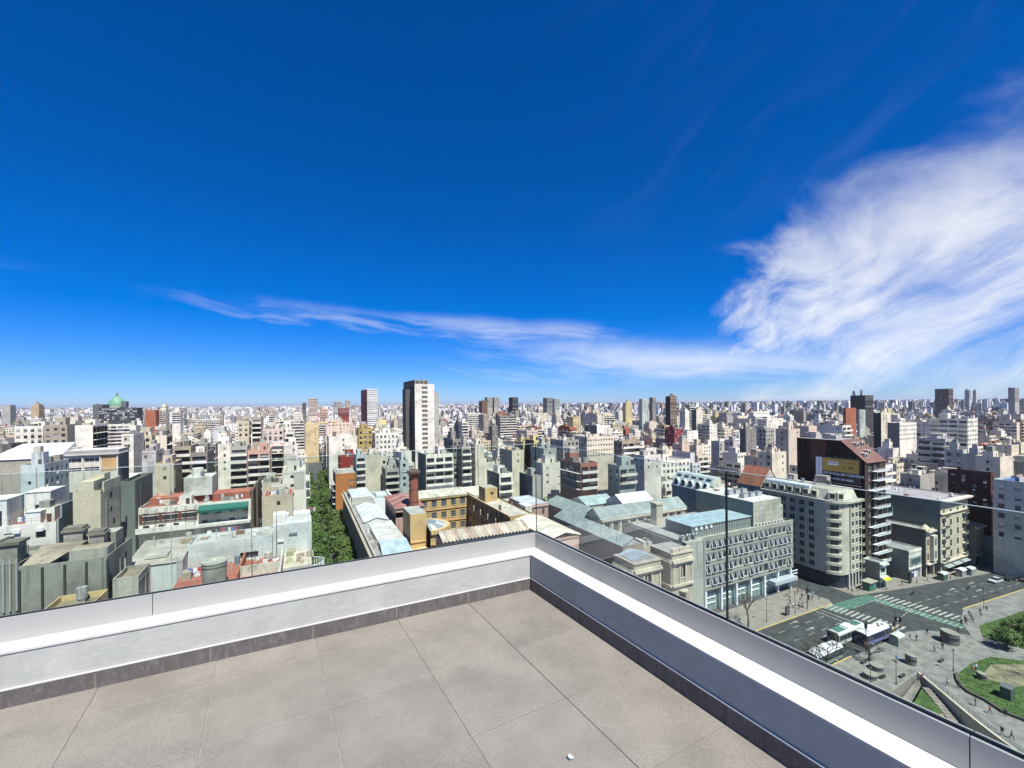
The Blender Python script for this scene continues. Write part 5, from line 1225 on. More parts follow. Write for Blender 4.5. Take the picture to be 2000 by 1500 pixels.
# glazed roof storey
PX0, PX1, PY0, PY1, PZ = 93.2, 116.8, 84.2, 93.5, 22.6
m = MB(('roof', 'wall')); m.box(PX0 - .3, PX1, PY0 - .3, PY1, PZ, PZ + .22, (.40, .47, .48), 'wall', (.33, .44, .47), 'roof'); h.add('flat_roof', m, label='pale blue flat roof over the glazed roof storey')
h.W.face(((PX0, PY0, 19.6), (PX1, PY0, 19.6), (PX1, PY0, PZ), (PX0, PY0, PZ)), (.16, .18, .16), 'pane'); h.W.face(((PX0, PY0, 19.6), (PX0, PY1, 19.6), (PX0, PY1, PZ), (PX0, PY0, PZ)), (.30, .33, .32))
for k in range(24):
    m = MB(('paint',)); x = PX0 + k * 1.0; m.box(x, x + .09, PY0 - .06, PY0 - .003, 19.6, PZ, (.55, .57, .54)); h.add('glazing_bar', m)
for k in range(4):
    m = MB(('paint',)); x = PX0 + 1 + k * 1.9; m.box(x, x + .7, PY0 - .3, PY0 - .07, 21.6, 22.3, (.75, .76, .74)); h.add('air_conditioner', m)
# stair block behind with panelled front
BX0, BX1, BY0, BY1, BZ = 117.0, 129.6, 83.6, 104, 26.8
h.W.face(((BX0, BY0, 19.6), (BX0, BY1, 19.6), (BX0, BY1, BZ), (BX0, BY0, BZ)), (.20, .25, .24)); plainbox(h, BX0, BX1, BY0, BY1, 19.6, BZ, (.44, .44, .40), (.62, .60, .54), 'rb')
pw_, ph_ = (BX1 - BX0) / 9, (BZ - 19.6) / 5
for i in range(9):
    for j in range(5):
        m = MB(('wall',)); m.box(BX0 + i * pw_ + .03, BX0 + (i + 1) * pw_ - .03, BY0 - .05, BY0, 19.6 + j * ph_ + .03, 19.6 + (j + 1) * ph_ - .03, jit((.50, .50, .45), rq, .08)); h.add('panel', m)
h.W.face(((BX0, BY0, 19.6), (BX1, BY0, 19.6), (BX1, BY0, BZ), (BX0, BY0, BZ)), (.22, .22, .2))
for k in range(6):
    m = MB(('paint',)); x, y = 119 + (k % 3) * 3.2, 88 + (k // 3) * 5; m.box(x, x + 2.0, y, y + 1.6, BZ, BZ + 1.3, (.36, .37, .37), bottom=False); m.cyl(x + 1, y + .8, BZ + 1.3, BZ + 1.5, .6, .6, 12, (.2, .2, .2)); h.add('air_handler', m)
h.wall((129.6, 84.6), *FR, 2.4, 19.6, 24.4, (.56, .58, .55), [(.4, 2.0, 20.4, 21.6), (.4, 2.0, 22.2, 23.6)], frame=(.6, .62, .6), mull=1, trans=1); plainbox(h, 129.6, 132, 84.6, 96, 19.6, 24.4, (.5, .52, .5), (.62, .62, .6), 'rb')
m = MB(('roof',)); m.box(117.5, 131.6, 81.9, 83.4, 19.62, 19.75, (.40, .20, .13)); h.add('terrace_deck', m, label='terracotta roof deck')
for k in range(9):
    m = MB(('paint',)); x = 118.2 + k * 1.4; m.cyl(x, 83.1, 19.76, 20.5, .25, .32, 8, (.7, .7, .68)); h.add('planter', m)
h.done()
# ---- corner house with the rounded bay
h = House('corner_apartment_house', 'cream rounded-corner apartment house with mansard above the crossing', 'apartment house', (147, 86, 0), foot=(141.4, 153.6, 73, 98.2, 29, 0))
CRM = (.60, .57, .49)
RX, RY, RR = 146.0, 78.4, 4.4
YB, XB_ = 98.0, 153.4
zs = [5.2 + 2.58 * k for k in range(8)]
# left face (shade), bay, front
L_ = YB - RY
op = [(a - .8, a + .8, z, z + 1.6) for z in zs for a in [1.6 + 2.9 * k for k in range(9)] if a < L_ - 1]
h.wall((RX - RR, YB), (0, -1), (-1, 0), L_, 4.2, 26.0, CRM, op, sill=(.64, .61, .54), pane=(.03, .035, .04))
NB = 16
arc = [(RX - RR * math.cos(math.pi / 2 * k / NB), RY - RR * math.sin(math.pi / 2 * k / NB)) for k in range(NB + 1)]
for k in range(NB):
    p, q = arc[k], arc[k + 1]
    l_ = math.hypot(q[0] - p[0], q[1] - p[1]); u_ = ((q[0] - p[0]) / l_, (q[1] - p[1]) / l_); n_ = (u_[1], -u_[0])
    h.wall(p, u_, n_, l_, 4.2, 26.0, CRM, [(.0 + .01, l_ - .01, z, z + 1.5) for z in zs] if 4 <= k <= 8 else [], dep=.25, mull=0, pane=(.03, .035, .04), frame=(.25, .25, .24))
    if 2 <= k <= 10:
        for z in zs: h.band(p, u_, n_, l_, z - .95, z - .1, .5, (.66, .63, .55), 'balcony_front')
    h.band(p, u_, n_, l_, 25.4, 26.1, .8, (.64, .61, .53))
Wf = XB_ - RX
op = [(a, a + 1.3, z, z + 1.5) for z in zs for a in (1.9, 4.0)]
h.wall((RX, RY - RR), *FR, Wf, 4.2, 26.0, CRM, op, sill=(.66, .63, .55), pane=(.03, .03, .035))
for z in zs:
    m = MB(('wall',)); m.box(RX + 5.9, XB_ - .2, RY - RR - .9, RY - RR - .004, z - .95, z - .8, (.6, .58, .52)); m.box(RX + 5.9, XB_ - .2, RY - RR - .9, RY - RR - .8, z - .8, z + .0, (.3, .3, .28)); h.add('balcony', m)
    m = MB(('pane',)); m.box(RX + 6.1, XB_ - .6, RY - RR - .02, RY - RR - .003, z - .7, z + 1.5, (.03, .03, .03)); h.add('balcony_door', m)
m = MB(('wall',)); m.box(RX + .7, RX + 1.2, RY - RR - .12, RY - RR - .003, 4.2, 26, (.20, .19, .17)); h.add('pilaster_strip', m)
h.band((RX, RY - RR), *FR, Wf, 25.4, 26.1, .8, (.64, .61, .53)); h.band((RX - RR, YB), (0, -1), (-1, 0), L_, 25.4, 26.1, .6, (.6, .57, .5))
h.W.face(((XB_, RY - RR, 0), (XB_, YB, 0), (XB_, YB, 26), (XB_, RY - RR, 26)), CRM); h.W.face(((RX - RR, YB, 0), (XB_, YB, 0), (XB_, YB, 26), (RX - RR, YB, 26)), CRM)
poly = [(RX - RR, YB)] + arc + [(XB_, RY - RR), (XB_, YB)]
h.W.face([(p[0], p[1], 26.05) for p in poly], (.3, .3, .29), 'roof')
ps = [(RX - RR + .9, YB)] + [(RX - (RR - .9) * math.cos(math.pi / 2 * k / 8), RY - (RR - .9) * math.sin(math.pi / 2 * k / 8)) for k in range(9)] + [(XB_ - .5, RY - RR + .9), (XB_ - .5, YB)]
pi_ = [(RX - RR + 2.0, YB)] + [(RX - (RR - 2.0) * math.cos(math.pi / 2 * k / 8), RY - (RR - 2.0) * math.sin(math.pi / 2 * k / 8)) for k in range(9)] + [(XB_ - .9, RY - RR + 2.0), (XB_ - .9, YB)]
m = MB(('wall', 'pane'))
for i in range(len(ps) - 1):
    c_ = (.58, .56, .50); m.face(((ps[i][0], ps[i][1], 26.06), (ps[i + 1][0], ps[i + 1][1], 26.06), (pi_[i + 1][0], pi_[i + 1][1], 29.0), (pi_[i][0], pi_[i][1], 29.0)), c_)
m.face([(p[0], p[1], 29.0) for p in pi_], (.42, .41, .38)); h.add('mansard_roof', m)
for k in range(7):
    m = MB(('wall', 'pane')); y = 80.5 + k * 2.5; m.box(142.1, 144.4, y, y + 1.7, 26.3, 28.3, (.62, .60, .54)); m.face(((142.09, y + .25, 26.6), (142.09, y + 1.45, 26.6), (142.09, y + 1.45, 28.0), (142.09, y + .25, 28.0)), (.03, .03, .035), 'pane'); h.add('dormer', m)
for a in (30, 62):
    m = MB(('wall', 'pane')); ca, sa = math.cos(R_(a)), math.sin(R_(a)); cx_, cy_ = RX - 3.6 * ca, RY - 3.6 * sa; ux, uy = sa, -ca
    m.prism([(cx_ + ux * .9 - ca * .4, cy_ + uy * .9 - sa * .4), (cx_ - ux * .9 - ca * .4, cy_ - uy * .9 - sa * .4), (cx_ - ux * .9 + ca * 1.5, cy_ - uy * .9 + sa * 1.5), (cx_ + ux * .9 + ca * 1.5, cy_ + uy * .9 + sa * 1.5)], 26.2, 28.4, (.62, .6, .54))
    m.face(((cx_ + ux * .65 - ca * .41, cy_ + uy * .65 - sa * .41, 26.6), (cx_ - ux * .65 - ca * .41, cy_ - uy * .65 - sa * .41, 26.6), (cx_ - ux * .65 - ca * .41, cy_ - uy * .65 - sa * .41, 28.0), (cx_ + ux * .65 - ca * .41, cy_ + uy * .65 - sa * .41, 28.0)), (.03, .03, .035), 'pane'); h.add('dormer', m)
m = MB(('roof',)); m.tube((143.4, 83, 28.9), (143.4, 97, 28.9), .8, .8, 10, (.66, .70, .70)); h.add('barrel_roof', m, label='white half-round roof along the attic')
for k in range(3):
    m = MB(('wall',)); x, y = 148 + rn.random() * 5, 81 + rn.random() * 13; m.box(x, x + 2, y, y + 2.4, 29.0, 30.6 + rn.random() * 1.5, jit(C['lgrey'], rn, .2), bottom=False); h.add('roof_house', m)
base = [(RX - RR + .5, YB)] + [(RX - (RR - .5) * math.cos(math.pi / 2 * k / 8), RY - (RR - .5) * math.sin(math.pi / 2 * k / 8)) for k in range(9)] + [(XB_, RY - RR + .5)]
m = MB(('pane', 'paint'))
for i in range(len(base) - 1): m.face(((base[i][0], base[i][1], 0), (base[i + 1][0], base[i + 1][1], 0), (base[i + 1][0], base[i + 1][1], 4.2), (base[i][0], base[i][1], 4.2)), (.02, .025, .04), 'pane')
m.face([(p[0], p[1], 4.2) for p in poly], (.2, .2, .19), 'paint'); h.add('shopfront', m, label='dark shop windows under the rounded corner')
for k in range(5):
    m = MB(('wall',)); x = RX + .4 + k * 1.65; m.box(x, x + .6, RY - RR + .05, RY - RR + .49, 0, 4.2, (.6, .6, .57)); h.add('pier', m)
h.done()
# ---- dark brick tower carrying the billboard
h = House('brown_tower', 'dark brown brick tower with white balcony cages and a sloping tiled top', 'apartment tower', (162, 85, 0), foot=(156.0, 167.8, 73, 95.2, 42, 8))
BX, BX2, BF, BB = 156.4, 167.6, 74.2, 95.0
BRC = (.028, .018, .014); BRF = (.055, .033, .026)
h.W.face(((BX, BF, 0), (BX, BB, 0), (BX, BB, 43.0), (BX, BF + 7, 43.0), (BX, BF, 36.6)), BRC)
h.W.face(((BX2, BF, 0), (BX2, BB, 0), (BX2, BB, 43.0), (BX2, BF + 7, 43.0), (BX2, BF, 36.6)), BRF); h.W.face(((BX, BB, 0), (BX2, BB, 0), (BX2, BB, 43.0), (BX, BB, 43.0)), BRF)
h.W.face(((BX, BF + 7, 43.0), (BX2, BF + 7, 43.0), (BX2, BB, 43.0), (BX, BB, 43.0)), (.3, .3, .29), 'roof')
fz = [5.4 + 2.84 * k for k in range(11)]
h.wall((BX, BF), *FR, BX2 - BX, 0, 36.6, BRF, [(a, a + 2.9, z, z + 2.2) for z in fz for a in (1.2, 4.6)], dep=.4, mull=1, frame=(.5, .5, .48), pane=(.05, .06, .06))
m = MB(('roof',)); m.face(((BX - .1, BF - .3, 36.5), (BX2 + .1, BF - .3, 36.5), (BX2 + .1, BF + 7.2, 43.2), (BX - .1, BF + 7.2, 43.2)), (.15, .075, .055)); h.add('sloping_roof', m, label='sloping brown tiled roof')
for (a, b_) in ((2.0, 1.2), (5.5, 2.0), (4.0, 4.4), (7.5, 4.6)):
    m = MB(('wall', 'pane')); x, y = BX + a, BF + b_; zz = 36.5 + (b_ + .3) / 7.5 * 6.7; m.box(x, x + 1.5, y, y + 2, zz - .2, zz + 1.5, (.62, .6, .56)); m.box(x + .2, x + 1.3, y - .03, y - .004, zz + .2, zz + 1.2, (.05, .05, .05), 'pane'); h.add('dormer', m)
for i, z in enumerate(fz):
    m = MB(('paint',)); wx = BX + (3.2 if i % 4 else .8); x1_ = BX2 + (.6 if i % 4 == 1 else -.4); yo = BF - 1.5; wc = (.72, .73, .70)
    m.box(wx, x1_, yo, BF - .004, z - .16, z, wc)
    m.box(wx, x1_, yo, yo + .04, z + .02, z + .55, (.52, .56, .53))
    for zz in (.6, .9): m.tube((wx, yo, z + zz), (x1_, yo, z + zz), .035, .035, 4, wc)
    for q in range(4):
        xx = wx + (x1_ - wx) * q / 3; m.tube((xx, yo, z), (xx, yo, z + (2.68 if i % 2 else 1.0)), .045, .045, 4, wc)
    h.add('balcony', m)
for k in range(6):
    m = MB(('wall',)); x, y = BX + 1 + rn.random() * 6, BF + 8.5 + rn.random() * 9; m.box(x, x + 2.2, y, y + 2.6, 43.0, 44.2 + rn.random() * 1.6, jit(C['lgrey'], rn, .3), bottom=False); h.add('roof_house', m)
m = MB(('wall',)); m.box(BX - .03, BX - .004, BB - 9.5, BB - 4.5, 36.4, 42.8, (.10, .045, .03)); h.add('wall_patch', m, label='reddish brick patch high on the dark wall')
m = MB(('wall',)); m.box(BX - .35, BX - .02, BF + .02, BF + .3, 6, 36.3, (.11, .075, .06)); h.add('edge_pier', m)
h.done()
# the billboard on its flank
def yonX(px, X):
    t_ = (px - 1000) / 855.0; c, s_ = math.cos(YAW), math.sin(YAW); return X * (c - t_ * s_) / (s_ + t_ * c)
BXX = BX - .5
YA_, YB_ = 88.6, 75.4          # far (left) and near (right) ends along the wall
bb = thing('billboard', 'wide billboard with yellow panel and white lettering on the dark brick tower', 'billboard', (BXX, (YA_ + YB_) / 2, 29.00))
m = MB(('paint',)); m.box(BXX - .12, BXX + .3, YB_, YA_, 29.50, 37.50, (.015, .015, .017)); part(m, 'board', bb)
m = MB(('paint',)); m.box(BXX - .16, BXX - .125, YB_ + .4, YA_ - 2.2, 32.90, 37.10, (.42, .27, .045)); yp = part(m, 'yellow_panel', bb, label='mustard yellow upper panel')
m = MB(('paint',)); m.box(BXX - .19, BXX - .165, 81.6, 84.6, 34.90, 36.10, (.80, .81, .80)); m.box(BXX - .20, BXX - .192, 81.8, 84.4, 35.45, 35.75, (.12, .14, .14)); part(m, 'white_label', yp)
m = MB(('paint',)); m.box(BXX - .18, BXX - .163, 76.4, 81.2, 35.90, 36.15, (.34, .10, .03)); m.box(BXX - .18, BXX - .163, 77.4, 78.7, 34.00, 34.90, (.20, .12, .02)); m.box(BXX - .18, BXX - .163, 79.6, 80.4, 34.10, 34.70, (.20, .12, .02)); part(m, 'print', yp)
m = MB(('paint',)); m.box(BXX - .17, BXX - .125, YA_ - 2.1, YA_ - .2, 29.70, 37.10, (.66, .67, .72)); wp = part(m, 'white_panel', bb, label='narrow white side panel')
m = MB(('paint',))
for k in range(9): m.box(BXX - .185, BXX - .173, YA_ - 1.5 + .2 * (k % 2), YA_ - .9, 30.10 + k * .68, 30.45 + k * .68, (.38, .39, .46))
part(m, 'print', wp)
m = MB(('steel',)); m.box(BXX - .9, BXX - .2, YB_ - .4, YA_ + .4, 29.10, 29.22); part(m, 'walkway', bb)
for k in range(7):
    m = MB(('steel',)); y = YB_ + .6 + k * 2.0; m.tube((BXX - .3, y, 37.60), (BXX - 1.1, y, 38.00), .05, .05, 4); part(m, 'lamp_arm', bb)
def lettering(txt, size, loc, rot, mat, parent, nm='lettering', w=None):
    cu = bpy.data.curves.new(nm, 'FONT'); cu.body = txt; cu.size = size; cu.extrude = .01; cu.align_x = 'CENTER'; cu.align_y = 'CENTER'; cu.materials.append(mat)
    cu.offset = size * .012
    o = bpy.data.objects.new(nm, cu); COLL.objects.link(o)
    me = bpy.data.meshes.new_from_object(o.evaluated_get(bpy.context.evaluated_depsgraph_get()))
    bpy.data.objects.remove(o)
    o = bpy.data.objects.new(nm, me); COLL.objects.link(o); o.parent = parent
    p = parent
    while p.parent: p = p.parent
    b_ = ORIG.get(p.name, tuple(p.location)); o.location = (loc[0] - b_[0], loc[1] - b_[1], loc[2] - b_[2]); o.rotation_euler = rot
    if w: o.scale = (w, 1, 1)
    return o
M['signwhite'] = plain('sign_white', (.78, .80, .84), .6)
M['signdark'] = plain('sign_dark', (.03, .035, .04), .6)
lettering('LA POTENCIA SIN CONTROL', 1.0, (BXX - .14, 80.9, 32.10), (R_(90), 0, R_(-90)), M['signwhite'], bb)
lettering('no sirve de nada.', 1.1, (BXX - .14, 81.0, 30.60), (R_(90), 0, R_(-90)), M['signwhite'], bb)
# ---- low shops and old houses on the far kerb (the avenue bends, so they step back towards us)
def row_house(name, label, x0, x1, y, z, col, rows, ncol, ww=1.1, wh=1.9, shop=(.02, .02, .025), zsh=4.0, cor=.5, dy=24, side=None, cat='house', trim=None, z0=5.2, fh=3.4):
    h = House(name, label, cat, ((x0 + x1) / 2, y + dy / 2, 0), foot=(x0, x1, y, y + dy, z, 0))
    w = x1 - x0
    op = [(a_, b_, z0 + fh * r, z0 + fh * r + wh) for r in range(rows) for a_, b_ in [(w * (k + .5) / ncol - ww / 2, w * (k + .5) / ncol + ww / 2) for k in range(ncol)]]
    h.wall((x0, y), *FR, w, zsh, z, col, op, dep=.3, sill=trim or col, pane=(.03, .03, .035), frame=(.3, .29, .26))
    h.W.face(((x0, y + .9, 0), (x1, y + .9, 0), (x1, y + .9, zsh), (x0, y + .9, zsh)), shop, 'pane'); h.W.face(((x0, y, zsh), (x1, y, zsh), (x1, y + .9, zsh), (x0, y + .9, zsh)), col)
    h.wall(*LF(h, x0, y, y + dy), 0, z, side or (.26, .27, .26), []); plainbox(h, x0, x1, y, y + dy, 0, z, side or col, (.3, .3, .29), 'rb'); shell(h.W, x0, x1, y, y + dy, z + .4, (.34, .33, .31), col, .5)
    h.W.face(((x0, y, z), (x1, y, z), (x1, y, z + .4), (x0, y, z + .4)), col); h.W.face(((x0, y, z), (x0, y + dy, z), (x0, y + dy, z + .4), (x0, y, z + .4)), side or (.26, .27, .26))
    if cor: h.band((x0, y), *FR, w, z - .5, z, cor, trim or col); h.band((x0, y), *FR, w, zsh, zsh + .35, cor * .8, trim or col, 'string_course')
    for k in range(2):
        m = MB(('wall',)); x = x0 + .05 + k * (w - .55); m.box(x, x + .5, y + .02, y + .88, 0, zsh, col); h.add('pier', m)
    return h
h = row_house('shop', 'small white shop with yellow awning beside the rounded corner', 153.6, 157.2, 69.6, 7.4, (.62, .68, .66), 1, 1, 2.4, 1.6, zsh=3.2, cor=.8, dy=4.4, z0=4.4)
m = MB(('paint',)); m.face(((153.7, 69.55, 3.5), (157.1, 69.55, 3.5), (157.1, 68.2, 3.0), (153.7, 68.2, 3.0)), (.55, .60, .05)); m.face(((153.7, 68.2, 3.0), (157.1, 68.2, 3.0), (157.1, 68.2, 2.7), (153.7, 68.2, 2.7)), (.55, .60, .05)); h.add('awning', m, label='yellow awning')
m = MB(('paint',)); m.box(154.4, 156.4, 70.2, 70.4, 1.4, 2.4, (.8, .8, .8)); h.add('sign', m, label='white shop sign'); h.done()
h = row_house('shop', 'white two-storey shop with dark green sign panel and blue mural', 168.0, 175.8, 68.6, 9.0, (.74, .75, .71), 0, 1, shop=(.03, .035, .07), zsh=3.4, cor=.15, dy=26)
m = MB(('paint',)); m.box(168.6, 175.2, 68.4, 68.595, 4.6, 7.2, (.30, .38, .33)); m.box(168.9, 174.9, 68.36, 68.398, 4.9, 6.9, (.20, .25, .23)); sgn = h.add('sign', m, label='dark green sign panel')
m = MB(('paint',))
for k in range(11): m.box(169.2 + k * .5, 169.5 + k * .5, 68.33, 68.358, 5.1, 6.6, (.03, .04, .06))
h.add('sign_letters', m)
m = MB(('paint',)); m.box(168.5, 172.8, 69.3, 69.45, .3, 3.2, (.02, .03, .07)); m.box(173.0, 175.2, 69.3, 69.45, .2, 3.2, (.74, .75, .78)); h.add('mural', m, label='blue and white mural')
m = MB(('paint',)); m.face(((168.6, 69.28, .7), (170.6, 69.28, 1.5), (170.6, 69.28, 2.0), (168.6, 69.28, 1.2)), (.55, .68, .78)); m.face(((168.6, 69.28, 1.7), (170.6, 69.28, 2.4), (170.6, 69.28, 2.9), (168.6, 69.28, 2.2)), (.75, .78, .8)); m.box(171.0, 172.5, 69.26, 69.28, 1.7, 2.8, (.72, .73, .76)); h.add('mural_stripe', m); h.done()
h = row_house('old_house', 'ornate cream old house with bay between shop and eclectic block', 176.2, 181.6, 67.6, 14.6, (.58, .53, .43), 2, 2, 1.0, 2.2, cor=.8, trim=(.66, .62, .53), dy=30, side=(.14, .13, .13), fh=4.4)
m = MB(('wall', 'pane')); m.box(178.6, 181.2, 66.6, 67.59, 5.0, 13.0, (.62, .58, .49)); 
for z in (6, 10): m.box(179.2, 180.6, 66.57, 66.598, z, z + 2.2, (.16, .2, .19), 'pane')
h.add('bay', m); m = MB(('wall',)); m.cyl(178.4, 68.6, 14.9, 16.2, 1.4, .3, 12, (.62, .58, .48)); h.add('pediment', m); h.done()
h = row_house('eclectic_block', 'cream eclectic seven-storey block with tall windows and heavy cornice', 182.0, 201.0, 66.2, 23.4, (.60, .56, .46), 5, 4, 1.25, 2.2, cor=1.0, trim=(.66, .62, .52), dy=28, side=(.20, .24, .24), fh=3.35, z0=5.0, cat='apartment block')
for r in range(5):
    for a in (0, 3):
        m = MB(('wall',)); x = 182 + 4.75 * a + .9; m.box(x, x + 2.9, 65.3, 66.19, 4.75 + 3.35 * r, 4.92 + 3.35 * r, (.62, .58, .49)); m.box(x, x + 2.9, 65.3, 65.37, 4.92 + 3.35 * r, 5.8 + 3.35 * r, (.12, .11, .10)); h.add('balcony', m)
h.band((182, 66.2), *FR, 19, 19.3, 19.7, .5, (.66, .62, .52), 'string_course'); h.band((182, 66.2), *FR, 19, 23.4, 23.9, 1.5, (.62, .60, .54), 'eaves')
for k in range(3):
    m = MB(('paint',)); x = 183 + k * 5.6; m.face(((x, 66.2, 3.4), (x + 4.8, 66.2, 3.4), (x + 4.8, 64.6, 2.9), (x, 64.6, 2.9)), (.30, .33, .32)); h.add('awning', m)
h.done()
h = row_house('old_house', 'tan old house with paired arched windows right of the eclectic block', 201.4, 208.0, 64.6, 13.4, (.48, .42, .32), 2, 3, 1.0, 2.4, cor=.9, trim=(.58, .52, .42), dy=22, side=(.24, .22, .2), fh=4.0); h.done()
h = row_house('shop', 'pale mint two-storey shop with wide blank sign band', 208.4, 215.4, 62.6, 8.8, (.56, .68, .65), 1, 2, 2.2, 1.6, cor=.3, dy=22, side=(.25, .28, .28), z0=5.6)
m = MB(('paint',)); m.box(209, 212.6, 62.4, 62.59, 4.4, 6.9, (.66, .72, .71)); h.add('sign', m, label='blank pale sign board'); h.done()
h = row_house('shop', 'grey shop with tall dark arch at the right edge', 215.8, 226, 60.4, 9.4, (.44, .40, .38), 0, 1, shop=(.02, .03, .05), zsh=7.0, cor=.4, dy=20); h.done()
h = row_house('shop', 'long low pale shop at the far right end of the avenue', 226.4, 246, 57.0, 8.0, (.6, .6, .57), 1, 5, 1.6, 1.6, dy=20, z0=5.2); h.done()
# ---- mansard house on the side street
h = House('mansard_house', 'grey house with green copper mansard roof and round dormers in a row', 'house', (130, 114, 0), foot=(126.8, 133, 106, 124, 29.5, 23))
mx0, mx1, my0, my1 = 127.0, 132.6, 106.4, 124
plainbox(h, mx0, mx1, my0, my1, 0, 24.5, (.38, .40, .40), None)
m = MB(('roof', 'wall')); A_ = ((mx0 - .3, my0), (mx1, my0), (mx1, my1), (mx0 - .3, my1)); B_ = ((mx0 + 2.4, my0 + .6), (mx1, my0 + .6), (mx1, my1), (mx0 + 2.4, my1))
for i in range(4):
    j = (i + 1) % 4; m.face(((A_[i][0], A_[i][1], 24.5), (A_[j][0], A_[j][1], 24.5), (B_[j][0], B_[j][1], 29.2), (B_[i][0], B_[i][1], 29.2)), (.50, .58, .55) if i == 3 else (.58, .57, .52), 'roof' if i == 3 else 'wall')
m.face([(p[0], p[1], 29.2) for p in B_], (.46, .54, .51)); h.add('mansard_roof', m)
for k in range(5):
    m = MB(('paint', 'pane')); y = my0 + 2.2 + k * 3.3; pts = [(y + 1.0 * math.cos(a), 26.1 + 1.15 * math.sin(a)) for a in [math.pi * 2 * q / 14 for q in range(14)]]
    for i in range(14):
        p, q = pts[i], pts[(i + 1) % 14]; m.face(((mx0 - .1, p[0], p[1]), (mx0 - .1, q[0], q[1]), (mx0 + 2, q[0], q[1]), (mx0 + 2, p[0], p[1])), (.60, .66, .64))
    m.face([(mx0, p[0], p[1]) for p in pts], (.10, .12, .13), 'pane'); h.add('dormer', m)
    m = MB(('pane',)); m.box(mx0 + 1.6, mx0 + 2.2, y - .9, y + .9, 28.0, 28.6, (.05, .06, .07)); h.add('roof_window', m)
h.done()
h = House('house', 'house with steep orange tiled roof behind the rounded-corner house', 'house', (147, 103, 0), foot=(142, 152.4, 98.4, 108, 33, 24))
plainbox(h, 142.2, 152.2, 98.8, 107.6, 0, 26.4, (.36, .36, .35), None)
m = MB(('roof', 'wall')); gable(m, 142.2, 152.2, 98.8, 107.6, 26.4, 32.6, 'y', (.27, .11, .06), 'roof', (.40, .39, .36), .2); h.add('roof', m); h.done()
# ---- orange party wall with balconied street front
h = House('orange_block', 'orange party wall block with white street balconies beside the trees', 'apartment block', (18, 216, 0), foot=(13.4, 22, 208, 226, 25.5, 5))
ox0, ox1, oy0, oy1 = 13.4, 21.9, 209, 226
h.wall((ox0, oy0), *FR, ox1 - ox0, 0, 25.2, (.50, .20, .065), [(5.8 + a, 6.7 + a, z, z + 1.2) for z in (9, 12, 15, 18, 21) for a in (0, 1.3)]); o_, u_, n_, w_ = LF(h, ox0, oy0, oy1)
zz = [3 + 2.9 * k for k in range(7)]
h.wall(o_, u_, n_, w_, 0, 25.2, (.10, .10, .11), [(a, a + 2.2, z, z + 2.1) for z in zz for a in (1, 4.4, 7.8, 11.2)])
for z in zz:
    for a in (.7, 4.1, 7.5, 10.9, 13.9):
        m = MB(('wall',)); m.box(ox0 - 1.2, ox0 - .004, oy0 + a, oy0 + a + 2.5, z - .15, z, (.72, .72, .70)); m.box(ox0 - 1.2, ox0 - 1.1, oy0 + a, oy0 + a + 2.5, z, z + .8, (.72, .72, .70)); h.add('balcony', m)
plainbox(h, ox0, ox1, oy0, oy1, 0, 25.2, (.4, .2, .1), (.4, .38, .35), 'rb')
m = MB(('wall',)); m.box(ox0 + .4, ox0 + 4.4, oy0 + .5, oy0 + 4, 25.2, 26.8, (.6, .58, .55), bottom=False); h.add('roof_house', m); h.done()

# ---- the tall white tower
h = House('white_tower', 'tall white tower with one column of windows and a dark windowed flank', 'residential tower', (73, 300, 0), foot=(66, 80, 284, 320, 70, 26))
tx0, tx1, ty0, ty1 = 66.6, 79.5, 284.2, 319
op = [(4.6, 8.4, 26 + 3.02 * k, 26 + 3.02 * k + 2.0) for k in range(14)]
h.wall((tx0, ty0), *FR, tx1 - tx0, 0, 68.9, (.80, .78, .74), op, dep=.5, mull=1, frame=(.55, .52, .45), pane=(.22, .20, .17))
o_, u_, n_, w_ = LF(h, tx0, ty0, ty1)
h.wall(o_, u_, n_, w_, 0, 71.6, (.13, .125, .12), [(a, a + 2.1, 26 + 3.02 * k, 27.9 + 3.02 * k) for k in range(14) for a in (1.5, 5, 8.5, 15, 18.5, 22, 28, 31.5)], dep=.3, frame=(.16, .16, .16), pane=(.03, .03, .035))
plainbox(h, tx0, tx1, ty0, ty1, 0, 68.9, (.6, .58, .55), (.4, .4, .38), 'rb')
m = MB(('wall',)); m.box(tx0 + .02, tx0 + 9.2, ty0 + .6, ty1 - 8, 68.9, 71.6, (.34, .32, .28)); 
for k in range(3): m.box(tx0 + .8 + k * 2.8, tx0 + 3 + k * 2.8, ty0 + .5, ty0 + .58, 69.3, 71.1, (.12, .11, .1))
h.add('plant_storey', m)
m = MB(('steel',)); m.tube((tx0 + 5, ty0 + 4, 71.6), (tx0 + 5, ty0 + 4, 77.2), .12, .06, 5); h.add('mast', m)
m = MB(('wall',)); m.box(tx0 - 3.4, tx0 - .01, ty0 + 12, ty0 + 22, 0, 66, (.10, .10, .10)); h.add('dark_bay', m, label='black projecting bay on the flank')
h.done()
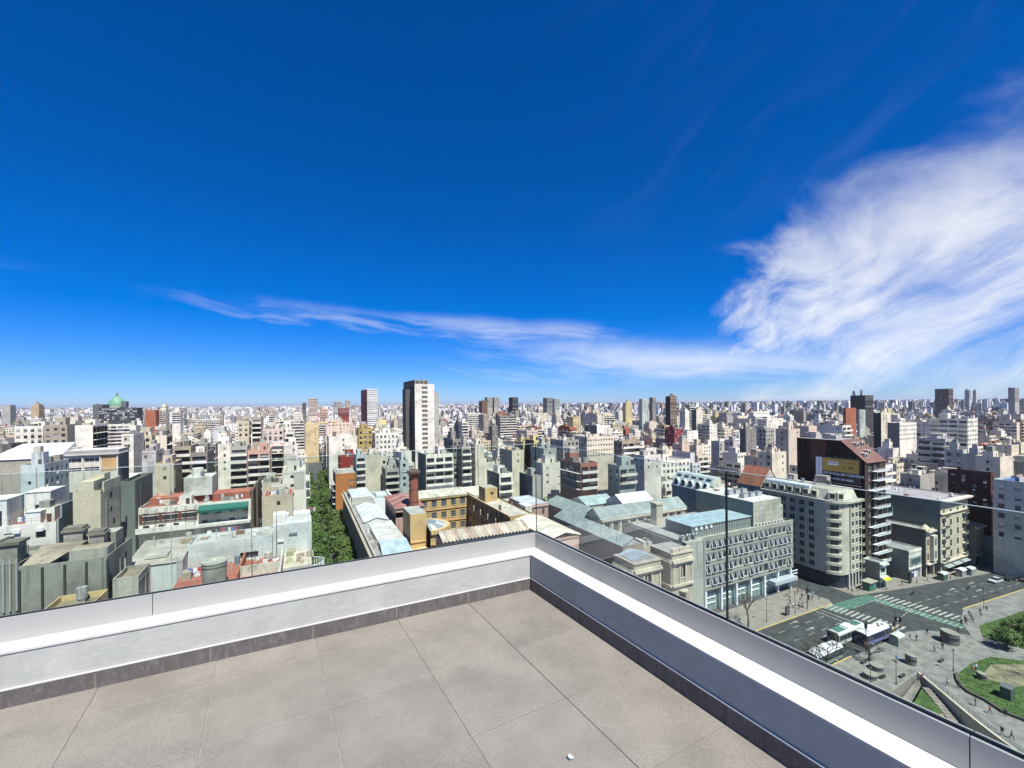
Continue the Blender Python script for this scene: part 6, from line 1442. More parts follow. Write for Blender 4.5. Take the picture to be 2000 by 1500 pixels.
# ---- green dome far behind the black office block
GD = (-417.0, 1421.0)
d = MB(('roof', 'wall'))
d.cyl(GD[0], GD[1], 0, 50, 22, 22, 24, (.42, .40, .34), 'wall'); 
dome = solo(d, 'domed_building', 'distant domed building with green copper dome and lantern on the horizon', 'domed building', (GD[0], GD[1], 0))
m = MB(('wall',)); m.cyl(GD[0], GD[1], 50, 57, 17.5, 17.5, 24, (.40, .38, .32)); part(m, 'drum', dome)
m = MB(('roof',)); pr = [(17.5, 57), (17, 62), (15.6, 67), (13, 72), (9.6, 76.4), (6, 79.4), (3.4, 81)]
for (r0, z0), (r1, z1) in zip(pr[:-1], pr[1:]): m.cyl(GD[0], GD[1], z0, z1, r0, r1, 24, (.15, .33, .22), cap=False)
part(m, 'dome', dome)
m = MB(('wall',)); m.cyl(GD[0], GD[1], 80.8, 87, 3.4, 2.6, 12, (.2, .26, .2)); m.cyl(GD[0], GD[1], 87, 91, 2.8, .2, 12, (.10, .16, .12)); part(m, 'lantern', dome)
FOOT.append((GD[0] - 20, GD[0] + 20, GD[1] - 20, GD[1] + 20, 80, 54))
def hero(frag):
    for k_, o in HOBJ.items():
        if frag in k_: return o
# ---- rooftop pieces on the white block at the left
o = hero('two white rooftop houses')
def rhouse(x0, x1, y0, y1, z0, z1, roofc, doors, par=o, nm='rooftop_house', col=(.78, .79, .80)):
    m = MB(('wall', 'pane', 'roof')); m.box(x0, x1, y0, y1, z0, z1, col, None, roofc, 'roof', bottom=False); m.box(x0 - .15, x1 + .15, y0 - .15, y1 + .15, z1, z1 + .18, col)
    for a, b_, c, d_ in doors: m.face(((x0 + a, y0 - .02, z0 + c), (x0 + b_, y0 - .02, z0 + c), (x0 + b_, y0 - .02, z0 + d_), (x0 + a, y0 - .02, z0 + d_)), (.03, .035, .05), 'pane')
    return part(m, nm, par)
rhouse(-57.5, -52.9, 122.0, 128, 32.1, 37.6, (.7, .7, .7), ((2.6, 3.9, .4, 3.4),))
rhouse(-52.4, -48.6, 127.5, 134, 32.1, 37.9, (.38, .15, .08), ((1.4, 2.7, .4, 3.2),))
rhouse(-49.6, -47.4, 120.4, 122.5, 32.1, 35.0, (.75, .76, .76), ())
m = MB(('wall',)); m.box(-44.7, -44.4, 119.6, 138, 0, 33.4, (.30, .34, .37)); m.box(-44.7, -44.4, 121, 138, 33.4, 36.0, (.30, .34, .37)); part(m, 'party_wall', o, label='blue grey party wall')
for k in range(4):
    m = MB(('paint',)); x = -57.5 + k * 3.3; m.box(x, x + 1.0, 119.15, 119.58, 31.3, 32.0, (.66, .67, .66)); part(m, 'air_conditioner', o)
m = MB(('paint',)); m.tube((-58, 119.7, 33.9), (-45, 119.7, 33.9), .03, .03, 4, (.3, .1, .08)); m.tube((-58, 119.7, 33.4), (-45, 119.7, 33.4), .03, .03, 4, (.3, .1, .08))
for k in range(9): m.tube((-58 + k * 1.6, 119.7, 32.9), (-58 + k * 1.6, 119.7, 33.95), .03, .03, 4, (.3, .1, .08))
part(m, 'railing', o)
# ---- stained concrete block: stacks and tanks
o = hero('dark pilasters')
for (x0, x1, y0, y1, z0, z1) in ((-34.2, -31.9, 93.6, 95.6, 32.4, 36.0), (-30.4, -28.6, 91.4, 93.2, 32.4, 35.6)):
    m = MB(('grimy',)); m.box(x0, x1, y0, y1, z0, z1, (.42, .41, .38), bottom=False); m.box(x0 - .25, x1 + .25, y0 - .25, y1 + .25, z1, z1 + .3, (.28, .26, .22)); m.box(x0 - .05, x1 + .05, y0 - .05, y1 + .05, z1 + .3, z1 + .7, (.24, .22, .19)); part(m, 'chimney_stack', o)
m = MB(('grimy', 'roof')); m.face(((-36.4, 87.2, 33.15), (-33.4, 87.2, 33.15), (-31.0, 93, 34.6), (-36.4, 93, 34.6)), (.36, .32, .26)); part(m, 'sloped_deck', o, label='stained sloped concrete deck')
m = MB(('grimy',)); m.box(-31.6, -27.2, 88.2, 91.2, 32.4, 34.3, (.38, .38, .34), None, (.40, .36, .30), bottom=False); part(m, 'roof_tank', o)
o = hero('soot-stained')
m = MB(('grimy',)); m.box(-41.5, -38.6, 91.5, 94, 32.2, 35.4, (.34, .34, .31), bottom=False); m.box(-41.8, -38.3, 91.2, 94.3, 35.4, 35.8, (.20, .19, .16)); part(m, 'roof_tank', o)
for k in range(3):
    m = MB(('paint',)); m.tube((-39.5 + k * .7, 90.1, 26), (-39.5 + k * .7, 90.1, 33.6), .12, .12, 6, (.34, .35, .34)); part(m, 'drainpipe', o)
# stepped top of the cream block
o = hero('stepped cream')
m = MB(('wall',)); m.box(-41.1, -38.7, 118.72, 125, 38.0, 40.6, (.62, .57, .45), bottom=False); part(m, 'upper_step', o)
m = MB(('wall',)); m.box(-37.75, -37.45, 120, 129.3, 38, 40.2, (.58, .54, .44), bottom=False); part(m, 'upper_step', o)
# ---- small stained yard house in front of the stained block
tower_block('concrete_block', 'low yellow-stained yard roof right under the stained concrete block', -30.5, -25.4, 75.5, 82.5, 29.6, 20, (.55, .45, .25), 'blank', 'blank', 'dirt', random.Random(4), cat='concrete block', clutter=0, matl='grimy')
tower_block('concrete_block', 'narrow grey stained tank house left of the pale blue house', -25.4, -22.4, 84.2, 90, 30.4, 22, (.44, .43, .39), 'blank', 'blank', 'dirt', random.Random(6), cat='concrete block', clutter=0, matl='grimy')
# ---- pale blue house above the parapet, with its terrace, tank and mast
h = House('pale_blue_house', 'pale blue rendered house with red tiled terrace and round water tank', 'house', (-12, 100, 0), foot=(-28.4, 2, 86, 113, 31, 12))
PB = (.55, .62, .64)
def bl(x0, x1, y0, y1, z0, z1, rc, col=PB): plainbox(h, x0, x1, y0, y1, z0, z1, col, rc)
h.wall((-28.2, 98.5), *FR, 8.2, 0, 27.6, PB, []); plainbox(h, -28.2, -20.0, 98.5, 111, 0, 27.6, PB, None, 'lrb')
h.W.face(((-28.4, 98.3, 27.6), (-19.9, 98.3, 27.6), (-19.9, 111, 29.0), (-28.4, 111, 29.0)), (.36, .34, .28), 'roof')
m = MB(('roof',)); m.box(-26, -22.6, 101, 104, 28.05, 28.6, (.44, .42, .37), bottom=False); h.add('roof_hatch', m)
h.wall((-19.98, 103.4), *FR, 14.3, 0, 28.6, PB, [(8.6, 11.8, 24.9, 26.2)], dep=.4, mull=1, frame=(.3, .3, .3), pane=(.05, .05, .06)); plainbox(h, -19.98, -5.7, 103.4, 111, 0, 28.6, PB, None, 'rb'); shell(h.W, -19.98, -5.7, 103.4, 111, 29.1, (.46, .48, .48), PB, .5)
h.W.face(((-19.98, 103.4, 28.6), (-5.7, 103.4, 28.6), (-5.7, 103.4, 29.1), (-19.98, 103.4, 29.1)), PB)
h.wall((-5.68, 105.8), *FR, 7.5, 0, 30.4, (.60, .65, .67), []); plainbox(h, -5.68, 1.82, 105.8, 112.6, 0, 30.4, (.60, .65, .67), (.58, .60, .60), 'lrb')
m = MB(('wall',)); m.box(-5.6, -3.2, 106, 109, 30.4, 32.6, (.76, .78, .78), bottom=False); h.add('roof_house', m)
m = MB(('wall',)); m.box(-1.8, 1.6, 108, 112, 30.4, 31.8, (.72, .74, .73), bottom=False); h.add('roof_house', m)
m = MB(('paint',)); m.box(-2.6, -1.0, 105.5, 105.79, 28.1, 28.5, (.2, .22, .24)); m.box(-4.8, -3.6, 105.5, 105.79, 26.8, 27.2, (.66, .66, .64)); h.add('vents', m)
bl(-20.2, -3.6, 87, 103.35, 0, 24.6, (.36, .13, .09), (.55, .35, .3))
m = MB(('wall',)); m.box(-20.2, -13, 87, 87.25, 24.6, 25.5, (.40, .15, .11), bottom=False); h.add('terrace_wall', m, label='low red terrace wall')
m = MB(('wall',)); m.box(-10.6, -10.3, 90, 103.3, 24.6, 26.4, (.40, .15, .11), bottom=False); m.box(-10.3, -3.7, 93.6, 93.9, 24.6, 26.5, (.60, .58, .50), bottom=False); m.box(-3.9, -3.6, 88, 103.3, 24.6, 26.2, (.62, .64, .62), bottom=False); h.add('terrace_wall', m, label='stained terrace dividing wall')
m = MB(('grimy',)); m.cyl(-13.9, 91.6, 24.6, 28.7, 1.75, 1.85, 24, (.34, .37, .34)); m.cyl(-13.9, 91.6, 28.1, 28.35, 1.93, 1.93, 24, (.24, .26, .24)); m.cyl(-13.9, 91.6, 28.7, 29.0, 1.95, 1.9, 24, (.40, .42, .38)); m.box(-14.2, -13.5, 91.2, 91.9, 29, 29.2, (.6, .6, .56)); h.add('water_tank', m)
m = MB(('iron',)); m.tube((-8.2, 91.2, 24.6), (-8.2, 91.2, 34.0), .07, .045, 5)
for k in range(5): m.tube((-9.4 + k * .12, 91.2, 27.3 - k * .28), (-7.0 - k * .12, 91.2, 27.5 - k * .28), .03, .03, 3)
for k in range(6): m.tube((-8.2 + (k - 2.5) * .35, 90.9, 26.9), (-8.2 + (k - 2.5) * .35, 91.5, 27.1), .025, .025, 3)
m.tube((-8.2, 91.2, 31), (-5.6, 92.5, 24.6), .02, .02, 3); m.tube((-8.2, 91.2, 31), (-10.4, 92.6, 24.6), .02, .02, 3); h.add('antenna_mast', m)
m = MB(('iron',)); m.tube((-4.9, 104.9, 24.6), (-4.9, 104.9, 33.5), .06, .04, 5); h.add('mast', m)
for k in range(3):
    m = MB(('paint',)); m.tube((-20.6 + k * .35, 98.2, 20), (-20.6 + k * .35, 98.2, 28.6 - k * .3), .13, .13, 6, (.42, .42, .40)); h.add('drainpipe', m)
m = MB(('wall',)); m.box(-19.6, -18.2, 96.4, 98.3, 24.6, 26.0, (.36, .34, .30), bottom=False); h.add('roof_tank', m)
m = MB(('roof',)); m.box(-3.5, 1.6, 95.5, 105.7, 0, 24.4, (.50, .46, .40), None, (.56, .50, .40), bottom=False); h.add('back_roof', m, label='cluttered beige back roof')
rr = random.Random(12)
for k in range(10):
    m = MB(('wall',)); x, y = -3.2 + rr.random() * 4, 96 + rr.random() * 9; m.box(x, x + .5 + rr.random(), y, y + .4 + rr.random(), 24.4, 24.8 + rr.random() * .8, jit((.5, .44, .34), rr, .3), bottom=False); h.add('roof_clutter', m)
m = MB(('paint',)); cy_ = 99.3
for k in range(15):
    a = -math.pi / 2 + math.pi * k / 14; x, y = 1.7 + 2.3 * math.cos(a), cy_ + 2.6 * math.sin(a)
    m.tube((x, y, 21.2), (x, y, 23.8), .05, .05, 4, (.8, .82, .82))
    if k: m.tube((px_, py_, 23.8), (x, y, 23.8), .06, .06, 4, (.8, .82, .82)); m.tube((px_, py_, 21.3), (x, y, 21.3), .06, .06, 4, (.8, .82, .82))
    px_, py_ = x, y
m.prism([(1.62 + 2.4 * math.cos(-math.pi / 2 + math.pi * k / 10), cy_ + 2.7 * math.sin(-math.pi / 2 + math.pi * k / 10)) for k in range(11)], 20.9, 21.15, (.6, .6, .58)); h.add('curved_balcony', m, label='white barred curved balcony over the street')
m = MB(('wall',)); m.face(((1.65, 95.5, 24.4), (1.65, 104, 24.4), (1.65, 106, 29.5)), (.60, .65, .67)); h.add('gable_wall', m)
h.done()
# ---- the block with green awning: canopy frames and tiled roof edge
o = hero('red roof and green awning')
m = MB(('paint',)); m.face(((-24, 137.0, 30.2), (-13, 137.0, 30.2), (-13, 134.6, 29.3), (-24, 134.6, 29.3)), (.03, .13, .095)); m.face(((-24, 134.6, 29.3), (-13, 134.6, 29.3), (-13, 134.6, 28.6), (-24, 134.6, 28.6)), (.022, .10, .075)); part(m, 'awning', o, label='long green awning')
m = MB(('wall',)); m.box(-36.2, -24.4, 136.9, 137.18, 27.0, 29.2, (.14, .06, .045)); part(m, 'brown_band', o, label='brown wall band')
for k in range(3):
    m = MB(('pane', 'paint')); x = -35.4 + k * 3.9; m.box(x, x + 3.0, 136.8, 136.89, 27.5, 28.7, (.05, .05, .05)); m.box(x - .15, x + 3.15, 136.84, 136.885, 27.35, 27.5, (.7, .7, .68), 'paint'); m.box(x - .15, x + 3.15, 136.84, 136.885, 28.7, 28.85, (.7, .7, .68), 'paint'); part(m, 'window', o)
for k in range(6):
    m = MB(('iron',)); x = -34.6 + k * 2.0; m.tube((x, 135.2, 25.4), (x, 135.2, 30.4), .07, .07, 4); m.tube((x, 135.2, 30.4), (x, 137.1, 30.4), .06, .06, 4); part(m, 'canopy_frame', o)
m = MB(('wall',)); m.box(-36.3, -12.4, 134.5, 137.15, 25.0, 25.6, (.70, .71, .70)); m.box(-36.3, -24.6, 134.5, 134.6, 25.6, 26.3, (.70, .72, .72)); part(m, 'balcony', o)
m = MB(('wall',)); m.box(-12.25, -11.7, 134.5, 150, 0, 33.4, (.16, .12, .095)); m.box(-11.4, -10.9, 138, 151, 0, 34.6, (.13, .10, .085)); part(m, 'brown_wall', o, label='dark brown end walls')
m = MB(('roof',)); m.box(-35.6, -13.2, 143, 149.6, 30.1, 31.9, (.36, .13, .08), None, (.42, .15, .09), bottom=False); part(m, 'tiled_roof_house', o, label='terracotta red roof storey')
m = MB(('grimy',)); m.box(-28.2, -21.9, 142, 150.0, 31.95, 36.8, (.62, .63, .61), bottom=False); part(m, 'concrete_house', o, label='big pale concrete rooftop box')
m = MB(('wall',)); m.cyl(-25.6, 145, 36.8, 39.0, 1.3, 1.3, 14, (.74, .73, .68)); part(m, 'water_tank', o)
# ---- three-bay hall and the sloped gym roof
h = House('three_bay_hall', 'hall with white flat roof and three framed bays, one tan', 'hall', (-65, 196, 0), foot=(-70, -54, 190, 204, 42, 34))
hx0, hx1, hy0, hy1, hz = -71.2, -57.2, 195.5, 206, 39.6
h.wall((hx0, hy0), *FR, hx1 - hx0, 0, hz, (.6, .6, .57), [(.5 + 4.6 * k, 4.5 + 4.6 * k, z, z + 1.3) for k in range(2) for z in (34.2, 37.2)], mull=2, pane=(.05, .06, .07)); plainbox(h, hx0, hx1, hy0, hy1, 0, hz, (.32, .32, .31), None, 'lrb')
m = MB(('wall',)); m.box(hx0 + 9.7, hx1 - .4, hy0 - .08, hy0 - .004, 34, 39, (.52, .36, .18)); h.add('panel', m, label='tan infill panel')
for k in range(4):
    m = MB(('wall',)); x = hx0 + 4.55 * k; m.box(x, x + .35, hy0 - .35, hy0 - .1, 30, hz, (.7, .7, .66)); h.add('pier', m)
m = MB(('roof', 'wall')); m.box(hx0 - .3, hx1 + .6, hy0 - .8, hy1, hz, hz + .3, (.4, .4, .4), 'wall', (.58, .58, .56), 'roof'); h.add('roof', m); m = MB(('wall',)); m.box(hx0, hx1 + .1, hy0 + .5, hy1, hz + .3, hz + 1.6, (.30, .31, .32), None, (.56, .56, .55)); h.add('upper_roof', m); h.done()
h = House('gym', 'gym with large sloping bluish white roof', 'hall', (-90, 226, 0), foot=(-100, -78, 214, 236, 42, 34))
plainbox(h, -99, -80, 216, 232, 0, 37.4, (.4, .38, .34), None); m = MB(('roof', 'wall')); m.face(((-99.4, 215.6, 37.5), (-79.8, 215.6, 37.5), (-81, 232, 42.0), (-96, 232, 42.0)), (.50, .56, .60)); m.face(((-96, 232, 42), (-81, 232, 42), (-80, 232.1, 37.4), (-99, 232.1, 37.4)), (.5, .5, .5), 'wall'); m.face(((-79.8, 215.6, 37.5), (-81, 232, 42), (-80, 232, 37.4)), (.5, .5, .5), 'wall'); h.add('roof', m)
m = MB(('pane',))
for i in range(3):
    for j in range(3):
        x = -86 + i * 1.5; y = 223 + j * 2.3; z = 37.5 + (y - 215.6) / 16.4 * 4.5 + .06; m.face(((x, y, z), (x + 1.2, y, z), (x + 1.2, y + 1.9, z + .52), (x, y + 1.9, z + .52)), (.7, .74, .76))
h.add('roof_lights', m); h.done()
# ---- small things that collect on the nearer roofs
def clutter(root, x0, x1, y0, y1, z, n, seed):
    rng = random.Random(seed)
    for k in range(n):
        x, y = rng.uniform(x0, x1), rng.uniform(y0, y1); r = rng.random()
        if r < .25:
            m = MB(('paint',)); m.box(x, x + .85, y, y + .35, z + .1, z + .75, (.6, .6, .57)); m.cyl(x + .42, y - .01, z + .3, z + .34, .05, .05, 6, (.1, .1, .1)); m.box(x + .1, x + .75, y + .05, y + .3, z, z + .1, (.2, .2, .2)); nm = 'air_conditioner'
        elif r < .45:
            m = MB(('paint',)); h_ = rng.uniform(.8, 2.2); m.tube((x, y, z), (x, y, z + h_), .09, .09, 6, (.42, .41, .39)); m.cyl(x, y, z + h_, z + h_ + .2, .17, .12, 8, (.3, .3, .28)); nm = 'vent_pipe'
        elif r < .6:
            m = MB(('wall',)); q = rng.uniform(.4, .65); m.cyl(x, y, z + .3, z + rng.uniform(1.2, 1.9), q, q, 12, rng.choice(((.5, .5, .48), (.10, .11, .12), (.18, .24, .3), (.62, .62, .6)))); m.box(x - .4, x + .4, y - .4, y + .4, z, z + .3, (.36, .35, .33), bottom=False); nm = 'water_tank'
        elif r < .75:
            m = MB(('paint',)); h_ = rng.uniform(2, 4.5); m.tube((x, y, z), (x, y, z + h_), .035, .03, 4, (.25, .25, .25))
            for q in range(5): m.tube((x - .55 + q * .07, y, z + h_ - .1 - q * .22), (x + .55 - q * .07, y, z + h_ - .1 - q * .22), .018, .018, 3, (.25, .25, .25))
            nm = 'antenna'
        elif r < .85:
            m = MB(('paint',)); m.tube((x, y, z), (x, y, z + 1.0), .04, .04, 5, (.4, .4, .4))
            for q in range(10):
                a0, a1 = 6.283 * q / 10, 6.283 * (q + 1) / 10; m.face(((x, y - .05, z + 1.2), (x + .42 * math.cos(a0), y - .22, z + 1.2 + .42 * math.sin(a0)), (x + .42 * math.cos(a1), y - .22, z + 1.2 + .42 * math.sin(a1))), (.66, .66, .64))
            nm = 'satellite_dish'
        elif r < .93:
            m = MB(('paint',)); l_ = rng.uniform(2, 3.5); m.tube((x, y, z), (x, y, z + 1.9), .03, .03, 4, (.3, .3, .3)); m.tube((x + l_, y, z), (x + l_, y, z + 1.9), .03, .03, 4, (.3, .3, .3)); m.tube((x, y, z + 1.85), (x + l_, y, z + 1.8), .01, .01, 3, (.5, .5, .5)); a = x + .2
            while a < x + l_ - .6:
                w_ = rng.uniform(.35, .7); m.face(((a, y, z + 1.82), (a + w_, y, z + 1.82), (a + w_, y + .04, z + rng.uniform(.7, 1.1)), (a, y + .04, z + rng.uniform(.7, 1.1))), rng.choice(((.75, .75, .74), (.4, .1, .1), (.12, .2, .4), (.6, .55, .4), (.15, .15, .16)))); a += w_ + .1
            nm = 'clothes_line'
        else:
            m = MB(('grimy',)); m.box(x, x + rng.uniform(.8, 2), y, y + rng.uniform(.6, 1.5), z, z + rng.uniform(.2, .9), rng.choice(((.34, .3, .25), (.3, .14, .09), (.5, .5, .48)))); nm = 'roof_junk'
        part(m, nm, root)
pb = bpy.data.objects['pale_blue_house']
clutter(pb, -19, -7, 105, 110, 28.62, 12, 1); clutter(pb, -27, -21, 105, 110, 28.6, 6, 2); clutter(pb, -9.5, -4.5, 95, 102, 24.62, 9, 3); clutter(pb, -19.5, -11, 94, 102, 24.62, 12, 4); clutter(pb, -4.8, 1.4, 109.5, 112, 30.42, 5, 5)
clutter(hero('dark pilasters'), -36, -27.6, 88, 97, 32.4, 9, 6); clutter(hero('soot-stained'), -43, -38.5, 95, 99.5, 32.2, 5, 7); clutter(hero('two white rooftop houses'), -57, -46, 120.5, 135.5, 32.2, 14, 8)
clutter(hero('red roof and green awning'), -35.5, -14, 138, 142.5, 30.1, 16, 9); clutter(hero('red roof and green awning'), -27.8, -22.4, 142.6, 149, 36.82, 6, 10); clutter(hero('low cream house with red'), -9.2, -3.2, 141.5, 151.5, 29.7, 8, 11); clutter(hero('stepped cream'), -41.4, -38.2, 120, 128.5, 38.0, 4, 12)
clutter(bpy.data.objects['college_wing'], 17.5, 24, 87, 107, 18.92, 12, 14)
clutter(bpy.data.objects['modern_office'], 88, 131, 98, 103.5, 19.62, 10, 16); clutter(bpy.data.objects['modern_office'], 118, 129, 99, 103.5, 26.82, 5, 17)
clutter(bpy.data.objects['corner_apartment_house'], 145, 152, 80, 97, 29.02, 9, 18); clutter(bpy.data.objects['eclectic_block'], 183, 200, 68, 92, 23.35, 14, 19); clutter(bpy.data.objects['brown_tower'], 157, 167, 82, 94, 43.02, 9, 20); clutter(bpy.data.objects['yellow_building'], 57, 63, 121, 140, 21.52, 8, 21)

# ================================================================ streets, crossing and plaza
def flat(name, poly, z, mat, kind='structure', z0=None):
    m = MB((mat,))
    if z0 is None: m.face([(x, y, z) for x, y in poly])
    else: m.prism(poly, z0, z, mat=mat)
    return solo(m, name, kind=kind)
NK = [(30, 70.4), (131, 70.7), (132.8, 72.2), (132.8, 330)]
flat('road', [(-40, 54.0), (131, 54.0), (136, 48), (141, 40), (150, 20), (165, 20), (158, 53.2), (190, 50.7), (260, 43), (320, 36), (320, 46), (215, 57.4), (160, 66.6), (142, 70.2), (132, 71), (-40, 70.6)], 0.0, 'asphalt')
flat('side_street', [(132, 70.9), (142, 70.1), (141.2, 330), (132.8, 330)], 0.004, 'asphalt')
flat('tree_street', [(3.0, 60), (14.5, 60), (14.5, 330), (3.0, 330)], 0.004, 'asphalt')
flat('pavement', [(30, 70.6), (131.2, 70.7), (132.6, 72.0), (132.6, 81.4), (30, 79)], 0.13, 'pavement', z0=-.1)
flat('pavement', [(142, 70.4), (160, 66.7), (215, 57.5), (320, 46.1), (320, 55), (230, 60), (200, 68), (153, 74), (142, 78)], 0.13, 'pavement', z0=-.1)
flat('pavement', [(0, 60), (3, 60), (3, 330), (0, 330)], 0.13, 'pavement', z0=-.1)
flat('pavement', [(14.5, 60), (17, 60), (17, 330), (14.5, 330)], 0.13, 'pavement', z0=-.1)
# the plaza stands around a sunken yard
PZ_ = .13
flat('plaza_paving', [(84, 53.9), (131, 53.9), (135, 52.6), (139.3, 49.4), (142.2, 46.4), (149, 50.6), (158.2, 53.0), (190, 50.5), (260, 42.8), (260, 12), (97, 12), (100.2, 27.2), (104, 33.6), (108.3, 39.4), (111.9, 44.3), (102.4, 43.9), (84, 42.6)], PZ_, 'plaza', z0=-5)
m = MB(('dryground',)); m.face(((80, 10, -4.8), (112.5, 10, -4.8), (112.5, 46, -4.8), (80, 46, -4.8))); solo(m, 'sunken_yard', kind='structure')
# paving joints: long pale bands
for k, (a, b_) in enumerate((((90, 50.6), (138, 49.0)), ((92, 47.2), (139, 45.2)), ((113.5, 44), (146, 43)))):
    m = MB(('pavement',)); m.face(((a[0], a[1], PZ_ + .004), (b_[0], b_[1], PZ_ + .004), (b_[0], b_[1] + .5, PZ_ + .004), (a[0], a[1] + .5, PZ_ + .004))); solo(m, 'paving_band', kind='structure')
# kerb lines
m = MB(('kerbyellow',)); M['kerbyellow'] = plain('yellow_kerb_paint', (.42, .33, .14), .8, var=.25, scale=2)
for a, b_ in (((30, 70.35), (131, 70.45)), ((158.2, 53.25), (190, 50.75)), ((190, 50.75), (260, 43.05)), ((84, 54.15), (108, 54.15))):
    d_ = Vector((b_[0] - a[0], b_[1] - a[1])).normalized(); n_ = (-d_.y * .16, d_.x * .16)
    m.prism([(a[0] - n_[0], a[1] - n_[1]), (b_[0] - n_[0], b_[1] - n_[1]), (b_[0] + n_[0], b_[1] + n_[1]), (a[0] + n_[0], a[1] + n_[1])], 0, .15)
solo(m, 'kerb', kind='structure')
# painted markings
mk = MB(('mark',))
def strip(a, b_, w, z=.008, mb=None):
    d_ = Vector((b_[0] - a[0], b_[1] - a[1])).normalized(); n_ = (-d_.y * w / 2, d_.x * w / 2)
    (mb or mk).face(((a[0] - n_[0], a[1] - n_[1], z), (b_[0] - n_[0], b_[1] - n_[1], z), (b_[0] + n_[0], b_[1] + n_[1], z), (a[0] + n_[0], a[1] + n_[1], z)))
for k in range(14):
    t_ = k / 13; x = 126.4 + 3.2 * t_; y = 69.8 - 14.6 * t_
    strip((x, y), (x + 4.2, y + .25), .55)
for k in range(15):
    t_ = k / 14; x = 146.6 + 3.0 * t_; y = 67.6 - 16.6 * t_
    strip((x - .6, y), (x + 3.6, y - .2), .55)
strip((124.6, 69.9), (125.2, 57.0), .3); strip((122.6, 69.9), (123.2, 57.0), .3)
for L_ in (67.4, 63.6, 60.0):
    for k in range(12): strip((60 + k * 5.4, L_), (62.4 + k * 5.4, L_), .14)
for k in range(16):
    x = 152 + k * 4.6; strip((x, 60.4 - (x - 152) * .075), (x + 2.2, 60.2 - (x - 152) * .075), .16); strip((x, 56.8 - (x - 152) * .085), (x + 2.2, 56.6 - (x - 152) * .085), .16)
for k in range(20): strip((136 + (k % 2) * .0, 58.4), (136.1, 58.4), .1)
for k in range(9): strip((132.5 + k * 1.9, 57.6 + k * .22), (133.6 + k * 1.9, 57.75 + k * .22), .3)
def arrow(x, y):
    strip((x - 1.6, y), (x + .6, y), .22); mk.face(((x + .6, y - .5, .008), (x + 1.8, y, .008), (x + .6, y + .5, .008)))
for x, y in ((111.5, 68.9), (111.9, 65.2), (112.3, 61.6), (90, 68.9), (90, 65.2), (172, 60.2), (178, 56.4), (183, 59.6)): arrow(x, y)
solo(mk, 'road_markings', kind='structure')
gmk = MB(('greenmark',))
gmk.face(((133.2, 70.2, .006), (146.0, 69.3, .006), (146.2, 66.2, .006), (133.4, 66.6, .006)))
gmk.face(((142.8, 66.3, .006), (146.2, 66.2, .006), (147.8, 49.2, .006), (144.6, 48.0, .006)))
gmk.face(((126.4, 70.2, .006), (133.2, 70.2, .006), (133.4, 66.6, .006), (127.0, 66.7, .006)))
solo(gmk, 'green_cycle_lane', kind='structure')
mk2 = MB(('mark',))
for k in range(17): strip((143.4 + k * .09, 66 - k * 1.05), (145.9 + k * .09, 65.9 - k * 1.05), .28, .010, mk2)
for k in range(9): strip((133.6 + k * 1.3, 66.45), (134.3 + k * 1.3, 66.42), .2, .010, mk2)
solo(mk2, 'road_markings', kind='structure')
# lawns
LAWN = [(117.0, 40.0), (119, 40.9), (121.4, 41.2), (127.2, 41.4), (134, 40.6), (139, 36), (144, 24), (146, 12), (110, 12), (112.0, 26), (112.4, 30), (112.0, 32.4), (113.4, 35), (113.8, 37.4), (115.2, 39)]
flat('lawn', LAWN, .22, 'lawn', z0=0.0)
flat('lawn', [(143.6, 44.8), (150, 47.4), (170, 45.6), (215, 40), (215, 14), (150, 14), (146.4, 30)], .22, 'lawn', z0=0.0)
flat('bare_ground', [(122, 38.6), (130, 39.4), (137, 36), (141, 26), (132, 30), (124, 34.6)], .226, 'dryground')
# low dark kerb wall along the lawn
pts = [(119.4, 41.2), (117, 40.2), (115.2, 39.2), (113.7, 37.5), (113.3, 35), (111.9, 32.4), (112.3, 30), (111.9, 26), (109.9, 14)]
m = MB(('wall',))
for a, b_ in zip(pts[:-1], pts[1:]):
    d_ = Vector((b_[0] - a[0], b_[1] - a[1])).normalized(); n_ = (-d_.y * .22, d_.x * .22)
    m.prism([(a[0] - n_[0], a[1] - n_[1]), (b_[0] - n_[0], b_[1] - n_[1]), (b_[0] + n_[0], b_[1] + n_[1]), (a[0] + n_[0], a[1] + n_[1])], .1, .62, (.10, .10, .09))
solo(m, 'lawn_wall', 'low dark wall curving along the lawn edge', 'wall', (113.5, 37, .1))
# grass blades as stuff
rg = random.Random(21)
def inside(p, poly):
    c = False; j = len(poly) - 1
    for i in range(len(poly)):
        if (poly[i][1] > p[1]) != (poly[j][1] > p[1]) and p[0] < (poly[j][0] - poly[i][0]) * (p[1] - poly[i][1]) / (poly[j][1] - poly[i][1]) + poly[i][0]: c = not c
        j = i
    return c
gr = MB(('leaf',))
for _ in range(5200):
    p = (rg.uniform(108, 172), rg.uniform(24, 47.5))
    if inside(p, LAWN) or inside(p, [(143.6, 44.8), (150, 47.4), (170, 45.6), (172, 24), (148, 24), (146.4, 30)]):
        if inside(p, [(122, 38.6), (130, 39.4), (137, 36), (141, 26), (132, 30), (124, 34.6)]) and rg.random() < .85: continue
        a = rg.uniform(0, 6.28); r = rg.uniform(.12, .3); hgt_ = rg.uniform(.06, .2)
        gr.face(((p[0] - math.cos(a) * r, p[1] - math.sin(a) * r, .225), (p[0] + math.cos(a) * r, p[1] + math.sin(a) * r, .225), (p[0] + rg.uniform(-.1, .1), p[1] + rg.uniform(-.1, .1), .225 + hgt_)))
solo(gr, 'grass', 'rough short grass on the plaza lawns', 'grass', kind='stuff')
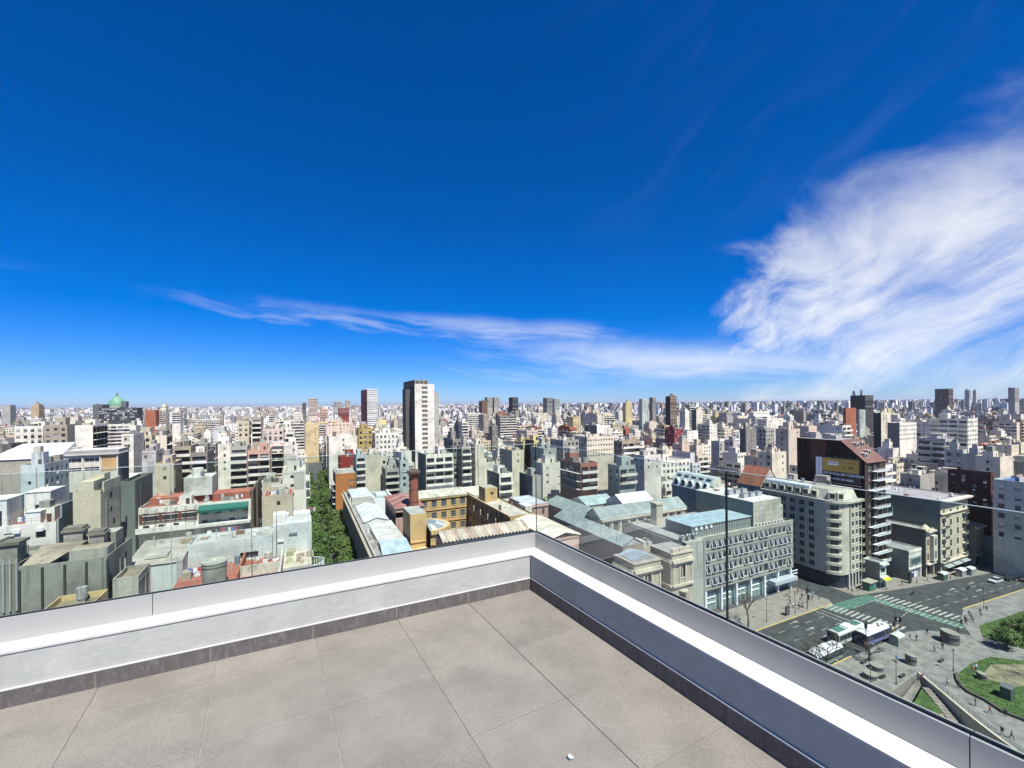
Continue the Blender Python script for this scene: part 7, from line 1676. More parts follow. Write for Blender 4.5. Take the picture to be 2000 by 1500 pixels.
# ---- the sunken yard: parapet wall with railing, ramp, planted bank
wall_pts = [(111.9, 44.3), (110.2, 42.0), (108.3, 39.4), (106.2, 36.6), (104, 33.6), (102.0, 30.4), (100.2, 27.2), (98.6, 22), (97, 13)]
rw = thing('retaining_wall', 'long pale retaining wall with grey railing beside the sunken yard', 'wall', (104, 33.6, 0))
m = MB(('wall',))
for a, b_ in zip(wall_pts[:-1], wall_pts[1:]):
    d_ = Vector((b_[0] - a[0], b_[1] - a[1])).normalized(); n_ = (-d_.y * .2, d_.x * .2)
    m.prism([(a[0] - n_[0], a[1] - n_[1]), (b_[0] - n_[0], b_[1] - n_[1]), (b_[0] + n_[0], b_[1] + n_[1]), (a[0] + n_[0], a[1] + n_[1])], -4.8, .95, (.56, .52, .44))
part(m, 'wall', rw)
for i, (a, b_) in enumerate(zip(wall_pts[:-1], wall_pts[1:])):
    m = MB(('steel',))
    a3, b3 = (a[0] + .9, a[1] - .5), (b_[0] + .9, b_[1] - .5)
    for z in (.55, .85, 1.15): m.tube((a3[0], a3[1], z), (b3[0], b3[1], z), .03, .03, 4)
    for k in range(3):
        t_ = k / 3; x, y = a3[0] + (b3[0] - a3[0]) * t_, a3[1] + (b3[1] - a3[1]) * t_; m.tube((x, y, PZ_), (x, y, 1.15), .035, .035, 4)
    part(m, 'railing', rw)
m = MB(('pavement',)); m.face(((111.5, 44.1, .1), (108.6, 42.6, .1), (96, 40.6, -1.6), (97, 42.6, -1.6))); m.prism([(111.4, 44.25), (97, 43.4), (97, 43.8), (111.4, 44.6)], -2, .9, mat='pavement'); solo(m, 'ramp', 'pale concrete ramp leading down from the plaza', 'ramp', (104, 43, 0))
m = MB(('lawn',)); m.face(((108.2, 42.3, -.2), (104.4, 38.0, -.8), (95, 38.0, -2.2), (95.6, 40.4, -1.7))); m.face(((98, 43.9, .05), (90, 43.4, .05), (90, 42.0, -1.2), (96.5, 43.0, -1.2))); solo(m, 'lawn_bank', kind='structure')
st = thing('steps', 'flight of pale steps going down beside the planted bank', 'steps', (106, 39, -1))
for k in range(9):
    m = MB(('pavement',)); t_ = k / 9; x, y = 109.4 - 5.2 * t_, 41.6 - 5.8 * t_; dx_, dy_ = -.64, -.77; m.prism([(x, y), (x - .95, y + .8), (x - .95 + dx_, y + .8 + dy_), (x + dx_, y + dy_)], -4.8, .0 - k * .13, mat='pavement'); part(m, 'step', st)
def bush_mesh(name, n, r, rng, leaf=.3, squash=.8, clumps=14):
    mb = MB(('leaf',))
    cl = []
    while len(cl) < clumps:
        p = Vector((rng.uniform(-1, 1), rng.uniform(-1, 1), rng.uniform(-1, 1)))
        if .25 < p.length < 1: cl.append((p * r * .78, rng.uniform(.26, .46) * r))
    for c_, cr in cl:
        for _ in range(n // clumps):
            d_ = Vector((rng.gauss(0, 1), rng.gauss(0, 1), rng.gauss(0, 1)))
            if d_.length < .01: continue
            p = c_ + d_.normalized() * cr * rng.uniform(.55, 1.05)
            p.z *= squash
            n_ = (d_.normalized() + Vector((rng.uniform(-.7, .7), rng.uniform(-.7, .7), rng.uniform(-.2, .9)))).normalized()
            a = n_.orthogonal().normalized(); b_ = n_.cross(a); s_ = leaf * rng.uniform(.55, 1.2)
            mb.face((tuple(p - a * s_), tuple(p - b_ * s_ * .6), tuple(p + a * s_), tuple(p + b_ * s_ * .6)))
    return mb
rb = random.Random(41)
pl = bush_mesh('b', 420, 1.1, rb, .16, .7, 9).mesh('planting')
for k in range(24):
    x, y = rb.uniform(94, 104), rb.uniform(30, 40)
    if x > 100 and y < 34: continue
    if (x - 95) * .9 + (y - 30) < 0 or not (x < 98.5 + (y - 27) * .68): continue
    o = link('shrub', pl, None, (x, y, -1.9 - (40 - y) * .18), 'low dry shrub on the bank of the sunken yard', 'shrub', 'dry shrubs on the bank'); o.scale = (rb.uniform(.7, 1.3),) * 3; o.rotation_euler = (0, 0, rb.uniform(0, 6))
m = MB(('dryground',)); m.face(((104.4, 38, -.9), (103.2, 34.2, -2.6), (92, 32, -3.0), (95, 38, -2.3))); m.face(((103.2, 34.2, -2.6), (101, 30, -4.7), (92, 28, -4.7), (92, 32, -3.0))); solo(m, 'planted_bank', kind='structure')
# ---- round stone pods and vents on the plaza
def pod(label, x, y, r, h_, tilt, rz=0):
    t_ = thing('round_pod', label, 'stone pod', (x, y, PZ_))
    A = [(math.cos(2 * math.pi * k / 28), math.sin(2 * math.pi * k / 28)) for k in range(28)]
    m = MB(('wall',)); lo = [(x + a * r, y + b_ * r, PZ_) for a, b_ in A]; hi = [(x + a * r * .97, y + b_ * r * .97, PZ_ + h_ - tilt * (a * .6 - b_ * .8)) for a, b_ in A]
    for i in range(28): j = (i + 1) % 28; m.face((lo[i], lo[j], hi[j], hi[i]), (.15, .16, .155))
    part(m, 'drum', t_)
    m = MB(('wall',)); top = [(p[0] * .93 + x * .07, p[1] * .93 + y * .07, p[2] + .05) for p in hi]
    for i in range(28): j = (i + 1) % 28; m.face((hi[i], hi[j], top[j], top[i]), (.34, .34, .31))
    m.face(top, (.30, .30, .27)); part(m, 'lid', t_)
    m = MB(('pane',)); b0 = [(x + a * r * 1.004, y + b_ * r * 1.004, PZ_ + h_ * .42) for a, b_ in A]; b1 = [(p[0], p[1], PZ_ + h_ * .66) for p in b0]
    for i in range(28): j = (i + 1) % 28; m.face((b0[i], b0[j], b1[j], b1[i]), (.03, .03, .035))
    part(m, 'dark_band', t_)
    return t_
pod('large round stone drum with sloping pale lid near the crossing', 133.8, 47.2, 1.65, 2.5, .18)
pod('tall round stone pod with dark band in mid plaza', 115.6, 47.0, .95, 2.0, .08)
pod('low round pod next to its twin, farther from the parapet', 106.9, 49.2, 1.15, 1.0, .05)
pod('low round pod next to its twin, nearer the parapet', 102.5, 48.3, 1.15, 1.0, .05)
pod('small round pale pod on the lawn', 121.6, 38.2, .75, 1.3, .08)
t_ = thing('lawn_box', 'dark green utility box on the lawn behind low shrubs', 'utility box', (118.2, 33.7, .2)); m = MB(('paint',)); m.box(117.2, 119.4, 33, 34.4, .2, 2.3, (.06, .09, .07)); part(m, 'cabinet', t_); m = MB(('paint',)); m.box(117.1, 119.5, 32.9, 34.5, 2.3, 2.42, (.12, .13, .12)); part(m, 'lid', t_)
for k in range(4):
    m = MB(('wall',)); x, y = ((104.8, 47.2), (108.6, 45.6), (122.4, 44.6), (107.2, 51.6))[k]; m.box(x - .9, x + .9, y - .22, y + .22, PZ_, PZ_ + .45, (.06, .06, .06)); solo(m, 'bench', ('short dark bench left of the middle lamp post', 'short dark bench near the ramp head', 'short dark bench by the lawn corner', 'short dark bench behind the bus stop')[k], 'bench', (x, y, PZ_), 'dark benches on the plaza')
# ---- lamp posts and signals
def lamp(label, x, y, h_=4.2, z=PZ_):
    t_ = thing('lamp_post', label, 'lamp post', (x, y, z), 'lamp posts')
    m = MB(('iron',)); m.cyl(x, y, z, z + .5, .14, .10, 8); m.cyl(x, y, z + .5, z + h_, .065, .05, 8); part(m, 'pole', t_)
    m = MB(('iron',)); m.cyl(x, y, z + h_, z + h_ + .12, .12, .3, 10); m.cyl(x, y, z + h_ + .12, z + h_ + .32, .3, .12, 10); part(m, 'lamp_head', t_)
lamp('lamp post in the middle of the plaza', 104.7, 44.9); lamp('lamp post at the lawn corner', 120.2, 41.9); lamp('lamp post rising just beyond the parapet', 98.3, 46.2); lamp('lamp post beside the bare street tree', 105.4, 71.9, 5.6); lamp('lamp post at the kerb before the rounded corner', 168.6, 66.9, 5.6)
lamp('lamp post near the notice board', 116.6, 71.7, 5.4); lamp('lamp post by the yellow kerb at the lawn', 163.5, 50.8, 5.4)
def signal(label, x, y, h_, arms):
    t_ = thing('traffic_light', label, 'traffic light', (x, y, PZ_), 'traffic lights')
    m = MB(('iron',)); m.cyl(x, y, PZ_, h_, .10, .07, 8); part(m, 'pole', t_)
    for k, (dx, z) in enumerate(arms):
        m = MB(('iron',)); m.box(x + dx - .22, x + dx + .22, y - .2, y + .2, z, z + 1.15)
        for q in range(3): m.cyl(x + dx, y - .21, z + .1 + .35 * q, z + .3 + .35 * q, .08, .08, 8)
        part(m, 'signal_head', t_)
    m = MB(('paint',)); m.box(x - .35, x + .35, y - .06, y + .06, 2.2, 2.8, (.3, .16, .03)); part(m, 'sign', t_)
signal('tall traffic light in front of the dark blue bus', 111.3, 53.1, 7.4, ((0, 5.8), (.3, 2.9))); signal('traffic light behind the dark blue bus at the crossing', 124.4, 53.5, 6.8, ((.35, 4.2), (-.35, 3.2))); signal('short signal post beside the bus shelter', 128.0, 54.0, 4.4, ((0, 3.1),)); signal('signal post at the corner of the modern office', 121.5, 71.4, 6.4, ((0, 4.6), (.4, 2.8)))
# ---- bus shelter, kiosk, notice board
t_ = thing('bus_shelter', 'small curved bus shelter beside the dark blue bus', 'bus shelter', (122.3, 52.4, PZ_))
m = MB(('pane', 'paint')); m.box(120.9, 121.1, 51.4, 53.1, PZ_, 2.4, (.18, .22, .20)); part(m, 'side_panel', t_)
m = MB(('paint',))
for k in range(8):
    a0, a1 = math.pi * k / 8, math.pi * (k + 1) / 8
    m.face(((120.8, 52.3 - 1.0 * math.cos(a0), 2.0 + .55 * math.sin(a0)), (123.8, 52.3 - 1.0 * math.cos(a0), 2.0 + .55 * math.sin(a0)), (123.8, 52.3 - 1.0 * math.cos(a1), 2.0 + .55 * math.sin(a1)), (120.8, 52.3 - 1.0 * math.cos(a1), 2.0 + .55 * math.sin(a1))), (.5, .55, .5))
part(m, 'roof', t_); m = MB(('pane',)); m.box(121.2, 123.6, 53.1, 53.2, .3, 2.0, (.12, .15, .14)); part(m, 'back_panel', t_)
t_ = thing('newsstand', 'dark green newsstand with pale roof at the rounded corner', 'newsstand', (150.6, 70.6, PZ_))
m = MB(('paint',)); m.box(148.6, 152.2, 69.9, 71.8, PZ_, 2.5, (.03, .12, .085)); part(m, 'booth', t_); m = MB(('paint',)); m.box(148.3, 152.5, 69.5, 72.1, 2.5, 2.75, (.36, .34, .26)); part(m, 'roof', t_); m = MB(('paint',)); m.box(150.6, 152.0, 69.85, 69.89, .6, 2.2, (.05, .22, .24)); part(m, 'shutter', t_)
t_ = thing('notice_board', 'dark framed notice board standing on the pavement', 'notice board', (113.4, 71.7, PZ_))
m = MB(('iron',)); m.box(112.6, 114.2, 71.6, 71.8, PZ_ + .3, 2.6); part(m, 'board', t_); m = MB(('paint',)); m.box(112.8, 114.0, 71.56, 71.598, .7, 2.4, (.10, .10, .11)); part(m, 'poster', t_); m = MB(('iron',)); m.box(112.7, 112.9, 71.62, 71.78, PZ_, .45); m.box(113.9, 114.1, 71.62, 71.78, PZ_, .45); part(m, 'feet', t_)
t_ = thing('advert_column', 'tall dark advertising panel in front of the brown tower', 'advert panel', (166.2, 67.6, PZ_)); m = MB(('paint',)); m.box(165.6, 166.8, 67.4, 67.8, PZ_ + .2, 3.6, (.025, .03, .04)); part(m, 'panel', t_); m = MB(('paint',)); m.box(165.8, 166.6, 67.45, 67.75, PZ_, PZ_ + .2, (.1, .1, .1)); part(m, 'foot', t_)
for k, (x, y) in enumerate(((178.5, 64.6), (187.5, 63.4), (191.5, 62.6))):
    t_ = thing('street_stall', ('green covered stall in front of the ornate old house', 'white domed stall in front of the eclectic block', 'pale glazed stall at the end of the eclectic block')[k], 'stall', (x, y, PZ_), 'stalls on the far pavement')
    m = MB(('paint',)); m.box(x - 1.4, x + 1.4, y - .8, y + .8, PZ_, 2.0, ((.05, .10, .07), (.3, .3, .3), (.22, .26, .25))[k]); part(m, 'booth', t_)
    m = MB(('paint',))
    for q in range(8):
        a0, a1 = math.pi * q / 8, math.pi * (q + 1) / 8
        m.face(((x - 1.6, y - 1.0 * math.cos(a0), 2.0 + .5 * math.sin(a0)), (x + 1.6, y - 1.0 * math.cos(a0), 2.0 + .5 * math.sin(a0)), (x + 1.6, y - 1.0 * math.cos(a1), 2.0 + .5 * math.sin(a1)), (x - 1.6, y - 1.0 * math.cos(a1), 2.0 + .5 * math.sin(a1))), ((.45, .5, .46), (.66, .68, .66), (.5, .54, .52))[k])
    part(m, 'roof', t_)
# ---- buses
def bus(label, x0, y0, L_, col, roofc, panels, rz):
    t_ = thing('city_bus', label, 'bus', (x0, y0, 0), 'buses at the stop', rz)
    def PT(m, nm, par=None):
        return link(nm, m.mesh(nm), par or t_)
    Wd = 1.27
    prof = [(-Wd, .35), (-Wd, 2.6), (-Wd + .22, 3.02), (-.6, 3.12), (.6, 3.12), (Wd - .22, 3.02), (Wd, 2.6), (Wd, .35)]
    m = MB(('paint',))
    for i in range(len(prof)):
        a, b_ = prof[i], prof[(i + 1) % len(prof)]
        c = roofc if 2 <= i <= 4 or i in (1, 5) else col
        m.face(((-L_ / 2, a[0], a[1]), (L_ / 2, a[0], a[1]), (L_ / 2, b_[0], b_[1]), (-L_ / 2, b_[0], b_[1])), c)
    for x in (-L_ / 2, L_ / 2): m.face([(x, p[0], p[1]) for p in prof], col)
    PT(m, 'body')
    for s_ in (-1, 1):
        n = int(L_ / 1.45)
        for k in range(n):
            m = MB(('pane',)); a = -L_ / 2 + .5 + k * 1.45; m.box(a, a + 1.3, s_ * Wd - .015, s_ * Wd + .015, 1.35, 2.35, (.03, .035, .045)); PT(m, 'window')
        for xx in (-L_ / 2 + 2.6, L_ / 2 - 2.4):
            m = MB(('paint',)); m.tube((xx, s_ * (Wd - .28), .5), (xx, s_ * (Wd + .02), .5), .5, .5, 16, (.015, .015, .015)); w_ = PT(m, 'wheel'); m = MB(('paint',)); m.tube((xx, s_ * (Wd + .0), .5), (xx, s_ * (Wd + .04), .5), .26, .26, 10, (.4, .4, .4)); PT(m, 'rim', w_)
    for s_ in (-1, 1):
        m = MB(('pane',)); m.box(s_ * L_ / 2 - .02, s_ * L_ / 2 + .02, -1.1, 1.1, 1.2, 2.5, (.03, .035, .045)); PT(m, 'windscreen' if s_ > 0 else 'rear_window')
        for q in (-1, 1):
            m = MB(('paint',)); m.box(s_ * L_ / 2 - .02, s_ * L_ / 2 + .03, q * .95 - .15, q * .95 + .15, .6, .85, (.75, .72, .6) if s_ > 0 else (.4, .03, .02)); PT(m, 'headlight' if s_ > 0 else 'tail_light')
    for a, b_, c in panels:
        m = MB(('paint',)); m.box(a, b_, -.85, .85, 3.10, 3.2 if c[0] < .3 else 3.36, c); PT(m, 'roof_panel' if c[0] < .3 else 'roof_unit')
    for k in range(3):
        m = MB(('paint',)); a = L_ / 2 - 3.6 + k * .8; m.box(a, a + .4, -.5 + .5 * (k % 2), -.1 + .5 * (k % 2), 3.1, 3.3, (.10, .10, .10)); PT(m, 'roof_hatch')
    m = MB(('paint',)); m.box(-L_ / 2 + .2, L_ / 2 - .2, -Wd - .018, -Wd - .003, .55, 1.1, tuple(min(.8, x * 2.2 + .06) for x in col)); PT(m, 'side_stripe')
    return t_
bus('white-roofed bus with green roof panels waiting in the second lane', 114.4, 58.6, 10.6, (.20, .22, .20), (.52, .53, .50), ((-4.6, -1.6, (.06, .17, .13)), (2.2, 4.6, (.06, .17, .13)), (-1.0, 1.4, (.7, .7, .68))), R_(0))
bus('dark blue bus with white roof stopped at the shelter', 119.4, 55.6, 10.2, (.045, .05, .12), (.56, .56, .54), ((-3.2, .2, (.72, .72, .70)),), R_(-1))
bus('white-roofed dark green bus behind the bare tree', 100.4, 55.6, 9.4, (.05, .07, .06), (.56, .56, .55), ((-1, 1.4, (.72, .72, .71)),), R_(1))
# ---- cars
def car(label, x, y, rz, col):
    t_ = thing('car', label, 'car', (x, y, 0), 'cars on the avenue', rz)
    def PT(m, nm, par=None): return link(nm, m.mesh(nm), par or t_)
    m = MB(('paint',)); sec = [(-2.15, .35, .74, .80), (-2.1, .30, .88, .84), (-1.2, .28, .92, .86), (.9, .28, .90, .86), (1.7, .30, .82, .84), (2.15, .36, .70, .74)]
    for a, b_ in zip(sec[:-1], sec[1:]):
        for s_ in (-1, 1): m.face(((a[0], s_ * a[3], a[1]), (b_[0], s_ * b_[3], b_[1]), (b_[0], s_ * b_[3], b_[2]), (a[0], s_ * a[3], a[2])), col)
        m.face(((a[0], -a[3], a[2]), (b_[0], -b_[3], b_[2]), (b_[0], b_[3], b_[2]), (a[0], a[3], a[2])), col)
    for a in (sec[0], sec[-1]): m.face(((a[0], -a[3], a[1]), (a[0], a[3], a[1]), (a[0], a[3], a[2]), (a[0], -a[3], a[2])), col)
    PT(m, 'body')
    m = MB(('paint', 'pane')); lo = [(-1.5, .80, .90), (1.15, .80, .88)]; hi = [(-.9, .62, 1.44), (.35, .62, 1.46)]
    m.face(((hi[0][0], -.62, 1.44), (hi[1][0], -.62, 1.46), (hi[1][0], .62, 1.46), (hi[0][0], .62, 1.44)), col)
    for s_ in (-1, 1): m.face(((lo[0][0], s_ * .8, .9), (lo[1][0], s_ * .8, .88), (hi[1][0], s_ * .62, 1.455), (hi[0][0], s_ * .62, 1.435)), (.03, .035, .04), 'pane')
    m.face(((lo[1][0], -.8, .88), (lo[1][0], .8, .88), (hi[1][0], .62, 1.455), (hi[1][0], -.62, 1.455)), (.03, .035, .04), 'pane'); m.face(((lo[0][0], -.8, .9), (lo[0][0], .8, .9), (hi[0][0], .62, 1.435), (hi[0][0], -.62, 1.435)), (.03, .035, .04), 'pane'); PT(m, 'cabin')
    for xx in (-1.3, 1.35):
        for s_ in (-1, 1):
            m = MB(('paint',)); m.tube((xx, s_ * .66, .32), (xx, s_ * .88, .32), .32, .32, 12, (.015, .015, .015)); w_ = PT(m, 'wheel'); m = MB(('paint',)); m.tube((xx, s_ * .87, .32), (xx, s_ * .90, .32), .18, .18, 8, (.45, .45, .46)); PT(m, 'rim', w_)
    for s_ in (-1, 1):
        m = MB(('paint',)); m.box(2.10, 2.17, s_ * .55 - .14, s_ * .55 + .14, .55, .68, (.75, .75, .7)); PT(m, 'headlight'); m = MB(('paint',)); m.box(-2.17, -2.1, s_ * .6 - .12, s_ * .6 + .12, .6, .78, (.4, .02, .02)); PT(m, 'tail_light')
car('silver grey car leading on the avenue at right', 190.6, 56.6, R_(173), (.50, .50, .52)); car('black car right behind the silver grey car', 196.8, 55.4, R_(173), (.02, .02, .025)); car('dark car in the far lane at the right edge', 203.4, 56.6, R_(173), (.04, .045, .05)); car('dark red-grey car in the near lane at the right edge', 199.8, 52.6, R_(173), (.09, .05, .05)); car('white car at the far right end of the avenue', 212.5, 53.4, R_(173), (.7, .7, .7))
for k, (x, y) in enumerate(((176, 58.0), (157.5, 63.5))):
    t_ = thing('motorbike', ('motorcyclist riding on the avenue', 'motorcyclist waiting by the far crossing')[k], 'motorbike', (x, y, 0), 'motorbikes')
    for dx in (-.6, .6):
        m = MB(('iron',)); m.tube((x + dx, y - .06, .3), (x + dx, y + .06, .3), .3, .3, 12); part(m, 'wheel', t_)
    m = MB(('iron',)); m.box(x - .5, x + .45, y - .12, y + .12, .35, .8); m.tube((x + .6, y, .3), (x + .4, y, 1.0), .04, .04, 5); m.tube((x + .4, y - .3, 1.02), (x + .4, y + .3, 1.02), .03, .03, 4); part(m, 'frame', t_)
# ---- people
def cloth_mat(name, objcol, base=(.05, .05, .06)):
    m, t, b = newmat(name)
    if objcol:
        oi_ = nn(t, 'ShaderNodeObjectInfo'); ln(t, oi_.outputs['Color'], b.inputs['Base Color'])
    else: b.inputs['Base Color'].default_value = base + (1,)
    b.inputs['Roughness'].default_value = .9
    return m
M['shirt'] = cloth_mat('shirt_cloth', True); M['skin'] = cloth_mat('skin', False, (.42, .25, .17)); M['hair'] = cloth_mat('hair', False, (.02, .014, .01)); M['shoe'] = cloth_mat('shoes', False, (.03, .03, .03))
for k, c in enumerate(((.02, .025, .04), (.05, .08, .16), (.22, .19, .14))): M['trouser%d' % k] = cloth_mat('trouser_cloth_%d' % k, False, c)
def person_mesh(pose, tr_):
    f = {'walk': .34, 'walk2': -.30, 'stand': .04}[pose]
    V = {}; E = []; Rr = {}
    def v(n, p, r): V[n] = p; Rr[n] = r
    v('pel', (0, 0, .95), .145); v('wai', (0, 0, 1.12), .125); v('che', (.01, 0, 1.33), .155); v('nk', (.02, 0, 1.47), .06); v('hd', (.04, 0, 1.58), .085); v('tp', (.03, 0, 1.70), .085)
    for s_, nm in ((1, 'l'), (-1, 'r')):
        st_ = f * s_
        v('hip' + nm, (0, .10 * s_, .90), .10); v('kn' + nm, (st_ * .45 + .05, .11 * s_, .50), .065); v('an' + nm, (st_ * .9 - .02, .11 * s_, .09), .045); v('to' + nm, (st_ * .9 + .15, .12 * s_, .04), .04)
        v('sh' + nm, (0, .19 * s_, 1.40), .062); v('el' + nm, (-st_ * .35 - .04, .25 * s_, 1.12), .045); v('wr' + nm, (-st_ * .7 + .08, .24 * s_, .90), .034); v('ha' + nm, (-st_ * .78 + .12, .235 * s_, .80), .036)
        E += [('pel', 'hip' + nm), ('hip' + nm, 'kn' + nm), ('kn' + nm, 'an' + nm), ('an' + nm, 'to' + nm), ('che', 'sh' + nm), ('sh' + nm, 'el' + nm), ('el' + nm, 'wr' + nm), ('wr' + nm, 'ha' + nm)]
    E += [('pel', 'wai'), ('wai', 'che'), ('che', 'nk'), ('nk', 'hd'), ('hd', 'tp')]
    ks = list(V); me = bpy.data.meshes.new('person'); me.from_pydata([V[k] for k in ks], [(ks.index(a), ks.index(b)) for a, b in E], [])
    o = bpy.data.objects.new('person_tmp', me); COLL.objects.link(o)
    sk = o.modifiers.new('s', 'SKIN'); sd = o.modifiers.new('d', 'SUBSURF'); sd.levels = 1; sd.render_levels = 1
    for i, k in enumerate(ks): me.skin_vertices[0].data[i].radius = (Rr[k], Rr[k]); me.skin_vertices[0].data[i].use_root = (k == 'pel')
    dg = bpy.context.evaluated_depsgraph_get(); ev = o.evaluated_get(dg); out = bpy.data.meshes.new_from_object(ev)
    COLL.objects.unlink(o); bpy.data.objects.remove(o)
    out.materials.clear()
    for k in ('shirt', 'trouser%d' % tr_, 'skin', 'hair', 'shoe'): out.materials.append(M[k])
    for p in out.polygons:
        c = p.center; z = c.z
        p.material_index = 3 if z > 1.63 or (z > 1.53 and c.x < .02) else 2 if z > 1.46 else 4 if z < .09 else 1 if (z < .96 and abs(c.y) < .2) else 2 if (abs(c.y) > .19 and z < .95) else 0
        p.use_smooth = True
    return out
PM = [person_mesh(p, k) for k, p in enumerate(('walk', 'walk2', 'stand'))] + [person_mesh('walk', 1), person_mesh('stand', 0)]
PEOPLE = [(113.9, 39.0, 'dark jacket', (.03, .03, .04), 'walking right beside the lawn wall'), (112.9, 40.2, 'white shirt', (.75, .75, .74), 'walking beside the retaining wall near its head'), (110.0, 35.4, 'black jacket', (.02, .02, .025), 'walking along the retaining wall path'), (109.6, 33.4, 'reddish brown coat', (.22, .07, .06), 'in mid path by the lawn wall'), (111.0, 31.9, 'dark blue top', (.03, .04, .09), 'leaning at the lawn wall'),
          (104.6, 29.4, 'dark grey top', (.06, .06, .065), 'walking with a companion at the lower right'), (104.4, 30.4, 'black top', (.02, .02, .02), 'walking with a companion in grey at the lower right'), (126.6, 51.6, 'charcoal coat', (.05, .05, .055), 'walking as left of a pair near the bus shelter'), (127.6, 50.8, 'dark brown coat', (.07, .05, .04), 'walking as right of a pair near the bus shelter'), (128.6, 46.6, 'black shirt', (.025, .025, .03), 'crossing the plaza left of the stone drum'),
          (125.6, 46.9, 'grey green jacket', (.16, .19, .17), 'standing alone in mid plaza'), (114.0, 48.8, 'bright blue shirt', (.10, .20, .42), 'standing beside the tall stone pod'), (133.6, 51.2, 'black sweater', (.02, .02, .025), 'standing behind the stone drum'), (140.4, 48.0, 'dark coat', (.04, .035, .03), 'waiting right of the stone drum'), (146.8, 49.6, 'dark shirt', (.03, .03, .03), 'waiting first in the group at the crossing end'),
          (148.2, 49.2, 'maroon shirt', (.18, .03, .04), 'waiting second in the group at the crossing end'), (149.4, 49.8, 'navy shirt', (.03, .04, .10), 'waiting third in the group at the crossing end'), (150.8, 48.8, 'grey shirt', (.2, .2, .2), 'waiting fourth in the group at the crossing end'), (152.2, 49.6, 'black coat', (.02, .02, .02), 'waiting last in the group at the crossing end'), (158.6, 50.0, 'blue grey jacket', (.12, .15, .2), 'on the pavement by the shaded lawn'),
          (162.0, 49.8, 'brown jacket', (.14, .09, .06), 'near the kerb lamp by the lawn'), (122.0, 73.0, 'white top', (.7, .7, .68), 'among the crowd by the modern office corner'), (123.6, 74.6, 'black top', (.02, .02, .025), 'among the crowd by the modern office corner'), (125.2, 73.6, 'red top', (.3, .04, .04), 'among the crowd by the modern office corner'), (126.8, 76.0, 'navy top', (.03, .04, .09), 'among the crowd by the modern office corner'),
          (128.0, 74.0, 'grey top', (.22, .22, .22), 'among the crowd by the modern office corner'), (129.4, 76.4, 'brown top', (.15, .09, .06), 'among the crowd by the modern office corner'), (130.4, 73.4, 'dark green top', (.04, .08, .05), 'among the crowd by the modern office corner'), (131.0, 75.4, 'pale blue top', (.35, .45, .55), 'among the crowd by the modern office corner'), (118.6, 73.4, 'white blouse', (.7, .7, .7), 'near the notice board'), (119.8, 72.6, 'dark suit', (.02, .02, .03), 'near the notice board'), (132.0, 77.0, 'black hoodie', (.02, .02, .02), 'at the mouth of the shaded side street'), (131.2, 78.6, 'grey hoodie', (.2, .2, .2), 'at the mouth of the shaded side street'), (128.8, 78.4, 'orange top', (.45, .18, .05), 'among the crowd by the modern office corner'), (126.2, 79.2, 'dark red top', (.2, .03, .03), 'among the crowd by the modern office corner'), (124.2, 78.6, 'cream top', (.55, .5, .4), 'among the crowd by the modern office corner'), (122.4, 76.8, 'teal top', (.04, .18, .18), 'among the crowd by the modern office corner'), (143.0, 71.6, 'khaki coat', (.2, .18, .1), 'below the rounded corner house'), (149.4, 70.9, 'violet coat', (.12, .06, .18), 'below the rounded corner house'), (156.6, 49.2, 'yellow top', (.5, .42, .1), 'on the pavement by the shaded lawn'), (154.2, 50.6, 'green top', (.06, .2, .08), 'on the pavement by the shaded lawn'),
          (120.2, 75.2, 'purple top', (.12, .05, .15), 'among the crowd by the modern office corner'),
          (145.6, 71.6, 'dark blue coat', (.03, .04, .08), 'below the rounded corner house'), (147.2, 71.2, 'pink shirt', (.5, .25, .25), 'below the rounded corner house'), (143.8, 73.0, 'black shirt', (.02, .02, .02), 'below the rounded corner house'), (154.4, 68.4, 'white shirt', (.7, .7, .7), 'by the newsstand'), (162.0, 67.8, 'grey coat', (.18, .18, .18), 'on the pavement under the brown tower'), (173.0, 66.0, 'dark jacket', (.04, .04, .05), 'in front of the blue mural shop'), (184.2, 63.2, 'yellow vest', (.6, .5, .05), 'beside the domed stall'), (181.0, 63.6, 'black shirt', (.02, .02, .02), 'at the kerb before the eclectic block'),
          (110.6, 43.2, 'red and blue clothes', (.25, .06, .08), 'sitting group member at the head of the ramp'), (109.4, 43.4, 'blue clothes', (.05, .08, .22), 'at the head of the ramp'), (122.6, 39.8, 'red shirt', (.35, .06, .05), 'resting on the lawn near the small pod'), (124.4, 39.9, 'white shirt', (.74, .74, .74), 'resting on the lawn near the small pod')]
rp = random.Random(17)
for k, (x, y, cl, col, where) in enumerate(PEOPLE):
    o = link('person', PM[k % len(PM)], None, (x, y, PZ_ if y < 60 or y > 66 else 0), 'person in %s %s' % (cl, where), 'person', 'people in the street and plaza')
    o.location.z = .22 if 'on the lawn' in where else PZ_
    o.color = col + (1,); o.rotation_euler = (0, 0, rp.uniform(0, 6.28)); s_ = rp.uniform(.88, .98); o.scale = (s_, s_, s_)
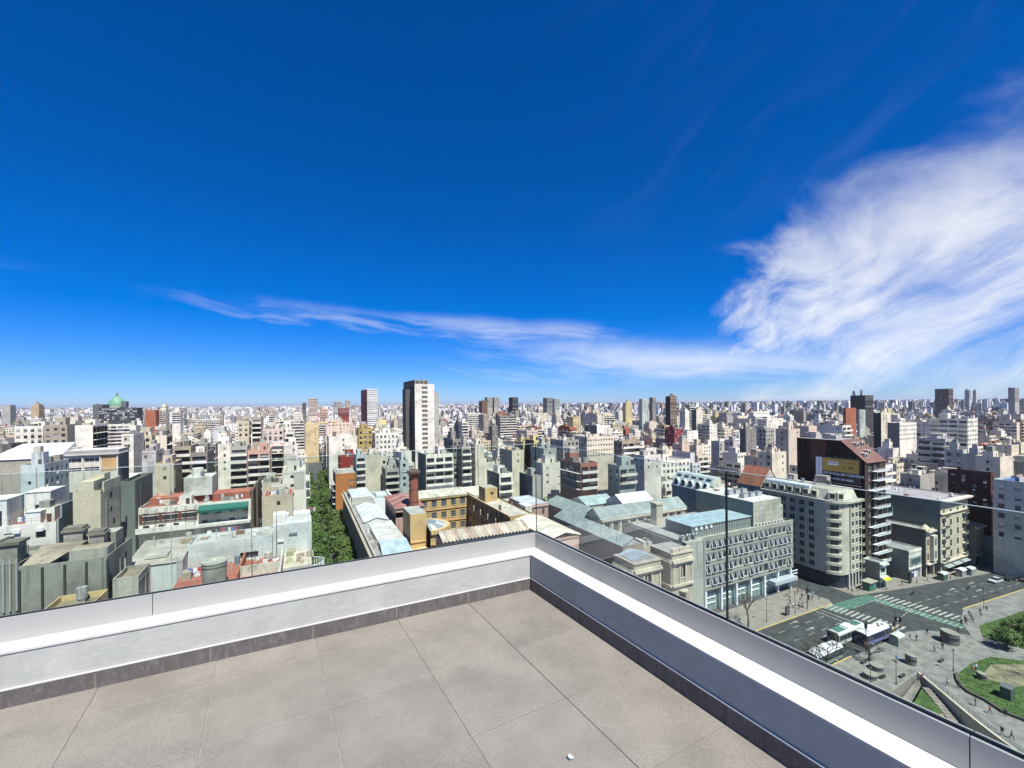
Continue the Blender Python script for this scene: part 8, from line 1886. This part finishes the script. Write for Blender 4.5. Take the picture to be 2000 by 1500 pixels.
# ---- trees
def trunk_mb(h_, r, rng, limbs=6, spread=1.6):
    mb = MB(('bark',)); p = Vector((0, 0, 0))
    for k in range(4):
        q = p + Vector((rng.uniform(-.12, .12), rng.uniform(-.12, .12), h_ / 4)); mb.tube(p, q, r * (1 - k * .14), r * (1 - (k + 1) * .14), 7); p = q
    for k in range(limbs):
        a = 6.28 * k / limbs + rng.uniform(-.3, .3); q = p + Vector((math.cos(a) * spread, math.sin(a) * spread, rng.uniform(1.2, 2.4))); mb.tube(p, q, r * .42, r * .2, 5)
        for j in range(2): mb.tube(q, q + Vector((math.cos(a + j - .5) * spread * .8, math.sin(a + j - .5) * spread * .8, rng.uniform(.6, 1.6))), r * .2, r * .06, 4)
    return mb
rt = random.Random(3)
CRN = [bush_mesh('c', 3000, 4.2, random.Random(60 + k), .34, .74, 30).mesh('crown') for k in range(4)]
TRK = [trunk_mb(5.2, .24, random.Random(70 + k)).mesh('trunk') for k in range(3)]
def tree(x, y, s_, label, group, k, ch=7.6, nm='street_tree', z=PZ_):
    t_ = thing(nm, label, 'tree', (x, y, z), group, rt.uniform(0, 6.28)); t_.scale = (s_, s_, s_)
    link('trunk', TRK[k % 3], t_); c = link('crown', CRN[k % 4], t_); c.location = (0, 0, ch); c.rotation_euler = (0, 0, rt.uniform(0, 6.28))
OW = 'first second third fourth fifth sixth seventh eighth ninth tenth eleventh twelfth thirteenth fourteenth fifteenth sixteenth seventeenth eighteenth nineteenth'.split()
def ordw(i):
    if i < 19: return OW[i]
    if i % 10 == 9: return ('twentieth', 'thirtieth', 'fortieth')[i // 10 - 1]
    return ('twenty', 'thirty', 'forty')[(i + 1) // 10 - 2] + '-' + OW[(i + 1) % 10 - 1]
k = 0
y = 84.0
while y < 335:
    for x in (4.6, 12.8):
        tree(x + rt.uniform(-.5, .5), y + rt.uniform(-1.5, 1.5), rt.uniform(.85, 1.12), 'leafy green street tree, %s from the near end of the row %s' % (ordw(k // 2), 'beside the houses' if x < 8 else 'beside the college wing'), 'trees along the side street', k); k += 1
    y += 7.2 if y < 200 else 9
for i, (x, y, s_) in enumerate(((86, 150, 1.2), (91, 153, 1.0), (84, 158, .9), (93, 146, 1.1), (80.5, 146, .9), (89, 160, 1.0))):
    tree(x, y, s_ * 1.25, 'leafy tree in the courtyard beside the brick striped block', 'courtyard trees', i, 9.5, 'courtyard_tree')
for i, (x, y, s_) in enumerate(((141.6, 40.4, .62), (146.2, 40.0, .7), (151.5, 39.0, .8))):
    tree(x, y, s_, ('dense dark tree at the lawn tip beside the group of people', 'dense dark tree in the middle of the shaded lawn clump', 'dense dark tree at the right end of the shaded lawn clump')[i], 'lawn trees', i + 1, 4.6, 'lawn_tree', .2)
for i, (x, y) in enumerate(((136.8, 100), (135.4, 109), (136.8, 118), (135.4, 127))):
    tree(x + 3.4, y, .62, 'leafy tree in the shaded side street by the rounded corner house', 'side street trees', i, 7.0)
def bare(label, x, y, h_, seed, z):
    rng = random.Random(seed); t_ = thing('bare_tree', label, 'tree', (x, y, z), 'bare trees')
    tm = MB(('bark',)); bm_ = MB(('bark',)); tw_ = MB(('bark',))
    def grow(p, d_, l_, r, lv):
        q = p + d_ * l_
        (tm if lv == 0 else bm_ if lv < 3 else tw_).tube(p, q, r, r * .68, 6 if lv < 2 else 4 if lv < 4 else 3)
        if lv == 6: return
        for k in range(3 if lv < 2 else rng.choice((2, 3))):
            e = (d_ + Vector((rng.uniform(-1, 1), rng.uniform(-1, 1), rng.uniform(-.25, .45))) * (.75 if lv else .9)).normalized()
            grow(q, e, l_ * rng.uniform(.62, .86), r * .62, lv + 1)
    grow(Vector((x, y, z)), Vector((.05, .05, 1)).normalized(), h_ * .27, .26, 0)
    part(tm, 'trunk', t_); part(bm_, 'branches', t_); part(tw_, 'twigs', t_, kind='stuff')
bare('bare branching tree on the pavement before the modern office', 98.9, 72.2, 8.6, 5, PZ_); bare('bare tree beside the white-roofed dark bus', 96.8, 53.2, 8.4, 9, PZ_); bare('bare leafless tree behind the parapet by the avenue', 91.5, 56.5 - 4.2, 8.6, 14, PZ_); bare('small bare tree between the bus stop and the pods', 109.0, 51.4, 4.6, 22, PZ_); bare('small bare tree on the patchy lawn', 131, 33, 5.2, 27, .2)
tree(92.6, 73.6, .5, 'low grey green shrub tree beside the bare pavement tree', 'small street shrubs', 2, 3.6)

# ================================================================ ordinary houses on the grid of blocks
RES = [(-2, 16.5, 60, 330), (14.5, 136, 60, 203), (131, 140, 66, 330), (135, 235, 50, 90), (60, 240, -40, 74), (-14, 16.5, 60, 112), (-33, -5, 76, 108)]   # kept free: streets, college, avenue, plaza
lots = []
rl = random.Random(77)
XS = [10 + 129 * k for k in range(-9, 13)]
YS = [75] + [204 + 125 * k for k in range(0, 9)]
def lot(x0, x1, y0, y1, h):
    # deep lots: a street house, a yard and a back house of another height
    if y1 - y0 > 20 and rl.random() < .8:
        c = y0 + (y1 - y0) * rl.uniform(.38, .6); gp = rl.uniform(1.5, 4)
        lots.append([x0, x1, y0, c, h if rl.random() < .5 else h * rl.uniform(.4, .9)]); lots.append([x0, x1, c + gp, y1, h * rl.uniform(.45, 1.0)])
    elif x1 - x0 > 22 and rl.random() < .8:
        c = x0 + (x1 - x0) * rl.uniform(.38, .6); gp = rl.uniform(1.5, 4)
        lots.append([x0, c, y0, y1, h if rl.random() < .5 else h * rl.uniform(.4, .9)]); lots.append([c + gp, x1, y0, y1, h * rl.uniform(.45, 1.0)])
    else: lots.append([x0, x1, y0, y1, h])
def hgt(zz):
    r = rl.random()
    if r < .34: return rl.uniform(5, 11)
    if r < .74: return rl.uniform(11, 20)
    if r < .96: return rl.uniform(20, 30)
    return rl.uniform(31, 42)
for ix in range(len(XS) - 1):
    for iy in range(len(YS) - 1):
        bx0, bx1 = XS[ix] + 7.5, XS[ix + 1] - 7.5
        by0, by1 = YS[iy] + 7, YS[iy + 1] - 7
        cxm, cym = (bx0 + bx1) / 2, (by0 + by1) / 2
        zc_ = depth(cxm, cym)
        if zc_ < -40 or zc_ > 1050 or abs(lat(cxm, cym)) > zc_ * 1.32 + 90: continue
        dn, df = rl.uniform(24, 33), rl.uniform(24, 33)
        for (ya, yb) in ((by0, by0 + dn), (by1 - df, by1)):
            x = bx0
            while x < bx1 - 4:
                w = rl.choice((6.5, 8.7, 8.7, 8.7, 10, 14)); w = min(w, bx1 - x)
                if bx1 - x - w < 5: w = bx1 - x
                h = hgt(zc_); c = rl.uniform(0, 10) if rl.random() < .6 else 0
                if ya == by0: lot(x, x + w - .05, ya, yb - c, h)
                else: lot(x, x + w - .05, ya + c, yb, h)
                x += w
        y = by0 + dn
        while y < by1 - df - 4:
            w = min(rl.choice((8.7, 8.7, 10, 12)), by1 - df - y)
            if by1 - df - y - w < 5: w = by1 - df - y
            dl, dr = rl.uniform(26, 44), rl.uniform(26, 44)
            lot(bx0, bx0 + dl, y, y + w - .05, hgt(zc_)); lot(bx1 - dr, bx1, y, y + w - .05, hgt(zc_))
            if rl.random() < .7 and bx1 - dr - bx0 - dl > 6: lot(bx0 + dl + 1, bx1 - dr - 1, y + 1, y + w - 1, rl.uniform(4, 10))
            y += w
def pxr(b):
    ts = []
    for x, y in ((b[0], b[2]), (b[1], b[2]), (b[0], b[3]), (b[1], b[3])):
        d_ = depth(x, y)
        if d_ < 3: return None
        ts.append(lat(x, y) / d_)
    return min(ts), max(ts)
HB = []
for f_ in FOOT:
    r_ = pxr(f_)
    if r_: HB.append((r_[0], r_[1], depth((f_[0] + f_[1]) / 2, f_[2]), f_))
keep = []
for L in lots:
    x0, x1, y0, y1, h = L
    if any(x0 < q[1] and x1 > q[0] and y0 < q[3] and y1 > q[2] for q in RES): continue
    r_ = pxr(L)
    if r_ is None or r_[0] > 1.3 or r_[1] < -1.3: continue
    # pull back from the houses already standing
    ok = True
    for q in FOOT:
        if x0 < q[1] + .1 and x1 > q[0] - .1 and y0 < q[3] + .1 and y1 > q[2] - .1:
            if q[3] < (y0 + y1) / 2 and y1 - q[3] > 6: y0 = q[3] + .15
            elif q[2] > (y0 + y1) / 2 and q[2] - y0 > 6: y1 = q[2] - .15
            elif q[1] < (x0 + x1) / 2 and x1 - q[1] > 4: x0 = q[1] + .15
            elif q[0] > (x0 + x1) / 2 and q[0] - x0 > 4: x1 = q[0] - .15
            else: ok = False; break
    if not ok: continue
    if any(x0 < q[1] and x1 > q[0] and y0 < q[3] and y1 > q[2] for q in FOOT): continue
    zn = min(depth(x0, y0), depth(x1, y0))
    if zn < 40: continue
    for a, b_, zh, q in HB:                     # lower roofs in front of the houses already standing
        if zh > zn + 2 and r_[0] < b_ and r_[1] > a:
            h = min(h, CAM_H - (CAM_H - q[5]) * zn / zh - .4)
    if h < 4: continue
    keep.append((x0, x1, y0, y1, h))
# how much of each shows above those in front of it, over the view
NCOL = 700
cur = [0.75] * NCOL         # tangent of the downward angle where nearer roofs end
allb = [(depth((q[0] + q[1]) / 2, q[2]), q, None) for q in FOOT] + [(depth((q[0] + q[1]) / 2, q[2]), q, i) for i, q in enumerate(keep)]
allb.sort(key=lambda e: e[0])
score = {}
for zn, q, i in allb:
    r_ = pxr(q)
    if not r_: continue
    c0 = max(0, int((r_[0] + 1.2) / 2.4 * NCOL)); c1 = min(NCOL - 1, int((r_[1] + 1.2) / 2.4 * NCOL))
    tp = (CAM_H - q[4]) / max(zn, 1)
    s_ = 0; low = tp
    for c in range(c0, c1 + 1):
        if cur[c] > tp:
            s_ += cur[c] - tp; low = max(low, cur[c]); cur[c] = tp
    if i is not None: score[i] = (s_, CAM_H - low * zn)
order = sorted(score, key=lambda i: -score[i][0])
NIND = 212
ind = order[:NIND]
PAL = (('white', 'white', 38), ('ivory', 'ivory', 18), ('cream', 'cream', 14), ('warm', 'warm grey', 9), ('lgrey', 'light grey', 9), ('grey', 'grey', 6), ('pinkw', 'pale pink', 5), ('salmon', 'salmon', 2), ('brick', 'brick red', 3), ('tan', 'tan', 3), ('bluew', 'pale blue', 3), ('ochre', 'ochre', 2), ('brown', 'brown', 2))
def pick(rng):
    k = rng.uniform(0, sum(p[2] for p in PAL))
    for p in PAL:
        k -= p[2]
        if k <= 0: return p
    return PAL[0]
LM = ((-9, 'left of the domed office'), (-.93, 'below the green dome'), (-.72, 'between the dome and the street trees'), (-.48, 'beyond the street trees'), (-.36, 'near the wine-flanked tower'), (-.22, 'around the tall white tower'),
      (-.12, 'right of the tall white tower'), (0.02, 'below the black horizon tower'), (.14, 'behind the yellow slabs'), (.26, 'around the grid-windowed office'), (.38, 'below the dark brown tower'), (.50, 'behind the lavender walls'), (.64, 'left of the billboard tower'), (.80, 'behind the billboard tower'), (.95, 'right of the billboard tower'), (1.06, 'near the right edge'))
FEAT = dict(blank='blank-walled', few='sparsely windowed', win='windowed', bal='balconied')
spec = []
for i in ind:
    rng = random.Random(4000 + i)
    q = keep[i]
    p = pick(rng)
    fr = rng.choice(('blank', 'few', 'win', 'win', 'win', 'bal', 'bal', 'bal'))
    si = rng.choice(('blank', 'few', 'few', 'dwin', 'bal'))
    ro = rng.choice(('red', 'white', 'white', 'grey', 'grey', 'dark', 'pink'))
    tx = lat((q[0] + q[1]) / 2, q[2]) / depth((q[0] + q[1]) / 2, q[2])
    lm = [l for a, l in LM if tx >= a][-1]
    band = 'near' if depth(q[0], q[2]) < 260 else 'mid' if depth(q[0], q[2]) < 480 else 'far'
    spec.append([i, p, fr, si, ro, lm, band, tx, rng])
grp = {}
for s_ in spec: grp.setdefault((s_[1][1], s_[2], s_[5], s_[6]), []).append(s_)
ORD = ('first', 'second', 'third', 'fourth', 'fifth', 'sixth', 'seventh', 'eighth')
BW = dict(near='near row', mid='middle distance', far='far rows')
for k_, ss in grp.items():
    ss.sort(key=lambda s_: s_[7])
    for n_, s_ in enumerate(ss):
        i, p, fr, si, ro, lm, band, tx, rng = s_
        lab = '%s %s block %s, %s' % (k_[0], FEAT[fr], lm, BW[band])
        if len(ss) > 1: lab += ', %s from left' % ORD[n_]
        q = keep[i]
        tower_block('apartment_block', lab, q[0], q[1], q[2], q[3], q[4], max(0, score[i][1]), p[0], fr, si, ro, rng, group='ordinary city blocks')
# ---- everything else out to the horizon reads as one mass
far = MB(('far',))
indset = set(ind)
rf = random.Random(9)
FC = [(.84, .82, .78)] * 12 + [(.62, .57, .48)] * 4 + [(.5, .45, .35)] * 3 + [(.38, .35, .30)] * 4 + [(.24, .235, .225)] * 4 + [(.12, .12, .12)] * 2 + [(.33, .15, .10), (.46, .32, .25), (.5, .44, .30), (.42, .46, .48)]
RC = [(.74, .73, .70)] * 5 + [(.50, .49, .46)] * 4 + [(.27, .26, .24)] * 4 + [(.10, .10, .10)] * 3 + [(.33, .12, .08)] * 2 + [(.5, .42, .36)]
def fbox(x0, x1, y0, y1, z, c):
    if x1 - x0 > 7 and z > 9 and rf.random() < .55:          # two heights on one lot
        xm = x0 + (x1 - x0) * rf.uniform(.3, .7); k_ = rf.uniform(.55, .9)
        if rf.random() < .5: far.box(x0, xm, y0, y1, 0, z * k_, jit(c, rf, .1), None, rf.choice(RC), bottom=False); x0 = xm + .02
        else: far.box(xm, x1, y0, y1, 0, z * k_, jit(c, rf, .1), None, rf.choice(RC), bottom=False); x1 = xm - .02
    far.box(x0, x1, y0, y1, 0, z, c, None, rf.choice(RC), bottom=False)
    for _ in range(2 if z < 200 and rf.random() < .5 else 1):
     if rf.random() < .75 and x1 - x0 > 4 and y1 - y0 > 5:
        a = rf.uniform(x0, x1 - 3.5); b_ = rf.uniform(y0, y1 - 4.5)
        far.box(a, a + rf.uniform(2, 3.4), b_, b_ + rf.uniform(2.5, 4.4), z, z + rf.uniform(2, 4.5), jit(c, rf, .15), None, rf.choice(RC), bottom=False)
for i, q in enumerate(keep):
    if i in indset: continue
    fbox(q[0], q[1], q[2], q[3], q[4], jit(rf.choice(FC), rf, .1))
def band(z0, z1, cell, tall):
    z = z0
    while z < z1:
        n = int(z * 1.32 * 2 / cell) + 2
        for k in range(n):
            l_ = -z * 1.32 + k * cell + rf.uniform(-.3, .3) * cell
            zz = z + rf.uniform(-.45, .45) * cell
            if rf.random() < .10: continue
            x = l_ * RT_[0] + zz * F_[0]; y = l_ * RT_[1] + zz * F_[1]
            side = l_ / zz                     # the town is taller towards the right of the view
            h = rf.choice((6, 9, 12, 15, 18, 23, 28)) * rf.uniform(.8, 1.25)
            if rf.random() < tall * (.4 + .6 * max(0, side + .5)): h = rf.uniform(32, 47 + 7 * max(0, side + .3))
            w = cell * rf.uniform(.4, .9); d_ = cell * rf.uniform(.4, .9)
            if any(x < q[1] + 1 and x + w > q[0] - 1 and y < q[3] + 1 and y + d_ > q[2] - 1 for q in FARFOOT): continue
            for a, b_, zh, q in HB:
                if zh > zz and zh > 400 and a < side + .02 and b_ > side - .02: h = min(h, CAM_H - (CAM_H - q[5]) * zz / zh)
            if h < 4: continue
            fbox(x, x + w, y, y + d_, h, jit(rf.choice(FC), rf, .1))
        z += cell
FARFOOT = [q for q in FOOT if depth(q[0], q[2]) > 700]
HB = [h_ for h_ in HB if h_[2] > 700]
band(1000, 1700, 15, .04)
band(1700, 2400, 24, .05)
FARFOOT = []
HB = []
band(2400, 4500, 40, .06)
band(4500, 11000, 90, .07)
solo(far, 'distant_city', 'countless pale city blocks reaching to the horizon', 'city', (0, 0, 0), kind='stuff')

# ================================================================ thin summer haze over the whole town
hz = bpy.data.materials.new('haze')
hz.use_nodes = True
ht = hz.node_tree
for n in list(ht.nodes):
    if n.type == 'BSDF_PRINCIPLED': ht.nodes.remove(n)
pv = nn(ht, 'ShaderNodeVolumePrincipled')
pv.inputs['Color'].default_value = (0.80, 0.88, 1.0, 1)
pv.inputs['Density'].default_value = 0.000042
pv.inputs['Anisotropy'].default_value = 0.2
ln(ht, pv.outputs[0], ht.nodes['Material Output'].inputs['Volume'])
M['haze'] = hz
m = MB(('haze',))
m.box(-30100, 30100, -3100, 40100, -6.0, 104.0)
solo(m, 'haze', 'thin pale haze over the town', kind='stuff')
